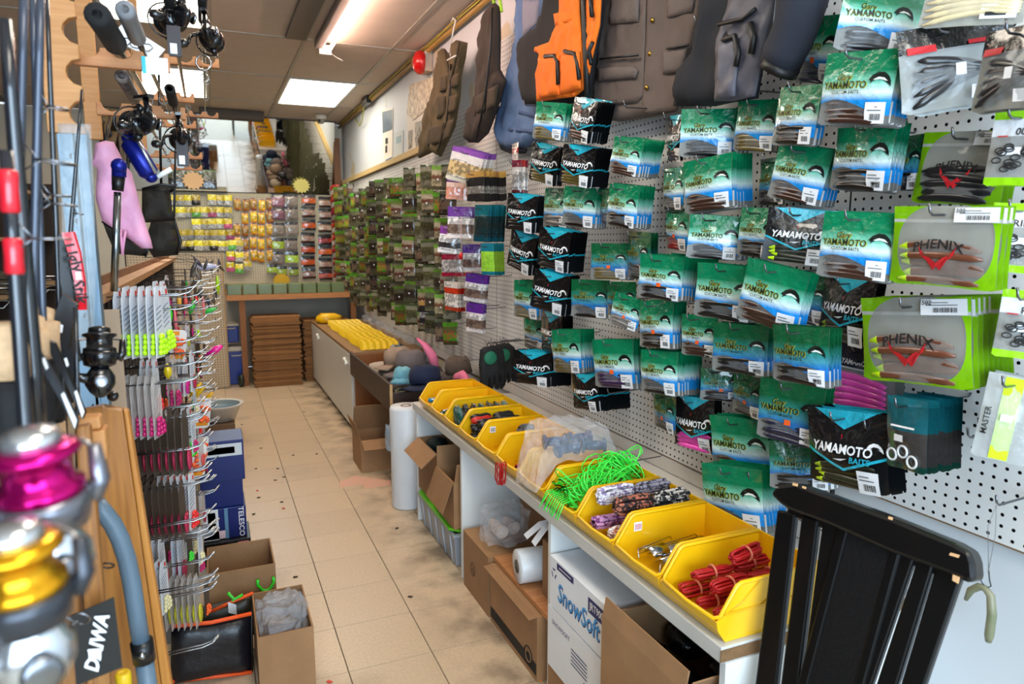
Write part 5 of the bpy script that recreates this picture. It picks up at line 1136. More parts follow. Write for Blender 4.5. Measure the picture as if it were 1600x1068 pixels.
def sheet(name, label, px, mats, items=(), x=WALL_X-.006, cat='poster'):
    P = [on(a, b, 0, x) for a, b in px]; n = len(P); t = thing(name, label, cat, sum(P, Vector())/n); mb = MB(); mb.add(P+[p+Vector((.003, 0, 0)) for p in P], [list(range(n-1, -1, -1)), list(range(n, 2*n))]+[(i, (i+1) % n, n+(i+1) % n, n+i) for i in range(n)], 0, None, False); build('sheet', mb, mats, t)
    for px2, m in items:
        mb = MB(); mb.add([on(a, b, 0, x-.0015) for a, b in px2], [tuple(range(len(px2)-1, -1, -1))], 0, None, False); build('printed_area', mb, m, t)
pp = M('paper_white', (226, 218, 204), .6); ppb = M('paper_blue', (40, 72, 100), .5, col2=(90, 110, 120), scale=12); ppg = M('paper_pale', (198, 204, 204), .6); ppk = M('paper_photo', (60, 56, 52), .5, col2=(190, 180, 160), scale=18)
sheet('notice', 'narrow notice with a blue picture above white text', [(596, 173), (614, 168), (613, 250), (601, 258)], pp, (([(597, 175), (613, 171), (613, 202), (598, 208)], ppb), ([(602, 216), (606, 215), (606, 224), (602, 225)], ink), ([(602, 228), (605, 227), (605, 238), (602, 239)], ink), ([(602, 250), (612, 245), (612, 248), (602, 253)], M('ink_blue', (50, 110, 160), .5))))
sheet('notice', 'pale blue notice sheet beside the narrow notice', [(615, 208), (630, 203), (629, 244), (616, 249)], ppg, (([(619, 214), (627, 211), (627, 222), (619, 225)], M('ink_pale', (150, 176, 186), .6)),))
sheet('photo_sheet', 'white sheet of catalogue photographs pinned above the packets', [(636, 175), (668, 160), (668, 224), (636, 241)], pp, (([(638, 205), (645, 202), (644, 230), (638, 234)], ppk), ([(648, 192), (658, 188), (657, 210), (649, 214)], ppk), ([(648, 214), (666, 206), (666, 220), (650, 230)], M('photo_pale', (170, 160, 150), .5, col2=(110, 104, 100), scale=30))))
sheet('torn_paper', 'torn cream paper sheet with brown stains under the alarm bell', [(640, 132), (676, 120), (677, 160), (664, 172), (645, 188), (635, 178)], M('paper_torn', (240, 228, 200), .6, col2=(170, 150, 124), scale=26), (), WALL_X-.012)
# ------------------------------------------------------------------ black slat-backed chair at the bench end
lac = M('black_lacquer', (6, 6, 7), .34, var=.2, scale=20, coat=.12); chip = M('bare_wood_chip', (214, 168, 120), .7); pad = M('splat_vinyl', (12, 12, 14), .4, bump=.2, bscale=120)
def cp(px, py):                       # the leaning back plane: top at z .97 stands .1 m nearer the wall than the seat
    d = FWD+RGT*((px-800)/FPX)-UPV*((py-534)/FPX); n = Vector((1, 0.22, -.24)); p0 = Vector((1.13, .86, .97))
    return CAM+d*((p0-CAM).dot(n)/d.dot(n))
nrm = Vector((1, .22, -.24)).normalized()
t = thing('dining_chair', 'black lacquered slat-backed chair standing before the bench end', 'chair', (1.0, .88, 0))
def bar(name, px, w, mat=lac, off=0, bev=.004):
    P = [cp(*p)+nrm*off for p in px]; mb = MB(); mb.add(P+[p+nrm*w for p in P], [(3, 2, 1, 0), (4, 5, 6, 7), (0, 1, 5, 4), (1, 2, 6, 5), (2, 3, 7, 6), (3, 0, 4, 7)], 0, None, False); return build(name, mb, mat, t, bevel=bev)
cr = [(1212, 772), (1222, 758), (1250, 755), (1300, 772), (1400, 808), (1500, 848), (1524, 862), (1530, 880), (1532, 906), (1518, 910), (1505, 902), (1490, 895), (1400, 862), (1300, 818), (1240, 796), (1226, 786)]
mb = MB(); P = [cp(*p)-nrm*.022 for p in cr]; n = len(P); mb.add(P+[p+nrm*.045 for p in P], [list(range(n-1, -1, -1)), list(range(n, 2*n))]+[(i, (i+1) % n, n+(i+1) % n, n+i) for i in range(n)], 0, None, False); build('crest_rail', mb, lac, t, bevel=.008)
bar('lower_band', [(1232, 782), (1500, 880), (1492, 912), (1226, 802)], .018, off=.004)
def down(a, b, px): # extend a stile line to the picture foot
    return px
for a in ([(1214, 796), (1242, 803), (1212, 1075), (1178, 1075)], [(1252, 804), (1278, 812), (1246, 1075), (1218, 1075)], [(1285, 812), (1316, 822), (1268, 1075), (1250, 1075)], [(1402, 856), (1430, 868), (1360, 1075), (1328, 1075)], [(1434, 868), (1460, 878), (1400, 1075), (1366, 1075)], [(1463, 880), (1503, 900), (1443, 1075), (1405, 1075)]):
    lo = [a[2], a[3]]; e = [(lo[0][0]+(lo[0][0]-a[1][0])*.9, lo[0][1]+(lo[0][1]-a[1][1])*.9), (lo[1][0]+(lo[1][0]-a[0][0])*.9, lo[1][1]+(lo[1][1]-a[0][1])*.9)]
    bar('slat', [a[0], a[1], e[0], e[1]], .018)
bar('splat', [(1326, 826), (1398, 852), (1270, 1330), (1190, 1330)], .02, pad, -.004)
bar('splat_frame', [(1312, 820), (1328, 826), (1196, 1330), (1178, 1330)], .022, lac, -.006); bar('splat_frame', [(1394, 850), (1410, 858), (1282, 1330), (1264, 1330)], .022, lac, -.006)
for px in ([(1494, 862), (1508, 866), (1506, 870), (1492, 866)], [(1498, 896), (1508, 900), (1506, 910), (1497, 905)], [(1398, 806), (1404, 808), (1403, 812), (1397, 810)], [(1249, 754), (1256, 756), (1255, 760), (1248, 758)], [(1264, 759), (1269, 761), (1268, 764), (1263, 762)]):
    bar('bare_chip', px, .003, chip, -.0245, 0)
seat = MB(); seat.span((.60, .66, .43), (1.02, 1.06, .47)); build('seat', seat, lac, t, bevel=.01)
for x in (.62, .99):
    for y in (.68, 1.04): build('leg', MB().tube([(x, y, .43), (x, y, 0)], [.02, .015], 8), lac, t)
for y in (.68, 1.04): build('rear_stile', MB().tube([(.99, y, .43), (1.02, y, .56)], .018, 8), lac, t)
# ------------------------------------------------------------------ packets further down the product wall
def pack_print(name, stops, sp=(40, 34, 30), amt=.55, sc=75, lo=.12, hi=.66):
    m, nt, p = nodes_of(name); u, v = uvs(nt); r = ramp(nt, v, stops)
    for n in nt.nodes:
        if n.type == 'VALTORGB': n.color_ramp.interpolation = 'CONSTANT'
    t = tex(nt, 'voronoi', sc); s = nt.nodes.new('ShaderNodeSeparateColor'); nt.links.new(t.outputs[1], s.inputs[0])
    zone = mth(nt, 'MULTIPLY', mth(nt, 'GREATER_THAN', v, lo), mth(nt, 'LESS_THAN', v, hi))
    f = mth(nt, 'MULTIPLY', mth(nt, 'MULTIPLY', mth(nt, 'GREATER_THAN', s.outputs[0], .55), zone), amt)
    col = mixc(nt, f, r, lin(sp)); oi = nt.nodes.new('ShaderNodeObjectInfo'); h = nt.nodes.new('ShaderNodeHueSaturation')
    nt.links.new(mth(nt, 'MULTIPLY_ADD', oi.outputs['Random'], .9, .6), h.inputs['Value']); nt.links.new(mth(nt, 'MULTIPLY_ADD', oi.outputs['Random'], .03, .485), h.inputs['Hue']); nt.links.new(col, h.inputs['Color'])
    nt.links.new(h.outputs[0], p.inputs['Base Color']); gloss_finish(nt, p, .2, 40, .5)
    return m
kb = M('packet_back', (110, 112, 84), .5)
def pk_mesh(name, W, H, stops, seed, **k): return packet_mesh(name, W, H, .009, seed, [pack_print(name+'_print', stops, **k), kb])
FAR = [('green', 'green-headed lure packet', pk_mesh('green_headed_packet', .10, .15, [(0, (96, 96, 72)), (.2, (72, 62, 46)), (.62, (96, 98, 74)), (.86, (92, 140, 40))], 61)),
       ('dark', 'dark brown lure packet', pk_mesh('dark_packet', .09, .15, [(0, (52, 44, 38)), (.25, (88, 70, 56)), (.6, (46, 40, 36)), (.86, (80, 84, 60))], 62, sp=(120, 100, 84))),
       ('pale', 'pale lure packet with a white price dot', pk_mesh('pale_packet', .10, .15, [(0, (70, 66, 50)), (.15, (150, 138, 112)), (.45, (128, 80, 62)), (.6, (156, 146, 122)), (.82, (110, 148, 60))], 63)),
       ('clear', 'clear lure packet with olive lures', pk_mesh('olive_packet', .10, .14, [(0, (110, 106, 88)), (.3, (84, 84, 54)), (.7, (120, 118, 100)), (.9, (60, 74, 40))], 64)),
       ('lime', 'lime green frog lure packet', pk_mesh('lime_lure_packet', .11, .15, [(0, (60, 70, 34)), (.2, (70, 150, 34)), (.55, (90, 96, 50)), (.82, (84, 150, 34))], 65, sp=(190, 60, 60))),
       ('red', 'red-carded lure packet', pk_mesh('red_packet', .09, .15, [(0, (150, 24, 28)), (.2, (190, 180, 172)), (.6, (110, 20, 26)), (.78, (190, 24, 30))], 66))]
dot = MB().lathe([(.007, 0), (.006, .001), (1e-6, .0012)], 8, 0, Matrix.Translation((0, -.013, -.07)) @ Matrix.Rotation(R(90), 4, 'X')); dotm = mesh_of(dot, 'price_dot', labelw)
rn = random.Random(21); FARH = MB()
def far_pack(kind, y, z, x, th, n=1, sc=None, roll=0):
    key, lab, me = FAR[kind]
    for k in range(n, -1, -1):
        o = bpy.data.objects.new('lure_packet', me); link(o)
        m_ = bag_matrix(Vector((x+.026*k, y, z+.06)), R(th), R(roll), 0, sc or 1); o.matrix_world = m_ if k == 0 else m_ @ Matrix.Diagonal((1, .3, 1, 1))
        tag(o, lab+(' on the wall beyond the vests' if k == 0 else ' hanging behind another beyond the vests'), 'lure packet', 'lure packets on the far wall')
        if k == 0 and kind in (2, 0): child('price_dot', dotm, o)
    FARH.tube([(PX-.001, y, z+.07), (x-.02, y, z+.062), (x-.03, y, z+.075)], .002, 4)
zt = on(675, 272, 0, 1.37).z
COLS = [(rn.uniform(-.045, .03), rn.uniform(34, 54), rn.uniform(1.36, 1.41), rn.uniform(-.02, .02)) for _ in range(25)]
for r_ in range(7):
    for c_ in range(25):
        oz, th_, xx, oy = COLS[c_]; y = 4.27+.165*c_+oy; z = zt-.166*r_+(oz if y < 7.45 else .095)
        if y > 8.25: continue
        f = (y-4.25)/4.0
        kind = rn.choices(range(6), (3, 3 if f > .15 else 1, 5 if f < .4 else 1, 4, 1+5*f, .0))[0]
        if z < .86: continue
        far_pack(kind, y+rn.uniform(-.012, .012), z, xx+rn.uniform(-.012, .012), th_, 1 if c_ < 11 and rn.random() < .75 else 0, rn.uniform(.96, 1.04), rn.uniform(-4, 4))
for r_ in range(8):
    for c_ in range(3): far_pack(5, 8.31+.12*c_, 2.06-.146*r_+.012*(c_ % 2), 1.38, 52, 0, .9)
# mixed packets between the far wall and the black pouches
def mk(name, W, H, stops, seed, **k): return pk_mesh(name, W, H, stops, seed, **k)
pur = mk('purple_headed_packet', .11, .15, [(0, (214, 206, 204)), (.16, (120, 96, 84)), (.45, (222, 216, 214)), (.68, (84, 40, 130))], 71, sp=(50, 40, 40))
purb = mk('beige_lure_bag', .16, .15, [(0, (206, 196, 180)), (.2, (196, 164, 120)), (.6, (206, 196, 190)), (.85, (120, 70, 150))], 72)
salm = mk('salmon_packet', .10, .15, [(0, (210, 130, 112)), (.55, (226, 190, 176)), (.75, (96, 48, 110))], 73, amt=.2)
whb = mk('white_black_packet', .11, .15, [(0, (216, 214, 212)), (.2, (60, 56, 56)), (.4, (220, 218, 216)), (.7, (110, 40, 130))], 74)
redk = mk('red_white_packet', .12, .16, [(0, (180, 24, 28)), (.15, (222, 214, 206)), (.6, (180, 24, 28)), (.8, (206, 196, 188))], 75)
tealk = mk('teal_lure_packet', .10, .17, [(0, (16, 84, 104)), (.2, (30, 60, 66)), (.7, (20, 112, 130))], 76)
limek = mk('teal_lime_packet', .10, .17, [(0, (20, 112, 130)), (.12, (150, 200, 60)), (.75, (20, 112, 130))], 77, amt=.15)
blkk = mk('boxed_hook_packet', .12, .13, [(0, (40, 38, 40)), (.25, (150, 146, 140)), (.5, (34, 32, 34)), (.8, (170, 130, 70))], 78)
for nm, lab, me, H0, W0, box, xf, n, roll in (
  ('lure_bag', 'beige lure bag with a purple corner below the brown vest', purb, .15, .16, (706, 226, 758, 296), 1.36, 4, 16), ('boxed_hooks', 'stack of slim boxed hooks beside the purple packets', blkk, .13, .12, (728, 268, 756, 314), 1.33, 9, 0), ('lure_packet', 'salmon pink lure packet with a purple header', salm, .15, .10, (698, 276, 726, 312), 1.38, 1, 4),
  ('lure_packet', 'white and purple lure packet over the red one', pur, .15, .11, (700, 320, 738, 376), 1.38, 3, 2), ('teal_packet', 'teal lure packet leading a row of teal ones', tealk, .17, .10, (742, 320, 764, 378), 1.36, 7, 2), ('lure_packet', 'white packet of black lures with a purple header', whb, .15, .11, (688, 354, 718, 396), 1.37, 1, 8), ('red_packet', 'red and white lure packet with barcode', redk, .16, .12, (690, 388, 726, 432), 1.38, 2, 0),
  ('lure_packet', 'purple-headed packet of brown lures beside the lime one', pur, .15, .11, (723, 382, 754, 424), 1.36, 2, 0), ('teal_packet', 'teal packet with a lime green lure', limek, .17, .10, (751, 380, 772, 430), 1.36, 4, 0), ('lure_packet', 'purple-headed lure packet hanging alone on a long hook', pur, .15, .11, (728, 428, 757, 472), 1.38, 2, 8), ('lure_packet', 'lowest purple-headed lure packet near the bench', pur, .15, .11, (729, 474, 756, 520), 1.38, 1, 4),
  ('lure_packet', 'tall white feather packet under the denim vest', mk('feather_packet', .05, .17, [(0, (120, 40, 40)), (.15, (222, 214, 208)), (.8, (150, 40, 50))], 79), .17, .05, (800, 250, 815, 305), 1.40, 2, 0), ('lure_packet', 'small dark red packet under the denim vest', redk, .16, .12, (800, 232, 810, 256), 1.46, 0, 0),
  ('lure_packet', 'pink and white lure packet low on the far wall', redk, .16, .12, (694, 440, 716, 486), 1.38, 3, 2), ('lure_packet', 'brown boxed lure packet beneath the salmon one', blkk, .13, .12, (655, 470, 690, 505), 1.37, 2, 0)):
    put_packet(nm, lab, me, H0, W0, box, xf, n, roll, .014, 'mixed packets beside the black pouches', bl=.009, blabel=lab.split(' with ')[0].split(' beside ')[0].split(' under ')[0]+', queued behind it', cat='lure packet')
# fish-shaped red float on a string among them
q = on(721, 400, 0, 1.34); t = thing('red_float', 'red float hanging on a cord among the purple packets', 'float', (q.x, q.y, q.z-.03))
build('bobber', MB().ball(q, .016, 0, 12, 8, (1, 1, 1.3)), M('float_red', (214, 26, 26), .3), t); hook(q.y, q.z+.222, PX-1.325, 'steel peg hook with the red float tied to it', None); build('cord', MB().tube([q, q+Vector((0, 0, .22))], .0022, 5), M('cord_pale', (206, 170, 160), .7), t)
# ------------------------------------------------------------------ back wall: hooks of small packets
yel = mk('yellow_card_packet', .085, .11, [(0, (206, 204, 196)), (.45, (236, 214, 40)), (.9, (240, 220, 60))], 81, sp=(70, 64, 50), lo=.05, hi=.45, amt=.45)
yelp = mk('yellow_pink_packet', .085, .11, [(0, (226, 110, 150)), (.45, (236, 214, 40))], 82, amt=.1); yelg = mk('yellow_green_packet', .085, .11, [(0, (110, 190, 80)), (.45, (236, 214, 40))], 83, amt=.2); yelk = mk('yellow_black_packet', .085, .11, [(0, (40, 38, 40)), (.45, (236, 214, 40))], 84)
gld = mk('gold_packet', .075, .14, [(0, (200, 120, 24)), (.2, (232, 190, 30)), (.7, (230, 170, 20)), (.9, (150, 50, 20))], 85, sp=(120, 40, 20), amt=.5)
cl1 = mk('clear_box_packet', .14, .14, [(0, (120, 106, 96)), (.18, (152, 140, 128)), (.78, (34, 28, 30))], 86, amt=.2); cl2 = mk('clear_green_packet', .14, .14, [(0, (120, 106, 96)), (.15, (170, 200, 60)), (.7, (34, 28, 30))], 87, amt=.2); clp = mk('clear_mauve_packet', .14, .14, [(0, (110, 70, 90)), (.15, (150, 104, 120)), (.75, (30, 26, 30))], 88, amt=.15)
bo = mk('black_orange_packet', .16, .13, [(0, (40, 24, 20)), (.2, (220, 90, 40)), (.6, (150, 70, 50)), (.7, (22, 18, 18))], 89, amt=.3); bw = mk('black_white_packet', .16, .13, [(0, (30, 22, 20)), (.2, (180, 170, 150)), (.6, (110, 80, 60)), (.72, (24, 18, 16))], 90, sp=(150, 40, 40)); br_p = mk('black_red_packet', .16, .13, [(0, (30, 22, 20)), (.2, (196, 60, 60)), (.6, (40, 26, 24))], 91)
YB = BACK_Y-.10
def back_pack(me, px, py, lab, grp, s=1, dy=0, hk=True):
    px += rn.uniform(-.8, .8); py += rn.uniform(-.5, .5); q = on(px, py, 1, YB); o = bpy.data.objects.new('lure_packet', me); link(o)
    o.matrix_world = bag_matrix(Vector((q.x, YB-dy, q.z+.05)), R(90+rn.uniform(-2, 2)), R(rn.uniform(-2, 2)), 0, s); tag(o, lab, 'lure packet', grp)
    if hk: FARH.tube([(q.x, BACK_Y-.071, q.z+.055), (q.x, YB-dy-.03, q.z+.052), (q.x, YB-dy-.035, q.z+.062)], .002, 4)
for r_, py in enumerate((313, 332, 350, 367, 384)):
    for c_ in range(8):
        px = 269+12.4*c_+(4 if r_ > 2 else 0)
        if (r_ == 2 and c_ in (1, 2)) or rn.random() < .04: continue
        me = rn.choices((yel, yelp, yelg, yelk), (8, 1.2, 1, 1.4))[0]
        back_pack(me, px, py, {yel: 'yellow-topped packet of white lures', yelp: 'yellow and pink lure packet', yelg: 'yellow and green lure packet', yelk: 'yellow-topped packet of black lures'}[me]+' on the back pegboard', 'yellow packets on the back pegboard', 1.06, .024*(c_ % 2))
for px, py, me in ((360, 400, yelp), (360, 417, yelp), (373, 402, yel), (373, 420, yelg), (386, 416, yel), (374, 384, yel), (362, 383, yelg)): back_pack(me, px, py, 'yellow-topped lure packet at the lower edge of the yellow block', 'low yellow packets', 1, .05)
for r_, py in enumerate((318, 338, 357, 378, 398)):
    for c_ in range(5):
        if r_ == 1 and c_ == 0: continue
        back_pack(gld, 371+12.6*c_, py+(c_ % 2)*2, 'golden orange lure packet in the middle of the back pegboard', 'golden packets on the back pegboard', .98)
for r_, py in enumerate((312, 332, 356, 380, 402)):
    for c_ in range(2):
        me = clp if r_ < 2 and c_ == 0 else cl2 if (r_, c_) in ((3, 0), (4, 1)) else cl1
        back_pack(me, 434+21*c_, py, {clp: 'black-topped mauve lure box', cl2: 'black-topped lime lure box', cl1: 'black-topped clear lure box'}[me]+' on the back pegboard', 'clear lure boxes on the back pegboard', 1.08, .024*c_)
for r_, py in enumerate((312, 331, 351, 371, 389, 408, 426)):
    for c_ in range(2):
        me = rn.choice((bo, bw, br_p)); back_pack(me, 482+26*c_, py+3*c_, {bo: 'black packet of orange lures', bw: 'black packet of pale lures', br_p: 'black packet of red lures'}[me]+' near the corner of the back pegboard', 'black packets on the back pegboard', 1.0)
for px, py in ((424, 421), (441, 424), (458, 424)): back_pack(cl2, px, py, 'greenish packet hanging lowest over the back shelf', 'low greenish packets', .8, .05)
def burst(px, py, r, col, lab, y=YB-.05):
    q = on(px, py, 1, y); n = 14; poly = []
    for k in range(2*n):
        a = math.pi*k/n; rr = r*(1 if k % 2 else .78); poly.append((rr*1.15*math.cos(a), rr*math.sin(a)))
    mb = MB().prism(poly, .004, 0, Matrix.Translation(q) @ Matrix.Rotation(R(90), 4, 'X')); tag(build('price_burst', mb, M('burst_'+lab.split()[0], col, .6)), lab, 'sign')
burst(302, 282, .105, (240, 196, 142), 'peach starburst price card hanging before the mirror'); burst(471, 290, .09, (226, 214, 120), 'cream starburst price card below the mirror'); burst(440, 438, .09, (210, 170, 30), 'mustard starburst card over the back shelf', YB-.12)
gpk = mk('camo_box', .17, .22, [(0, (60, 58, 40)), (.3, (40, 40, 30)), (.55, (84, 92, 50)), (.9, (104, 128, 60))], 93)
struct('trim_5', MB().span((-.48, BACK_Y-.17, 2.052), (.22, BACK_Y-.045, 2.064)), pegt)
for px in (277, 301, 327):
    q = on(px, 300, 1, BACK_Y-.14); o = bpy.data.objects.new('lure_packet', gpk); link(o); o.matrix_world = bag_matrix(Vector((q.x, BACK_Y-.14, 2.064+.9*.22)), R(90), 0, 0, 1); tag(o, 'green camouflage lure box standing on the ledge at the mirror foot', 'lure packet', 'camouflage boxes')
tag(build('peg_hook', FARH, hookm), 'thin steel peg hooks crowded among the far lure packets', 'hooks', kind='stuff')
# shelf under the back pegboard
t = thing('back_shelf', 'deep wooden shelf across the end of the aisle', 'shelf', (.80, 8.2, .9))
build('shelf_board', MB().span((.125, 7.66, .915), (1.52, BACK_Y-.075, .945)), M('shelf_top', (150, 110, 70), .5, var=.15, scale=6), t); build('front_lip', MB().span((.125, 7.64, .895), (1.40, 7.66, .95)), M('shelf_lip', (190, 128, 70), .5, var=.15, scale=8, stretch=(.7, 6, 6)), t)
for x in (.245, 1.38): build('leg', MB().span((x, 7.66, 0), (x+.055, 7.71, .91)), M('shelf_leg', (150, 96, 50), .6, var=.15, scale=8, stretch=(5, 5, .7)), t)
gbx = film('green_box', (120, 140, 96), .25, .25, .2, 10)
for k in range(8):
    o = tag(build('tackle_box', MB().span((.14+.15*k, 7.70, .946), (.275+.15*k, 7.95, 1.05)), gbx, bevel=.006), 'greenish clear tackle box in the row on the back shelf', 'tackle box', 'tackle boxes on the back shelf')
# stacks of folded cartons under the shelf
flm = mesh_of(MB().box((0, 0, .0075), (.47, .34, .015)).box((-.10, -.171, .0075), (.002, .004, .013), 1).box((.12, -.171, .0075), (.002, .004, .013), 1), 'folded_carton', [M('folded_card', (150, 104, 60), .85, var=.2, scale=9, rnd=.18), cardd])
for sx, n, sy in ((.585, 44, 7.68), (1.105, 40, 7.83)):
    for k in range(n):
        o = bpy.data.objects.new('folded_carton', flm); link(o); o.location = (sx+rn.uniform(-.012, .012), sy+rn.uniform(-.012, .012), .0005+.0165*k); o.rotation_euler.z = R(rn.uniform(-1.5, 1.5))
        tag(o, 'folded brown carton in the tall stack under the back shelf' if sx < .9 else 'folded brown carton in the stack behind the white cabinet end', 'carton', 'folded cartons under the shelf')
cbl = M('cooler_blue', (18, 52, 150), .35, var=.1, scale=6); cw = M('cooler_white', (214, 206, 190), .4)
for lab, x0, y0, z0, w, h in (('blue drinks cooler with a white lid standing on the floor', .10, 7.78, 0, .19, .40), ('smaller blue cooler with a white lid on top of the other', .09, 7.80, .441, .14, .20)):
    t = thing('drinks_cooler', lab, 'cooler', (x0+w/2, y0+.12, z0), 'blue coolers')
    build('tub', MB().span((x0, y0, z0+.001), (x0+w, y0+.24, z0+h*.88)), cbl, t, bevel=.012); build('lid', MB().span((x0-.006, y0-.006, z0+h*.88), (x0+w+.006, y0+.246, z0+h)), cw, t, bevel=.01); build('handle', MB().tube([(x0+w*.25, y0-.012, z0+h*.8), (x0+w*.25, y0-.03, z0+h*.78), (x0+w*.75, y0-.03, z0+h*.78), (x0+w*.75, y0-.012, z0+h*.8)], .006, 6), cw, t)
blob('cooler_bottle', 'dark green bottle on the floor before the wooden shelf leg', 'bottle', (.225, 7.62, .07), (.03, .03, .07), M('bottle_green', (30, 40, 30), .3), 0, None, 130)
# ------------------------------------------------------------------ lure rack along the aisle
RX = -.245
rk = thing('lure_rack', 'long wire-grid lure rack with a wooden top rail', 'rack', (RX, 3.6, 0))
mb = MB()
for k in range(42): mb.tube([(RX, 1.72+.095*k, .22), (RX, 1.72+.095*k, 1.36)], .0022, 4)
for k in range(16): mb.tube([(RX+.003, 1.70, .24+.075*k), (RX+.003, 5.68, .24+.075*k)], .0022, 4)
build('wire_grid', mb, dsteel, rk)
build('back_board', MB().span((RX-.03, 1.70, .2), (RX-.012, 5.68, 1.37)), M('rack_board', (66, 52, 42), .8, var=.2, scale=6), rk)
build('top_rail', MB().span((RX-.04, 1.66, 1.365), (RX+.02, 5.7, 1.385)), M('rail_wood', (190, 140, 92), .6, var=.2, scale=9, stretch=(6, .7, 6)), rk); build('top_lip', MB().span((RX-.04, 1.66, 1.385), (RX-.028, 5.7, 1.41)), M('lip_wood', (150, 110, 76), .7, var=.35, scale=30), rk)
build('base', MB().span((RX-.03, 2.75, 0), (-.13, 5.68, .19)), M('rack_base', (110, 104, 96), .6), rk); build('end_plate', MB().span((RX-.03, 1.69, .6), (RX+.06, 1.70, 1.36)), M('end_board', (176, 150, 124), .7, var=.15, scale=9), rk)
def rack_hook_mesh(L):
    mb = MB()
    for s in (-.007, .007): mb.tube([(0, s, 0), (L*.8, s, 0), (L*.92, s*.8, .006), (L, s*.5, .02)], .0021, 5)
    mb.tube([(0, -.02, -.002), (0, .02, -.002)], .0025, 5); return mesh_of(mb, 'rack_hook', steel)
RHK = rack_hook_mesh(.205)
def rack_hook(y, z):
    o = bpy.data.objects.new('rack_hook', RHK); link(o); o.location = (RX+.004, y, z); o.scale.x = 1+(.17 if z > 1.05 else .07)*max(0, y-1.9); o.rotation_euler.z = R(rn.uniform(-3, 3)); tag(o, 'double-wire chrome display hook on the lure rack', 'hook', 'chrome hooks on the lure rack')
# carded lures
cw1 = M('lure_card_white', (226, 228, 232), .5, col2=(206, 212, 222), scale=40); cw2 = M('lure_card_dark', (74, 62, 52), .5, var=.2, scale=30, rnd=.2); cw3 = film('lure_sleeve', (216, 210, 206), .45, .18, .5, 40); tabr = M('tab_red', (214, 50, 40), .5); inkb = M('ink_grey', (120, 136, 160), .6)
def card_mesh(m, pts=((-.022, -.115), (.022, -.115), (.022, -.012), (.012, .012), (-.012, .012), (-.022, -.012))):
    mb = MB(); mb.add([(x, y, z) for y in (-.0006, .0006) for x, z in pts], [tuple(range(6)), tuple(range(11, 5, -1))]+[(i+6, (i+1) % 6+6, (i+1) % 6, i) for i in range(6)], 0, None, False); return mesh_of(mb, 'lure_card', m)
def card_print():
    mb = MB(); 
    for k in range(5): mb.add([(-.016, -.001, -.03-.009*k), (.012, -.001, -.022-.009*k), (.012, -.001, -.0195-.009*k), (-.016, -.001, -.0275-.009*k)], [(0, 1, 2, 3)], 0, None, False)
    mb.add([(.004, -.001, -.004), (.014, -.001, -.004), (.012, -.001, .006), (.004, -.001, .006)], [(0, 1, 2, 3)], 1, None, False); return mesh_of(mb, 'card_print', [inkb, tabr])
CM = {'w': card_mesh(cw1), 'd': card_mesh(cw2), 'c': card_mesh(cw3)}; CP = card_print()
def beads(col, name):
    mb = MB(); r2 = random.Random(1)
    for k in range(11): mb.ball((-.013+.0125*(k % 3)+r2.uniform(-.002, .002), -.0058+r2.uniform(-.0006, .0006), -.105+.0095*(k//3)), .0056, 0, 8, 5, (1, .8, 1))
    return mesh_of(mb, 'beads', M('bead_'+name, col, .25, coat=.4))
def egg(col, name):
    mb = MB().ball((0, -.0056, -.085), .012, 0, 10, 7, (1, .38, 2.0)); return mesh_of(mb, 'beads', M('egg_'+name, col, .4, var=.25, scale=260, bump=.5, bscale=300))
BD = {'lime': beads((190, 246, 20), 'lime'), 'red': beads((240, 40, 40), 'red'), 'magenta': beads((196, 26, 104), 'magenta'), 'green': beads((70, 226, 60), 'green'), 'ivory': beads((232, 220, 170), 'ivory'), 'orange': beads((246, 96, 30), 'orange'), 'berry': egg((190, 40, 76), 'berry'), 'yellow': egg((216, 206, 50), 'yellow'), 'coral': egg((236, 90, 90), 'coral'), 'pink': egg((240, 40, 160), 'pink')}
def lure_card(cx, bead, p, th, roll=0, s=1, lean=0):
    o = bpy.data.objects.new('lure_card', CM[cx]); link(o); o.matrix_world = bag_matrix(p, R(th), R(roll), R(lean), s)
    tag(o, {'w': 'white', 'd': 'dark', 'c': 'clear-sleeved'}[cx]+' lure card with %s beads on the wire rack' % bead, 'lure card', 'lure cards on the wire rack')
    if cx == 'w': tag(child('card_print', CP, o), kind='stuff')
    if bead in BD: tag(child('beads', BD[bead], o), kind='stuff')
    return o
GRP = [ # px range, py top, py bottom, depth, n, card, bead
 (163, 192, 456, 576, 1.85, 6, 'w', 'lime'), (198, 240, 453, 578, 1.95, 6, 'w', 'lime'), (243, 258, 444, 576, 2.10, 2, 'w', 'lime'), (232, 250, 470, 575, 2.2, 2, 'w', 'red'), (188, 215, 592, 690, 1.9, 5, 'c', 'magenta'), (222, 252, 566, 652, 2.0, 3, 'w', 'red'),
 (194, 236, 650, 770, 1.95, 8, 'd', 'berry'), (236, 250, 655, 738, 2.1, 2, 'w', 'red'), (250, 262, 650, 730, 2.2, 2, 'c', 'green'), (286, 296, 640, 722, 2.4, 2, 'w', 'green'), (250, 282, 745, 842, 2.2, 6, 'w', 'red'), (206, 244, 760, 850, 2.0, 7, 'd', 'berry'),
 (240, 256, 838, 930, 2.1, 2, 'w', 'berry'), (272, 292, 832, 925, 2.3, 2, 'w', 'berry'), (292, 305, 795, 880, 2.5, 2, 'w', 'ivory'), (312, 322, 830, 880, 2.7, 1, 'c', 'green'), (258, 302, 905, 985, 2.25, 6, 'c', 'yellow'), (262, 272, 560, 640, 2.4, 2, 'c', 'magenta'), (268, 276, 578, 640, 2.5, 1, 'w', 'yellow'), (282, 292, 560, 620, 2.6, 2, 'w', 'pink'), (236, 262, 880, 960, 2.0, 3, 'w', 'ivory')]
TAKEN = []
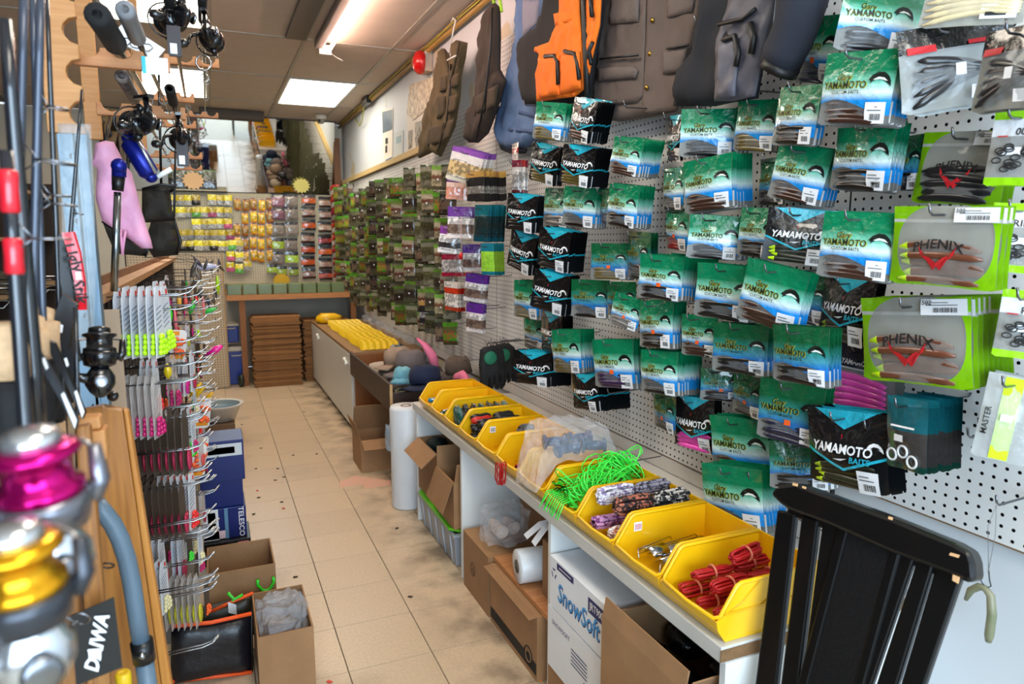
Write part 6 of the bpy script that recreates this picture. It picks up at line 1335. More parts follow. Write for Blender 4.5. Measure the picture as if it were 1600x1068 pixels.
def is_free(p, sc): return all(abs(p.x-q.x) > .019 or abs(p.y-q.y) > .031*(sc+s2) or p.z-.12*sc > q.z+.018*s2 or q.z-.12*s2 > p.z+.018*sc for q, s2 in TAKEN)
for px, py, Y, s_ in ((317, 645, 3.0, 1.2), (308, 720, 2.7, 1.25), (278, 540, 2.6, 1.1), (316, 700, 3.0, 1.0)): TAKEN += [(on(px, py, 1, Y)+Vector((dx, 0, .065)), s_) for dx in (-.03, 0, .03)]
for a, b, y0, y1, Y, n, cx, bd in GRP:
    tg = 165+rn.uniform(-5, 5); rl = rn.uniform(-4, 4); p0 = on(max(a, 171), y0+4, 1, Y); H = on(a, y0, 1, Y).z-on(a, y1, 1, Y).z; sc = max(.75, min(1.3, H/.127)); p0.x = max(p0.x, RX+.042)
    for k in range(n):
        p = p0+Vector((-math.cos(R(tg)), -math.sin(R(tg)), 0))*(.0134*sc*k); lure_card(cx, bd, p, tg, rl, sc); TAKEN.append((p, sc))
    p = on(a, y0+8, 1, Y); rack_hook(Y, p.z)
for r_ in range(11):
    z = 1.34-.09*r_
    for c_ in range(7):
        y = 1.9+.42*c_+.1*(r_ % 2)+rn.uniform(-.05, .05)
        rack_hook(y, z)
        if c_ >= 1 and rn.random() < .72:
            for k in range(rn.choice((1, 2, 2, 3))):
                for tries in range(40):
                    far = tries > 8; p = Vector((RX+.035+.15*rn.random(), y+(rn.uniform(-.2, .2) if far else 0), z-.006-(rn.uniform(0, .09) if far else 0))); sc = rn.uniform(.8, 1.0)
                    if is_free(p, sc): break
                else: p.y = 5.0+.6*rn.random(); p.z = rn.uniform(.5, 1.3)
                TAKEN.append((p, sc)); lure_card(rn.choice('wwcdd'), rn.choice(('lime', 'red', 'magenta', 'green', 'orange', 'berry', 'coral', 'yellow', 'pink', 'ivory')), p, 162+rn.uniform(-6, 6), rn.uniform(-4, 4), sc)
# blister cards and single bright lures
bl = MB().prism([(-.03, -.06), (.02, -.06), (.03, -.05), (.03, .05), (.02, .06), (-.03, .06)], .003, 0, Matrix.Rotation(R(90), 4, 'X')); blm = mesh_of(bl, 'blister_card', M('blister_white', (226, 226, 224), .4))
bb_ = MB(); r2 = random.Random(4)
for k in range(14): bb_.ball((r2.uniform(-.02, .02), -.012, r2.uniform(-.035, .03)), .009, 0, 8, 5)
bbm = mesh_of(bb_, 'egg_cluster', M('egg_orange', (246, 96, 36), .3, coat=.4)); bpr = mesh_of(MB().span((-.028, -.006, -.05), (.02, -.004, -.036)).span((-.028, -.006, .04), (.0, -.004, .055)), 'card_print', M('egg_print', (236, 150, 30), .5))
for px, py, Y, s, lab in ((317, 645, 3.0, 1.0, 'white blister card of orange eggs over the navy boxes'), (308, 720, 2.7, 1.05, 'white blister card of orange eggs in the rack middle'), (278, 540, 2.6, .9, 'white blister card of orange eggs high on the rack'), (316, 700, 3.0, .8, 'white blister card of yellow-printed eggs on the rack')):
    o = bpy.data.objects.new('blister_card', blm); link(o); o.matrix_world = Matrix.Translation(on(px, py, 1, Y)) @ Matrix.Rotation(R(30), 4, 'Z') @ Matrix.Rotation(R(8), 4, 'Y') @ Matrix.Diagonal((s, s, s, 1)); tag(o, lab, 'lure card', 'blister cards on the rack'); q_ = on(px, py, 1, Y); h_ = MB().tube([q_+Vector((0, .004, .05)), Vector((RX+.003, q_.y+.004, q_.z+.055))], .0012, 4); h_.v = [o.matrix_world.inverted() @ v for v in h_.v]; build('hanger_wire', h_, dsteel, o, local=True); tag(child('egg_cluster', bbm, o), kind='stuff'); tag(child('card_print', bpr, o), kind='stuff')
def spoon(px, py, Y, col, lab, L=.07, r=.009, rz=0, rx=8):
    p = on(px, py, 1, Y); mm = Matrix.Translation(p) @ Matrix.Rotation(R(rz), 4, 'Y') @ Matrix.Rotation(R(rx), 4, 'X'); t = thing('fishing_lure', lab, 'lure', p-Vector((0, 0, L/2)), 'loose lures on the rack')
    build('lure_body', MB().lathe([(.002, L/2), (r*.6, L*.35), (r, 0), (r*.8, -L*.25), (.0015, -L/2)], 12, 0, mm), M('lure_'+lab.split()[0]+lab.split()[1], col, .25, coat=.4), t)
    build('treble_hook', MB().tube([mm @ Vector((0, 0, -L/2)), mm @ Vector((0, 0, -L/2-.014)), mm @ Vector((.006, 0, -L/2-.02)), mm @ Vector((.009, 0, -L/2-.012))], .001, 5), dsteel, t); build('eye_ring', MB().tube([mm @ Vector((.004*math.cos(q), 0, L/2+.004+.004*math.sin(q))) for q in (0, 1, 2, 3, 4, 5)], .0008, 4, closed=True), steel, t); e_ = mm @ Vector((0, 0, L/2+.004)); build('leader_wire', MB().tube([e_, Vector((min(e_.x, RX+.12), e_.y, e_.z+.02)), Vector((RX+.003, e_.y, e_.z+.025))], .0009, 4), dsteel, t)
for a in ((265, 490, 2.5, (60, 220, 50), 'green minnow lure hanging under the top hooks'), (274, 502, 2.75, (240, 120, 130), 'salmon slim lure hanging under the top hooks', .09, .007), (340, 445, 4.2, (190, 240, 20), 'chartreuse slim lure on the rack end', .11, .012), (320, 417, 4.0, (176, 180, 210), 'silver curved lure lying on the top hooks', .13, .02, 85), (335, 547, 3.6, (250, 40, 160), 'pink feathered lure sticking out of the rack', .09, .02, 60), (318, 478, 3.4, (240, 130, 130), 'pink long lure beside the wire ends', .09, .007), (262, 580, 2.3, (240, 206, 30), 'yellow round lure among the cards', .05, .012), (306, 608, 2.8, (230, 180, 20), 'yellow banana lure among the wires', .07, .01, 40), (312, 612, 2.9, (226, 176, 24), 'yellow bent lure among the wires', .07, .01, 40), (326, 620, 3.2, (226, 170, 24), 'yellow short lure among the wires', .06, .01, 40), (300, 480, 3.0, (60, 190, 70), 'green grub lure beside the wire ends', .06, .012, 20), (328, 485, 3.6, (60, 200, 80), 'green worm lure near the rack end', .07, .012, 70), (280, 470, 2.8, (236, 170, 60), 'amber small lure under the top hooks', .05, .008), (290, 470, 2.9, (230, 90, 80), 'red small lure under the top hooks', .05, .008)): spoon(*a)
for k in range(24): spoon(300+1.9*k+rn.uniform(-3, 3), 415+rn.uniform(-12, 60), 3.0+.08*k, ((70, 66, 62), (120, 110, 100), (60, 54, 70), (96, 84, 60))[k % 4], ('grey', 'tan', 'slate', 'brown')[k % 4]+' jig lure crowded on the rack end', .06, .009, rn.uniform(-40, 40))
# bag of net at the rack foot, cartons and boxes on the floor
bagm = M('bag_black', (18, 18, 24), .35, bump=.5, bscale=14); orm = M('bag_orange', (236, 84, 24), .6)
t = thing('keep_net_bag', 'flat black bag with orange binding leaning on the rack foot', 'bag', (-.06, 2.47, 0))
Yb = 2.45; P2 = pyx([(268, 978), (330, 972), (393, 958), (394, 1050), (330, 1058), (266, 1068)], Yb); mb = MB(); puff(mb, P2, aislep(Yb), .03, .03, .05, .01, 9, back=.02); build('panel', mb, bagm, t)
for p in ([(268, 978), (330, 972), (393, 958)], [(266, 1064), (330, 1057), (394, 1049)]): build('binding', MB().tube([on(a, b, 1, Yb-.012) for a, b in p], .007, 6), orm, t)
build('side_seam', MB().tube([on(393, 958, 1, Yb-.012), on(394, 1049, 1, Yb-.012)], .004, 6), blackp, t)
t = thing('keep_net_bag', 'second black bag with orange edge tucked behind the first', 'bag', (0, 2.62, 0)); P2 = pyx([(300, 950), (385, 930), (398, 925), (398, 990), (300, 1000)], 2.62); mb = MB(); puff(mb, P2, aislep(2.62), .03, .03, .05, .012, 9, seed=3, back=.02); build('panel', mb, M('bag_olive', (44, 40, 30), .4, bump=.5, bscale=14), t); build('binding', MB().tube([on(a, b, 1, 2.60) for a, b in ((330, 955), (362, 940), (396, 926))], .007, 6), orm, t)
mb = MB(); mb.add([on(a, b, 1, 2.575) for a, b in ((356, 940), (369, 944), (370, 960), (357, 957))], [(3, 2, 1, 0)], 0, None, False); build('care_label', mb, labelw, t)
carton('cardboard_box', 'open brown carton with crumpled clear bag beside the black bag', (.07, 2.28, 0), (.25, 2.60, .215), flaps=())
blob('clear_plastic_bag', 'crumpled grey clear bag bulging out of the carton', 'plastic bag', (.158, 2.41, .16), (.10, .12, .11), film('grey_film', (206, 208, 212), .72, .12, 1.0, 30), 0, None, 141, inbox=(.079, .241, 2.289, 2.591, .01, 0, .225))
carton('cardboard_box', 'brown carton holding a green forked stick', (-.08, 2.72, 0), (.165, 2.98, .26))
t = thing('rod_fork', 'bright green forked rod rest standing in the carton', 'rod rest', (.125, 2.70, .02)); gpl = M('fork_green', (52, 200, 40), .35); f0 = on(416, 922, 1, 2.70)
build('fork', MB().tube([f0+Vector((-.028, 0, .05)), f0+Vector((-.03, 0, .03)), f0+Vector((-.015, 0, .005)), f0, f0+Vector((.015, 0, .005)), f0+Vector((.03, 0, .03)), f0+Vector((.028, 0, .05))], .006, 8).tube([f0, f0+Vector((0, 0, -.045))], .006, 8), gpl, t); build('stake', MB().tube([f0+Vector((0, 0, -.04)), (f0.x, f0.y, .02)], .003, 6), dsteel, t)
t = thing('rod_fork', 'green forked rod rest lying across the black bag tops', 'rod rest', (.0, 2.62, .33)); f0 = on(366, 936, 1, 2.6); build('fork', MB().tube([f0+Vector((-.02, 0, .03)), f0, f0+Vector((.03, 0, .012))], .006, 8).tube([f0, f0+Vector((-.02, 0, -.02))], .006, 8), gpl, t)
# boxed tackle stacked on the floor
navb = M('box_navy', (16, 34, 104), .4, var=.08, scale=5); 
def flat_box(name, label, lo, hi, mat, prints=()):
    lo, hi = Vector(lo), Vector(hi); t = thing(name, label, 'box', ((lo.x+hi.x)/2, (lo.y+hi.y)/2, lo.z), 'boxed tackle stacked beside the rack'); build('box_body', MB().span(lo, hi), mat, t, bevel=.003)
    for it in prints:
        mb = MB()
        if it[0] == 'q': _, a, b, c, d, m = it; mb.add([Vector((lo.x+(hi.x-lo.x)*u, lo.y-.0012, lo.z+(hi.z-lo.z)*v)) for u, v in ((a, b), (c, b), (c, d), (a, d))], [(0, 1, 2, 3)], 0, None, False); build('print_panel', mb, m, t)
        else: _, s_, sz, u, v, m, rot = it; put_text(mb, s_, sz, lambda a, b: Vector((lo.x+(hi.x-lo.x)*u+a, lo.y-.002, lo.z+(hi.z-lo.z)*v+b)), 0, 0, .012, .9, rot); build('lettering', mb, m, t)
X0, X1, YF = -.10, .085, 3.30
ltb = M('box_pale_blue', (96, 140, 170), .5)
flat_box('tackle_carton', 'white slim box with a green scale pictured, under the black boxes', (-.09, YF-.08, .0), (.125, YF+.14, .045), wcard, (('q', .86, 0, 1, 1, M('box_sky', (30, 120, 200), .4)), ('q', .28, .35, .46, .65, M('gadget_green', (30, 70, 56), .4)), ('q', .46, .45, .7, .52, ink), ('q', .18, .3, .28, .4, ink)))
for k, (z0, z1, lab) in enumerate(((.046, .10, 'black gadget box with red and blue pictures, lower of two'), (.101, .155, 'black gadget box with a pink tag, upper of two'))):
    flat_box('gadget_box', lab, (X0, YF-.03, z0), (.098, YF+.18, z1), blackp, (('q', .15, .2, .32, .7, redp), ('q', .32, .2, .42, .7, M('box_sky', (30, 120, 200), .4)), ('q', .72, .3, .95, .8, redp if k == 0 else M('tag_pink', (226, 150, 160), .5)), ('q', .48, .25, .62, .85, M('gadget_dark', (50, 54, 58), .3)), ('q', .6, .62, .9, .72, labelw)))
flat_box('telescope_box', 'navy and white box with tall white lettering', (X0, YF, .156), (X1, YF+.2, .30), navb, (('q', .0, .0, .36, 1, wcard), ('q', .12, .35, .3, .9, M('box_text', (60, 80, 140), .5)), ('q', .5, .0, .58, 1, ltb), ('t', 'TELESCO', .035, .88, .5, labelw, -math.pi/2), ('q', .0, .02, .5, .28, M('slip_pink', (226, 200, 210), .6))))
flat_box('tackle_carton', 'plain navy box between the lettered box and the pictured one', (X0, YF+.01, .301), (.078, YF+.2, .425), navb, ())
flat_box('tackle_carton', 'navy box with a grey fish pictured on its lid, top of the stack', (X0, YF, .426), (.09, YF+.2, .615), navb, (('q', .0, .62, .96, .92, M('fish_photo', (206, 212, 216), .5)), ('q', .15, .68, .8, .84, M('fish_grey', (120, 132, 136), .5))))
# basin and bucket further back
t = thing('wash_basin', 'white basin with blue lining on the floor beyond the boxes', 'basin', (.03, 5.55, .10)); build('bowl', MB().lathe([(.11, .0), (.15, .10), (.175, .115), (.175, .125), (.15, .12), (.10, .012), (1e-6, .01)], 26, 0, Matrix.Translation((.0, 5.6, .165))), M('basin_white', (206, 202, 192), .4), t); build('lining', MB().lathe([(.146, .118), (.12, .06), (1e-6, .05)], 24, 0, Matrix.Translation((.0, 5.6, .165))), M('basin_blue', (96, 124, 140), .4), t)
tag(build('crate', MB().span((-.12, 5.45, 0), (.10, 5.75, .16)), M('crate_brown', (110, 84, 60), .7), bevel=.004), 'low brown crate carrying the white basin', 'crate')
t = thing('bucket', 'dark green bucket on the floor beside the basin', 'bucket', (.05, 4.95, 0)); build('pail', MB().lathe([(.075, .001), (.095, .17), (.104, .172), (.104, .182), (.092, .18), (.07, .01), (1e-6, .008)], 22, 0, Matrix.Translation((.03, 4.95, 0))), M('pail_green', (34, 40, 22), .4), t); build('bail', MB().tube([(.03+.1*math.cos(a), 4.95, .17+.02*math.sin(a)) for a in (0, .6, 1.2, 1.9, 2.5, 3.14)], .003, 5), steel, t)
# scraps on the floor
scr = M('scrap_dark', (60, 44, 34), .8); scrr = M('scrap_red', (206, 70, 50), .6); scp = M('scrap_card', (206, 160, 136), .8)
for px, py, s, m in ((557, 755, .11, scp), (590, 757, .09, scp)):
    q = on(px, py, 2, .002); o = tag(build('card_scrap', MB().prism([(-s, -s*.6), (s*.7, -s*.8), (s, s*.3), (s*.1, s*.9), (-s*.9, s*.4)], .003, 0, Matrix.Translation(q) @ Matrix.Rotation(R(3+px % 9), 4, 'X')), m), 'pinkish card scrap lying on the floor by the packing foam roll', 'scrap', 'card scraps by the foam roll')
for px, py, m in ((378, 663, scr), (400, 732, scr), (434, 732, scr), (444, 745, scr), (458, 711, scr), (495, 709, scr), (475, 643, scr), (402, 766, scrr), (404, 777, scr), (440, 784, scr), (443, 794, scrr), (396, 803, scr), (462, 901, scr), (412, 858, scr), (641, 932, scr), (620, 825, scr), (515, 1065, scrr), (408, 700, scr), (430, 750, scr), (845, 1062, M('scrap_orange', (226, 130, 40), .6))):
    q = on(px, py, 2, .002); tag(build('floor_scrap', MB().prism([(-.010, -.004), (.008, -.006), (.011, .004), (-.005, .007)], .003, 0, Matrix.Translation(q) @ Matrix.Rotation(px*.7, 4, 'Z')), m), 'small red scrap on the floor tiles' if m == scrr else 'small orange scrap on the floor by the printed carton' if m not in (scr, scrr) else 'small dark scrap on the floor tiles', 'scrap', 'scraps on the floor')
# ------------------------------------------------------------------ rods, reels and racks at the near end of the lure rack
corkm = M('cork', (206, 168, 128), .8, var=.2, scale=120, bump=.2, bscale=200); evam = M('eva_foam', (16, 16, 18), .8); blankm = M('rod_blank', (26, 28, 34), .22, coat=.5); blankg = M('rod_blank_grey', (66, 72, 86), .3, .4, coat=.3); silv = M('reel_silver', (206, 208, 212), .2, .9); blkr = M('reel_black', (14, 14, 17), .22, coat=.5); guide = M('guide_metal', (130, 132, 138), .25, 1.0)
def ring(mb, c, r, ax, w=.0012, m=0):
    ax = Vector(ax).normalized(); s = ax.orthogonal().normalized(); v = ax.cross(s)
    mb.tube([Vector(c)+(s*math.cos(q*.628)+v*math.sin(q*.628))*r for q in range(10)], w, 5, m, closed=True)
def rod(label, a, b, r0, r1, mat=blankm, grips=(), guides=(), group='fishing rods', side=Vector((1, -.4, 0))):
    """a butt, b tip in world space; grips = (from, to, radius, material); guides = (position, ring radius)"""
    a, b = Vector(a), Vector(b); base = a if a.z < b.z else b; t = thing('fishing_rod', label, 'fishing rod', base, group); d = b-a; ax = d.normalized()
    build('blank', MB().tube([a+d*k/6 for k in range(7)], [r0+(r1-r0)*k/6 for k in range(7)], 8), mat, t)
    for f0, f1, r, m in grips: build('grip', MB().tube([a+d*(f0), a+d*(f0+.004), a+d*((f0+f1)/2), a+d*(f1-.004), a+d*f1], [r*.8, r, r*.94, r, r*.75], 14), m, t)
    sd = (side-ax*side.dot(ax)).normalized()
    for f, r in guides:
        mb = MB(); c = a+d*f; e = c+sd*(r*1.9); ring(mb, e, r, ax); mb.tube([c+ax*.02, e-sd*r*.8], .0011, 4); mb.tube([c-ax*.014, e-sd*r*.8], .0011, 4); build('line_guide', mb, guide, t)
    return t
def reel(label, M_, body, spool, rotor, bailm=None, group='spinning reels', s=1.0):
    """spinning reel: local z = spool axis, foot towards -x"""
    mm = M_ @ Matrix.Diagonal((s, s, s, 1)); base = (mm @ Vector((0, 0, 0))); t = thing('spinning_reel', label, 'fishing reel', base, group); bailm = bailm or silv
    mb = MB(); mb.lathe([(.010, -.020), (.014, -.026), (.019, -.036), (.019, -.048), (.013, -.060), (.005, -.068), (1e-6, -.069)], 14, 0, Matrix.Diagonal((1.1, .68, 1, 1))); mb.tube([(-.008, 0, -.04), (-.028, 0, -.036), (-.048, 0, -.02)], [.010, .007, .005], 8); mb.box((-.048, 0, -.014), (.006, .012, .06)); mb.v = [mm @ v for v in mb.v]; build('body', mb, body, t)
    build('rotor', MB().lathe([(.012, -.022), (.022, -.018), (.025, -.004), (.024, .002), (.012, .002)], 22, 0, mm).tube([(.024, 0, -.01), (.031, 0, 0), (.031, 0, .022)], [.007, .006, .004], 8, 0, mm).tube([(-.024, 0, -.01), (-.031, 0, 0), (-.031, 0, .022)], [.007, .006, .004], 8, 0, mm), rotor, t)
    build('spool', MB().lathe([(.013, .002), (.023, .002), (.023, .008), (.018, .010), (.018, .024), (.024, .027), (.024, .03), (.016, .033)], 24, 0, mm), spool, t)
    build('drag_knob', MB().lathe([(.016, .032), (.015, .04), (.006, .043), (1e-6, .043)], 18, 0, mm), body, t)
    build('bail_wire', MB().tube([Vector((.031*math.cos(a), .034*math.sin(a), .02+.006*math.sin(a))) for a in [math.pi*k/10 for k in range(11)]], .0016, 6, 0, mm), bailm, t)
    hd = build('handle', MB().tube([(0, .016, -.042), (0, .03, -.042), (.004, .036, -.05), (.02, .04, -.066)], [.005, .004, .0035, .003], 8, 0, mm), blkr, t); build('handle_knob', MB().lathe([(.004, 0), (.008, .004), (.009, .014), (.006, .022), (1e-6, .024)], 12, 0, mm @ Matrix.Translation((.02, .040, -.066)) @ Matrix.Rotation(R(-90), 4, 'X')), blkr, hd)
    build('side_plate', MB().lathe([(.011, 0), (.011, .004), (.008, .005), (1e-6, .005)], 18, 0, mm @ Matrix.Translation((0, -.016, -.044)) @ Matrix.Rotation(R(90), 4, 'X')), guide, t)
    return t
def rmat(px, py, Y, rx=0, ry=0, rz=0): return Matrix.Translation(on(px, py, 1, Y)) @ Matrix.Rotation(R(rz), 4, 'Z') @ Matrix.Rotation(R(ry), 4, 'Y') @ Matrix.Rotation(R(rx), 4, 'X')
# wooden scalloped boards that carry rods lying overhead
def scallop(px0, px1, py, thick, Y, lab, n=3, dz=None, slope=0):
    a, b = on(px0, py-slope, 1, Y), on(px1, py, 1, Y); H = thick*(a-on(px0, py-slope+1, 1, Y)).length; L = b.x-a.x; top = b.z; poly = [(a.x, top-H), (b.x, top-H), (b.x, top)]
    r = L/(n*3.0); 
    for k in range(n-1, -1, -1):
        cx = a.x+L*(k+.5)/n
        poly += [(cx+r, top)]+[(cx+r*math.cos(q), top-r*.95*math.sin(q)) for q in (.4, .9, 1.57, 2.2, 2.75)]+[(cx-r, top)]
    poly.append((a.x, top))
    mb = MB().prism(poly, .018, 0, Matrix.Translation((0, Y+.018, 0)) @ Matrix.Rotation(R(90), 4, 'X'))
    return tag(build('rod_cradle', mb, pinex, bevel=.002), lab, 'rod rack', 'scalloped rod cradles')
cr1 = scallop(112, 264, 84, 30, 1.6, 'scalloped pine rod cradle with a price sticker on its end', 3, slope=8)
q = on(232, 97, 1, 1.597); mb = MB(); mb.span((q.x-.012, 1.597, q.z-.022), (q.x+.034, 1.599, q.z+.010)); build('price_sticker', mb, labelw, cr1); build('sticker_band', MB().span((q.x-.012, 1.5955, q.z-.022), (q.x-.005, 1.5968, q.z+.010)), tealp, cr1)
for a in ((150, 289, 168, 20, 2.1, 'scalloped pine rod cradle under the black rod butt', 3), (196, 342, 92, 15, 2.5, 'scalloped pine rod cradle holding a chrome guide ring', 4), (222, 303, 146, 15, 2.9, 'scalloped pine rod cradle against the bright ceiling panel', 3), (232, 306, 189, 12, 3.3, 'scalloped pine rod cradle in front of the mirror', 3), (228, 341, 176, 9, 3.7, 'scalloped pine rod cradle below the dark roller housing', 5), (222, 316, 238, 11, 3.3, 'low scalloped pine rod cradle over the camouflage boxes', 4), (224, 316, 258, 9, 3.7, 'lowest scalloped pine rod cradle over the camouflage boxes', 4)): scallop(*a)
for lab, pxa, pxb, pt, pb, Y in (('tall pine rack upright with round notches along its edge', 74, 134, -30, 205, 1.55), ('pine rack upright behind the black rod butts', 134, 160, 100, 215, 2.2), ('slim pine rack upright near the mirror', 218, 232, 100, 262, 3.5)):
    a, b = on(pxa, pt, 1, Y), on(pxb, pb, 1, Y); top, bot = a.z+.25, b.z-.005; x0, x1 = min(a.x, on(pxa, pb, 1, Y).x), b.x
    if Y > 1.6: top = CEIL_Z-.01
    poly = [(x0, bot), (x1, bot)]; n = 7 if Y < 1.6 else 0; dz = (top-bot)/max(1, n)
    for k in range(n):
        cz = bot+dz*(k+.5); poly += [(x1, cz-.024)]+[(x1-.024*math.cos(q), cz+.024*math.sin(q)) for q in (-1.0, -.4, 0, .4, 1.0)]+[(x1, cz+.024)]
    poly += [(x1, top), (x0, top)]
    tag(build('rack_upright', MB().prism(poly, .02, 0, Matrix.Translation((0, Y+.02, 0)) @ Matrix.Rotation(R(90), 4, 'X')), pine, bevel=.002), lab, 'rack upright')
# steel upright in torn film
t = thing('steel_upright', 'galvanised steel rack upright partly wrapped in torn clear film', 'post', (-.23, 1.56, 0)); a, b = on(94, 200, 1, 1.56), on(140, 200, 1, 1.56); gal = M('galvanised', (112, 134, 150), .45, .6, var=.15, scale=14, bump=.05); x0, x1, z1 = on(97, 300, 1, 1.56).x, on(142, 300, 1, 1.56).x, a.z
build('channel', MB().span((x0, 1.56, 0), (x1, 1.563, z1)).span((x0, 1.563, 0), (x0+.003, 1.60, z1)).span((x1-.003, 1.563, 0), (x1, 1.60, z1)).span((x0+.022, 1.556, 0), (x0+.03, 1.56, z1)).span((x1-.022, 1.556, 0), (x1-.014, 1.56, z1)), gal, t)
mb = MB()
for k in range(12): mb.lathe([(.004, 0), (.0055, -.001), (1e-6, .0005)], 8, 0, Matrix.Translation(((x0+x1)/2-.002, 1.5585, z1-.05-.06*k)) @ Matrix.Rotation(R(90), 4, 'X'))
build('bolt_hole', mb, dsteel, t)
mb = MB(); puff(mb, pyx([(90, 192), (142, 194), (147, 300), (150, 420), (146, 560), (100, 560), (96, 330)], 1.548), aislep(1.548), .006, .02, .01, .006, 30); build('film_wrap', mb, film('torn_film', (216, 226, 230), .80, .15, 1.0, 34), t)
# long rods overhead, pointing down the aisle
def over(lab, px, py, Y0, L, r, gl, gr, rise=.0, m=evam, xs=0, grp='rods lying overhead'):
    a = on(px, py, 1, Y0); b = a+Vector((xs, L, rise)); return rod(lab, a, b, r, .0016, blankm, ((0, gl, gr, m),), ((.42, .012), (.6, .009), (.8, .006)), grp, Vector((0.3, 0, -1)))
over('overhead rod with a thick black butt grip on the pine cradle', 152, 22, 1.30, 2.2, .008, .11, .020, .13)
over('overhead rod with a slim silver butt beside the black one', 195, 14, 1.35, 2.3, .007, .10, .016, .12, M('grip_grey', (120, 120, 124), .5))
over('overhead rod with a clear-coated handle on the second cradle', 190, 118, 1.65, 2.2, .007, .12, .014, .03, M('grip_marbled', (48, 38, 42), .4, col2=(120, 110, 104), scale=60))
over('overhead rod with a round black butt before the bright panel', 265, 138, 1.95, 2.2, .007, .09, .013, .0)
over('overhead rod carrying the reel by the ceiling panel', 262, -10, 1.75, 2.3, .007, .1, .012, .02)
over('overhead rod carrying the outermost hanging reel', 316, -6, 1.95, 2.3, .007, .1, .012, .04)
HM = Matrix(((0, -1, 0, 0), (0, 0, 1, 0), (-1, 0, 0, 0), (0, 0, 0, 1)))
for lab, px, py, Y, rz, s_ in (('black spinning reel hanging before the upper LED panel', 270, 30, 1.85, 6, 1.25), ('black spinning reel hanging outermost beside a chrome guide', 330, 60, 2.05, -10, 1.2), ('black spinning reel hanging under the scalloped cradles', 216, 192, 1.8, 8, 1.15), ('black spinning reel with a barcode tag hanging by the mirror', 282, 216, 2.1, -4, 1.15)):
    reel(lab, Matrix.Translation(on(px, py, 1, Y)) @ Matrix.Rotation(R(rz), 4, 'Y') @ Matrix.Rotation(R(rz*2+12), 4, 'Z') @ HM, blkr, blkr, blkr, blkr, 'reels hanging from the overhead rods', s_)
for px, py, Y in ((272, 62, 1.8), (285, 238, 2.05)):
    q = on(px, py, 1, Y); t = thing('price_tag', 'dark barcode tag hanging from the upper reel' if py < 100 else 'dark barcode tag hanging from the reel by the mirror', 'tag', q); build('card', MB().span((q.x-.014, Y, q.z-.035), (q.x+.014, Y+.006, q.z+.03)), M('tag_dark', (40, 28, 30), .5), t); build('barcode', MB().span((q.x-.009, Y-.001, q.z-.03), (q.x+.005, Y, q.z-.008)), labelw, t)
mb = MB(); q = on(318, 98, 1, 2.4); ring(mb, q, .022, (.2, 1, .1), .003); ring(mb, q+Vector((.0, .02, -.04)), .012, (.2, 1, .1), .002); tag(build('guide_ring', mb, M('guide_chrome', (190, 190, 194), .15, 1.0)), 'pair of chrome guide rings on the outermost overhead rod', 'guide ring')
q = on(212, 62, 1, 1.75); mb = MB(); mb.add([q+Vector((-.05, 0, .0)), q+Vector((-.02, .0, .032)), q+Vector((.055, .01, -.012)), q+Vector((.035, .0, -.04))], [(0, 1, 2, 3)], 0, None, False); o = tag(build('paper_tag', mb, labelw), 'white paper tag with black scribble tied to an overhead rod', 'tag'); o.modifiers.new('gauge', 'SOLIDIFY').thickness = .001
mb = MB()
for k in range(3): mb.tube([q+Vector((-.02+.02*k+.012*math.cos(w), -.002, -.006-.004*k+.008*math.sin(w))) for w in (0, 1, 2, 3, 4, 5)], .001, 4, closed=True)
build('scribble', mb, ink, o)
# upright rods in the floor rack
def vrod(lab, p0, p1, Y, r0, r1, mat=blankm, grips=(), guides=(), Y2=None):
    return rod(lab, on(*p0, 1, Y), on(*p1, 1, Y2 or Y), r0, r1, mat, grips, guides, 'upright rods in the floor rack')
vrod('grey upright rod with large guides, outermost of the grey pair', (48, 640), (64, -30), 1.0, .0058, .0048, blankg, ((0, .12, .017, evam), (.13, .2, .019, corkm)), ((.5, .016), (.72, .012)))
vrod('grey upright rod standing behind the outer grey one', (72, 640), (50, -30), 1.12, .0048, .004, blankg, ((.0, .12, .017, evam), (.13, .22, .02, corkm)), ((.52, .014),))
vrod('grey upright rod with a bright ferrule at the picture edge', (22, 640), (38, -30), .92, .0052, .0044, blankg, ((0, .1, .018, evam), (.11, .19, .02, corkm)), ((.6, .02),))
vrod('thin black rod leaning across the steel upright', (95, 560), (128, 140), 1.35, .005, .002, blankm, (), ((.25, .008), (.55, .006)))
vrod('black rod standing before the pine upright', (102, 700), (72, -30), 1.25, .005, .003, blankm, (), ((.3, .009),))
vrod('black rod with red wraps by the oak planks', (72, 1120), (10, 235), .8, .0085, .006, blankm, ((.04, .12, .0098, M('wrap_red', (196, 24, 40), .3, coat=.4)), (.16, .2, .0098, M('wrap_red', (196, 24, 40), .3)), (.80, .86, .0085, M('wrap_red', (196, 24, 40), .3)), (.90, .97, .0085, M('wrap_red', (196, 24, 40), .3))), ((.86, .018),))
vrod('thick black rod standing over the reels', (60, 680), (8, 30), .88, .010, .006, blankm, (), ())
vrod('slim black rod in front of the cork grips', (30, 700), (34, 380), .85, .006, .005, blankm, (), ())
vrod('black rod rising between the oak planks', (130, 1110), (118, 480), 1.1, .005, .003, blankm, (), ((.22, .008),))
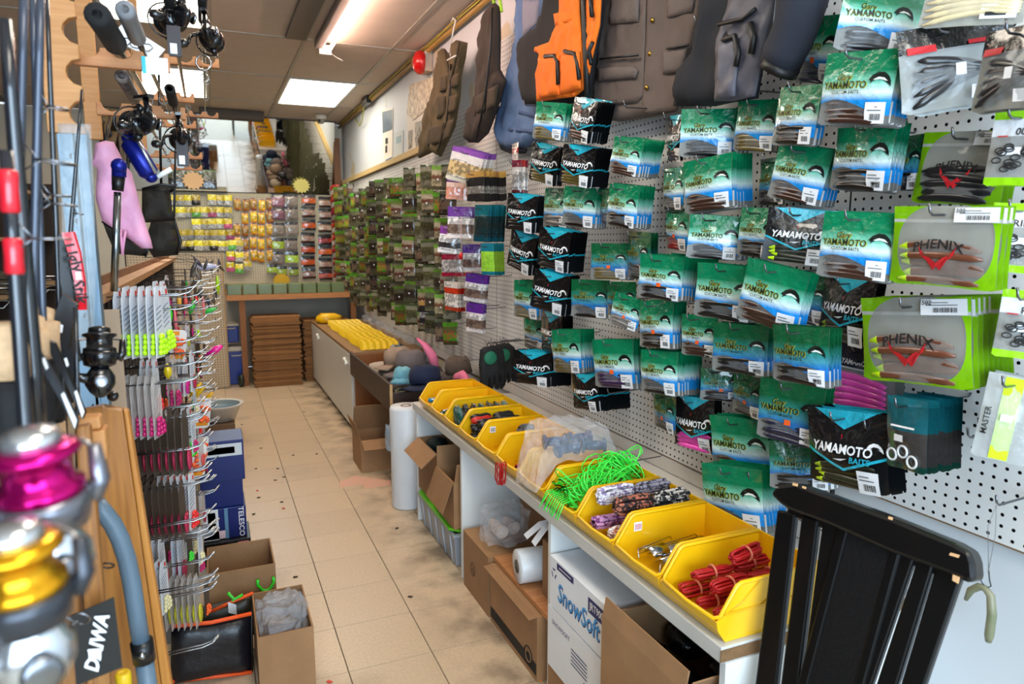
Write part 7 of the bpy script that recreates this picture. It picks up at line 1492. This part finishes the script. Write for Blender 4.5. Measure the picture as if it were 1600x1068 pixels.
for px, py, Y, lab in ((12, 548, .85, 'short cork rod butt at the rack front'), (50, 528, 1.06, 'short cork rod butt behind the front one'), (68, 512, 1.19, 'short cork rod butt deepest in the rack')):
    q = on(px, py, 1, Y); t = thing('rod_butt', lab, 'rod butt', q-Vector((0, 0, .2)), 'cork rod butts'); build('cork_grip', MB().lathe([(.008, -.03), (.018, -.028), (.019, .0), (.016, .026), (.008, .03)], 16, 0, Matrix.Translation(q)), corkm, t); build('foam_grip', MB().lathe([(.014, -.14), (.017, -.13), (.018, -.06), (.017, -.031)], 16, 0, Matrix.Translation(q)), evam, t); build('cork_ring', MB().lathe([(.014, -.17), (.016, -.165), (.016, -.141)], 16, 0, Matrix.Translation(q)), corkm, t)
# red and black rod sleeves
def sleeve(lab, px, Y, mat, txts=(), white_q=(), cat='rod sleeve', dy=.006):
    P = [on(a, b, 1, Y) for a, b in px]; t = thing('rod_sleeve', lab, cat, sum(P, Vector())/len(P), 'rod sleeves'); mb = MB(); n = len(P); mb.add(P+[p+Vector((.002, dy, 0)) for p in P], [list(range(n)), list(range(2*n-1, n-1, -1))]+[(i, n+i, n+(i+1) % n, (i+1) % n) for i in range(n)], 0, None, False); build('sleeve_body', mb, mat, t)
    for s_, sz, px_, py_, rot, m in txts:
        c = on(px_, py_, 1, Y-.002); mb = MB(); put_text(mb, s_, sz, lambda a, b: c+Vector((a, 0, b)), 0, .1, .02, 1, R(rot)); build('lettering', mb, m, t)
    for w in white_q:
        mb = MB(); mb.add([on(a, b, 1, Y-.002) for a, b in w], [tuple(range(len(w)))], 0, None, False); build('price_label', mb, labelw, t)
sleeve('glossy red rod sleeve with black lettering', [(96, 364), (114, 362), (124, 395), (131, 440), (133, 484), (121, 484), (116, 440), (108, 400)], 1.22, M('sleeve_red', (222, 18, 34), .25, coat=.5), (('Ugly', .024, 113, 402, -72, ink), ('Stik', .024, 124, 455, -82, ink)), ([(118, 425), (126, 424), (128, 436), (119, 437)],))
sleeve('matt black side of the red lettered sleeve', [(92, 366), (97, 364), (112, 440), (118, 484), (104, 484), (94, 440)], 1.225, M('sleeve_black', (16, 14, 16), .4))
sleeve('black rod sleeve with a small white label near the cork butts', [(98, 458), (120, 476), (106, 545), (96, 545), (80, 530), (86, 490)], 1.18, M('sleeve_black', (16, 14, 16), .4), (), ([(90, 504), (99, 508), (97, 520), (87, 516)],))
sleeve('long black rod sleeve with a white barcode end over the oak plank', [(72, 530), (84, 536), (104, 580), (118, 612), (132, 645), (128, 654), (112, 618), (94, 580), (80, 556)], 1.05, M('sleeve_black', (16, 14, 16), .4), (), ([(116, 612), (120, 609), (132, 643), (128, 653)], [(100, 560), (104, 558), (108, 570), (104, 573)]))
sleeve('long black rod sleeve with a white barcode end over the pine block', [(34, 520), (44, 526), (72, 568), (98, 612), (120, 658), (117, 670), (94, 625), (62, 572)], .95, M('sleeve_grey', (46, 48, 54), .4), (), ([(95, 616), (100, 612), (120, 656), (117, 670)], [(64, 560), (70, 558), (76, 574), (72, 578)]))
sleeve('broad black rod sleeve behind the slim ones', [(96, 545), (118, 480), (119, 560), (112, 600), (102, 580)], 1.2, M('sleeve_black', (16, 14, 16), .4))
# floor rack: oak planks, pine block
def plank(lab, px, Y, th, mat, name='oak_plank', Y2=None):
    P = [on(a, b, 1, Y) for a, b in px]; mb = MB(); n = len(P); mb.add(P+[p+Vector((0, th, 0)) for p in P], [list(range(n)), list(range(2*n-1, n-1, -1))]+[(i, n+i, n+(i+1) % n, (i+1) % n) for i in range(n)], 0, None, False); return tag(build(name, mb, mat, bevel=.003), lab, 'plank', 'planks of the floor rod rack')
plank('broad varnished oak board with a rounded top beside the lure cards', [(132, 636), (170, 635), (196, 639), (206, 1350), (176, 1350)][:0] or [(130, 640), (160, 634), (192, 640), (252, 1068), (300, 1400), (190, 1400), (160, 1068)], 1.32, .022, oak)
plank('narrow oak edge strip of the broad board', [(192, 640), (200, 643), (268, 1068), (318, 1400), (300, 1400), (252, 1068)], 1.318, .026, M('oak_edge', (196, 134, 62), .4, col2=(176, 112, 44), scale=9, stretch=(9, 9, .7)))
plank('narrow oak strip in front of the grey pipe', [(118, 668), (140, 664), (148, 760), (172, 1068), (185, 1400), (155, 1400), (136, 1068)], 1.0, .02, M('oak_strip', (160, 106, 48), .5, col2=(120, 74, 30), scale=12, stretch=(12, 12, .5), bump=.2), 'oak_strip')
plank('dark oak board behind the magenta reel', [(60, 690), (108, 690), (134, 1068), (150, 1400), (66, 1400), (74, 1068)], 1.02, .02, M('oak_back', (150, 100, 48), .5, col2=(112, 70, 30), scale=12, stretch=(12, 12, .5), bump=.2), 'oak_board')
plank('oak board at the picture corner under the gold reel', [(36, 800), (72, 800), (88, 1068), (100, 1400), (30, 1400)], 1.0, .02, M('oak_back', (150, 100, 48), .5), 'oak_board')
t = thing('rod_holder_block', 'pale pine holder block with round holes for the rod butts', 'rod rack', (-.3, 1.0, 1.0)); c0, c1 = on(2, 690, 1, 1.0), on(88, 600, 1, 1.2)
build('block', MB().add([on(-30, 640, 1, .95), on(60, 690, 1, .95), on(88, 620, 1, 1.25), on(70, 596, 1, 1.3), on(-30, 600, 1, 1.3), on(-30, 720, 1, .95), on(62, 740, 1, .95), on(90, 655, 1, 1.25)], [(4, 0, 1, 2, 3), (0, 5, 6, 1), (1, 6, 7, 2)], 0, None, False), pine, t); build('apron', MB().add([on(62, 742, 1, .96), on(90, 657, 1, 1.25), on(96, 700, 1, 1.25), on(66, 800, 1, .96)], [(0, 3, 2, 1)], 0, None, False), M('apron_grey', (120, 120, 112), .6), t)
t = thing('peg_block', 'small stepped pine block on top of the oak strip', 'block', on(130, 700, 1, 1.05)-Vector((0, 0, .02))); a = on(118, 690, 1, 1.05); build('step', MB().span((a.x, 1.05, a.z-.03), (a.x+.035, 1.09, a.z+.012)).span((a.x, 1.055, a.z+.012), (a.x+.03, 1.085, a.z+.03)), pine, t, bevel=.004)
# grey bent pipe with a clamp
t = thing('landing_net', 'grey bent net handle with a black clamp against the oak board', 'net handle', on(232, 1068, 1, 1.2)-Vector((0, 0, .35))); gp = M('pipe_grey', (96, 116, 132), .4, var=.15, scale=10)
P = [on(a, b, 1, 1.2) for a, b in ((150, 786), (162, 800), (176, 818), (188, 842), (198, 872), (206, 910), (212, 950), (220, 1000))]; build('bent_tube', MB().tube(P, .0135, 12), gp, t); build('clamp', MB().tube([on(221, 1000, 1, 1.2), on(226, 1032, 1, 1.2)], .017, 10), blackp, t); build('lower_tube', MB().tube([on(225, 1030, 1, 1.2), on(238, 1120, 1, 1.2), on(250, 1220, 1, 1.2)], .014, 12), gp, t); build('clamp_bolt', MB().tube([on(218, 1022, 1, 1.18), on(226, 1026, 1, 1.18)], .005, 8), steel, t)
tag(build('float_paint_bottle', MB().lathe([(.010, 0), (.012, .004), (.012, .022), (.009, .026), (.006, .024)], 14, 0, Matrix.Translation(on(194, 1072, 1, 1.2))), M('cap_yellow', (230, 190, 30), .4)), 'small yellow bottle beside the bent grey tube', 'bottle')
# DAIWA card
t = thing('brand_card', 'black hanging card with slanted white lettering', 'card', on(150, 1060, 1, .95)); px = [(110, 962), (178, 933), (191, 1042), (119, 1071)]; P = [on(a, b, 1, .95) for a, b in px]; mb = MB(); mb.add(P+[p+Vector((0, .002, 0)) for p in P], [(3, 2, 1, 0), (4, 5, 6, 7), (0, 1, 5, 4), (1, 2, 6, 5), (2, 3, 7, 6), (3, 0, 4, 7)], 0, None, False); build('card', mb, M('card_black', (12, 12, 14), .35), t)
c = on(152, 1006, 1, .948); mb = MB(); put_text(mb, 'DAIWA', .022, lambda a, b: c+Vector((a, 0, b)), 0, .35, .03, 1, R(76)); build('lettering', mb, whitep, t); mb = MB(); mb.add([on(a, b, 1, .946) for a, b in ((138, 1018), (158, 1016), (158, 1028), (139, 1030))], [(3, 2, 1, 0)], 0, None, False); build('price_label', mb, labelw, t)
mb = MB(); q = on(112, 958, 1, .9); mb.tube([on(82, 955, 1, .9), on(104, 964, 1, .9), on(124, 975, 1, .9)], .0016, 5).tube([on(84, 992, 1, .9), on(104, 980, 1, .9), on(122, 970, 1, .9)], .0016, 5); ring(mb, on(126, 966, 1, .9), .010, (.2, 1, .5), .0014); tag(build('rod_guide', mb, guide), 'chrome rod guide sticking out beside the black lettered card', 'guide ring')
mb = MB(); ring(mb, on(168, 883, 1, 1.05), .008, (.2, 1, .9), .0014); mb.tube([on(136, 899, 1, 1.05), on(148, 890, 1, 1.05), on(160, 884, 1, 1.05)], .0016, 5); tag(build('rod_guide', mb, blackp), 'black rod guide in front of the oak strip', 'guide ring')
# reels in front
reel('black spinning reel standing before the steel upright', rmat(156, 552, 1.30, -12, 4, 10), blkr, blkr, blkr, None, 'reels in the floor rack', 1.05)
mg = M('spool_magenta', (190, 14, 110), .16, .85); gd = M('spool_gold', (224, 160, 30), .2, .9)
reel('silver spinning reel with a magenta spool', rmat(66, 776, .52, 4, -6, 25), silv, mg, M('rotor_grey', (120, 120, 128), .25, .8), silv, 'reels in the floor rack', 1.12)
reel('silver spinning reel with a gold spool', rmat(36, 925, .43, 4, -4, 20), silv, gd, M('rotor_dark', (60, 62, 68), .3, .6), silv, 'reels in the floor rack', .95)
# pink and black nets, blue folding handle, chrome pole
t = thing('pink_poncho', 'pale pink folded raincoat hanging from an overhead cradle', 'raincoat', on(185, 380, 1, 2.0)); mb = MB(); puff(mb, pyx([(150, 224), (166, 220), (178, 222), (189, 244), (196, 258), (206, 270), (214, 300), (220, 325), (236, 375), (239, 388), (222, 388), (200, 372), (182, 360), (160, 345), (150, 310), (152, 262), (143, 258)], 2.0), aislep(2.0), .028, .014, .02, .022, 22, seed=2); build('cloth_body', mb, M('pink_nylon', (242, 172, 206), .5, var=.12, scale=10, bump=.6, bscale=18), t); build('hang_loop', MB().tube([on(165, 222, 1, 2.0), on(168, 200, 1, 2.02), on(172, 180, 1, 2.11)], .003, 5), blackp, t); build('drawstring', MB().tube([on(188, 358, 1, 1.97), on(190, 380, 1, 1.97), on(192, 398, 1, 1.97)], .0035, 6).tube([on(196, 360, 1, 1.97), on(193, 380, 1, 1.97), on(191, 398, 1, 1.97)], .0035, 6), M('pink_cord', (226, 150, 186), .5), t)
t = thing('folding_gaff', 'shiny blue folding handle hanging beside the pink raincoat', 'handle', on(225, 280, 1, 1.85)); blu = M('anodised_blue', (18, 34, 140), .3, .5, var=.3, scale=40)
a, b = on(200, 216, 1, 1.85), on(236, 276, 1, 1.85); build('grip', MB().tube([a, a.lerp(b, .1), a.lerp(b, .9), b], [.010, .022, .022, .014], 12), blu, t); build('side_rail', MB().tube([a+Vector((.012, -.02, .012)), b+Vector((.012, -.02, .006))], .004, 8), silv, t); build('white_tip', MB().tube([on(246, 276, 1, 1.85), on(268, 264, 1, 1.85)], .006, 8), white, t); build('pivot', MB().ball(a, .014, 0, 12, 8).ball(b, .014, 0, 12, 8), blu, t)
t = thing('telescopic_pole', 'chrome telescopic pole with a blue clamp standing by the rack rail', 'pole', on(178, 452, 1, 1.72)); build('tube', MB().tube([on(184, 300, 1, 1.72), on(178, 455, 1, 1.72)], .0075, 10), M('pole_chrome', (150, 156, 162), .2, 1.0), t); build('blue_clamp', MB().tube([on(186, 258, 1, 1.72), on(186, 276, 1, 1.72)], .014, 10).ball(on(186, 259, 1, 1.71), .016), blu, t); build('black_joint', MB().tube([on(185, 276, 1, 1.72), on(184, 298, 1, 1.72)], [.013, .011], 10), blackp, t)
meshm = film('net_black', (10, 10, 11), .18, .7, .6, 40)
for lab, px, Y, sd in (('black mesh keep net hanging behind the pink raincoat', [(222, 296), (252, 288), (276, 290), (266, 300), (270, 330), (275, 345), (222, 348)], 2.5, 1), ('black and grey mesh net hanging beside the yellow packets', [(236, 346), (272, 340), (282, 378), (276, 398), (240, 402), (226, 380)], 2.7, 2), ('black mesh net bunched under the pink raincoat', [(160, 345), (200, 372), (232, 390), (226, 400), (180, 396)], 2.2, 3)):
    mb = MB(); puff(mb, pyx(px, Y), aislep(Y), .03, .016, .02, .03, 22, seed=sd, back=.02); t = thing('keep_net', lab, 'net', on(px[-1][0], px[-1][1], 1, Y), 'black nets'); build('mesh_bag', mb, meshm, t); build('rim', MB().tube([on(a, b, 1, Y-.03) for a, b in px[:4]], .005, 6), blackp, t); build('strap', MB().tube([on(px[1][0], px[1][1], 1, Y), on(*((248, 102, 1, 2.512), (276, 156, 1, 2.91), (200, 182, 1, 2.11))[sd-1])], .004, 5), blackp, t)
# ------------------------------------------------------------------ dark shelving across the neighbouring aisle
dk = M('shelf_dark', (52, 40, 32), .7, var=.2, scale=5)
t = thing('wall_shelving', 'dark wooden shelving across the neighbouring aisle', 'shelving', (-1.4, 4.0, 0))
for z in (.3, .7, 1.12, 1.5, 1.86): build('shelf_board', MB().span((-1.85, 1.2, z), (-1.25, 7.5, z+.025)), M('shelf_edge', (130, 110, 80), .6), t)
for y in (1.2, 2.8, 4.4, 6.0, 7.48): build('upright', MB().span((-1.85, y, 0), (-1.25, y+.03, 2.0)), dk, t)
build('back_board', MB().span((-1.88, 1.2, 0), (-1.86, 7.5, 2.0)), dk, t)
pal = [((92, 70, 100), 'mauve'), ((60, 70, 50), 'olive'), ((110, 100, 86), 'grey'), ((130, 60, 40), 'rust'), ((40, 60, 90), 'blue'), ((150, 140, 120), 'cream')]
for k in range(40):
    c, n = pal[k % 6]; y = 1.4+.15*k; z = (.725, 1.145, 1.525)[k % 3]
    blob('folded_garment', n+' folded garment on the dark shelving of the next aisle', 'clothing', (-1.42, y, z+.08), (.12, .07, .08), M('garment_'+n, c, .85), 0, 'goods on the dark shelving', 200+k)
for k in range(9):
    mb = MB().tube([(-.85, 1.5+.3*k, 1.30), (-.62, 1.5+.3*k, 1.29), (-.6, 1.5+.3*k, 1.31)], .003, 5).tube([(-.85, 1.5+.3*k, 1.34), (-.64, 1.5+.3*k, 1.335)], .003, 5)
    tag(build('rack_hook', mb, steel), 'chrome display hook on the far side of the lure rack', 'hook', 'hooks facing the neighbouring aisle')
tag(build('hook_rail', MB().span((-.87, 1.4, 1.27), (-.85, 4.2, 1.36)), dsteel), 'dark steel rail carrying hooks in the neighbouring aisle', 'rail')
print('bait pouches', NB[0], 'objects', len(bpy.data.objects))
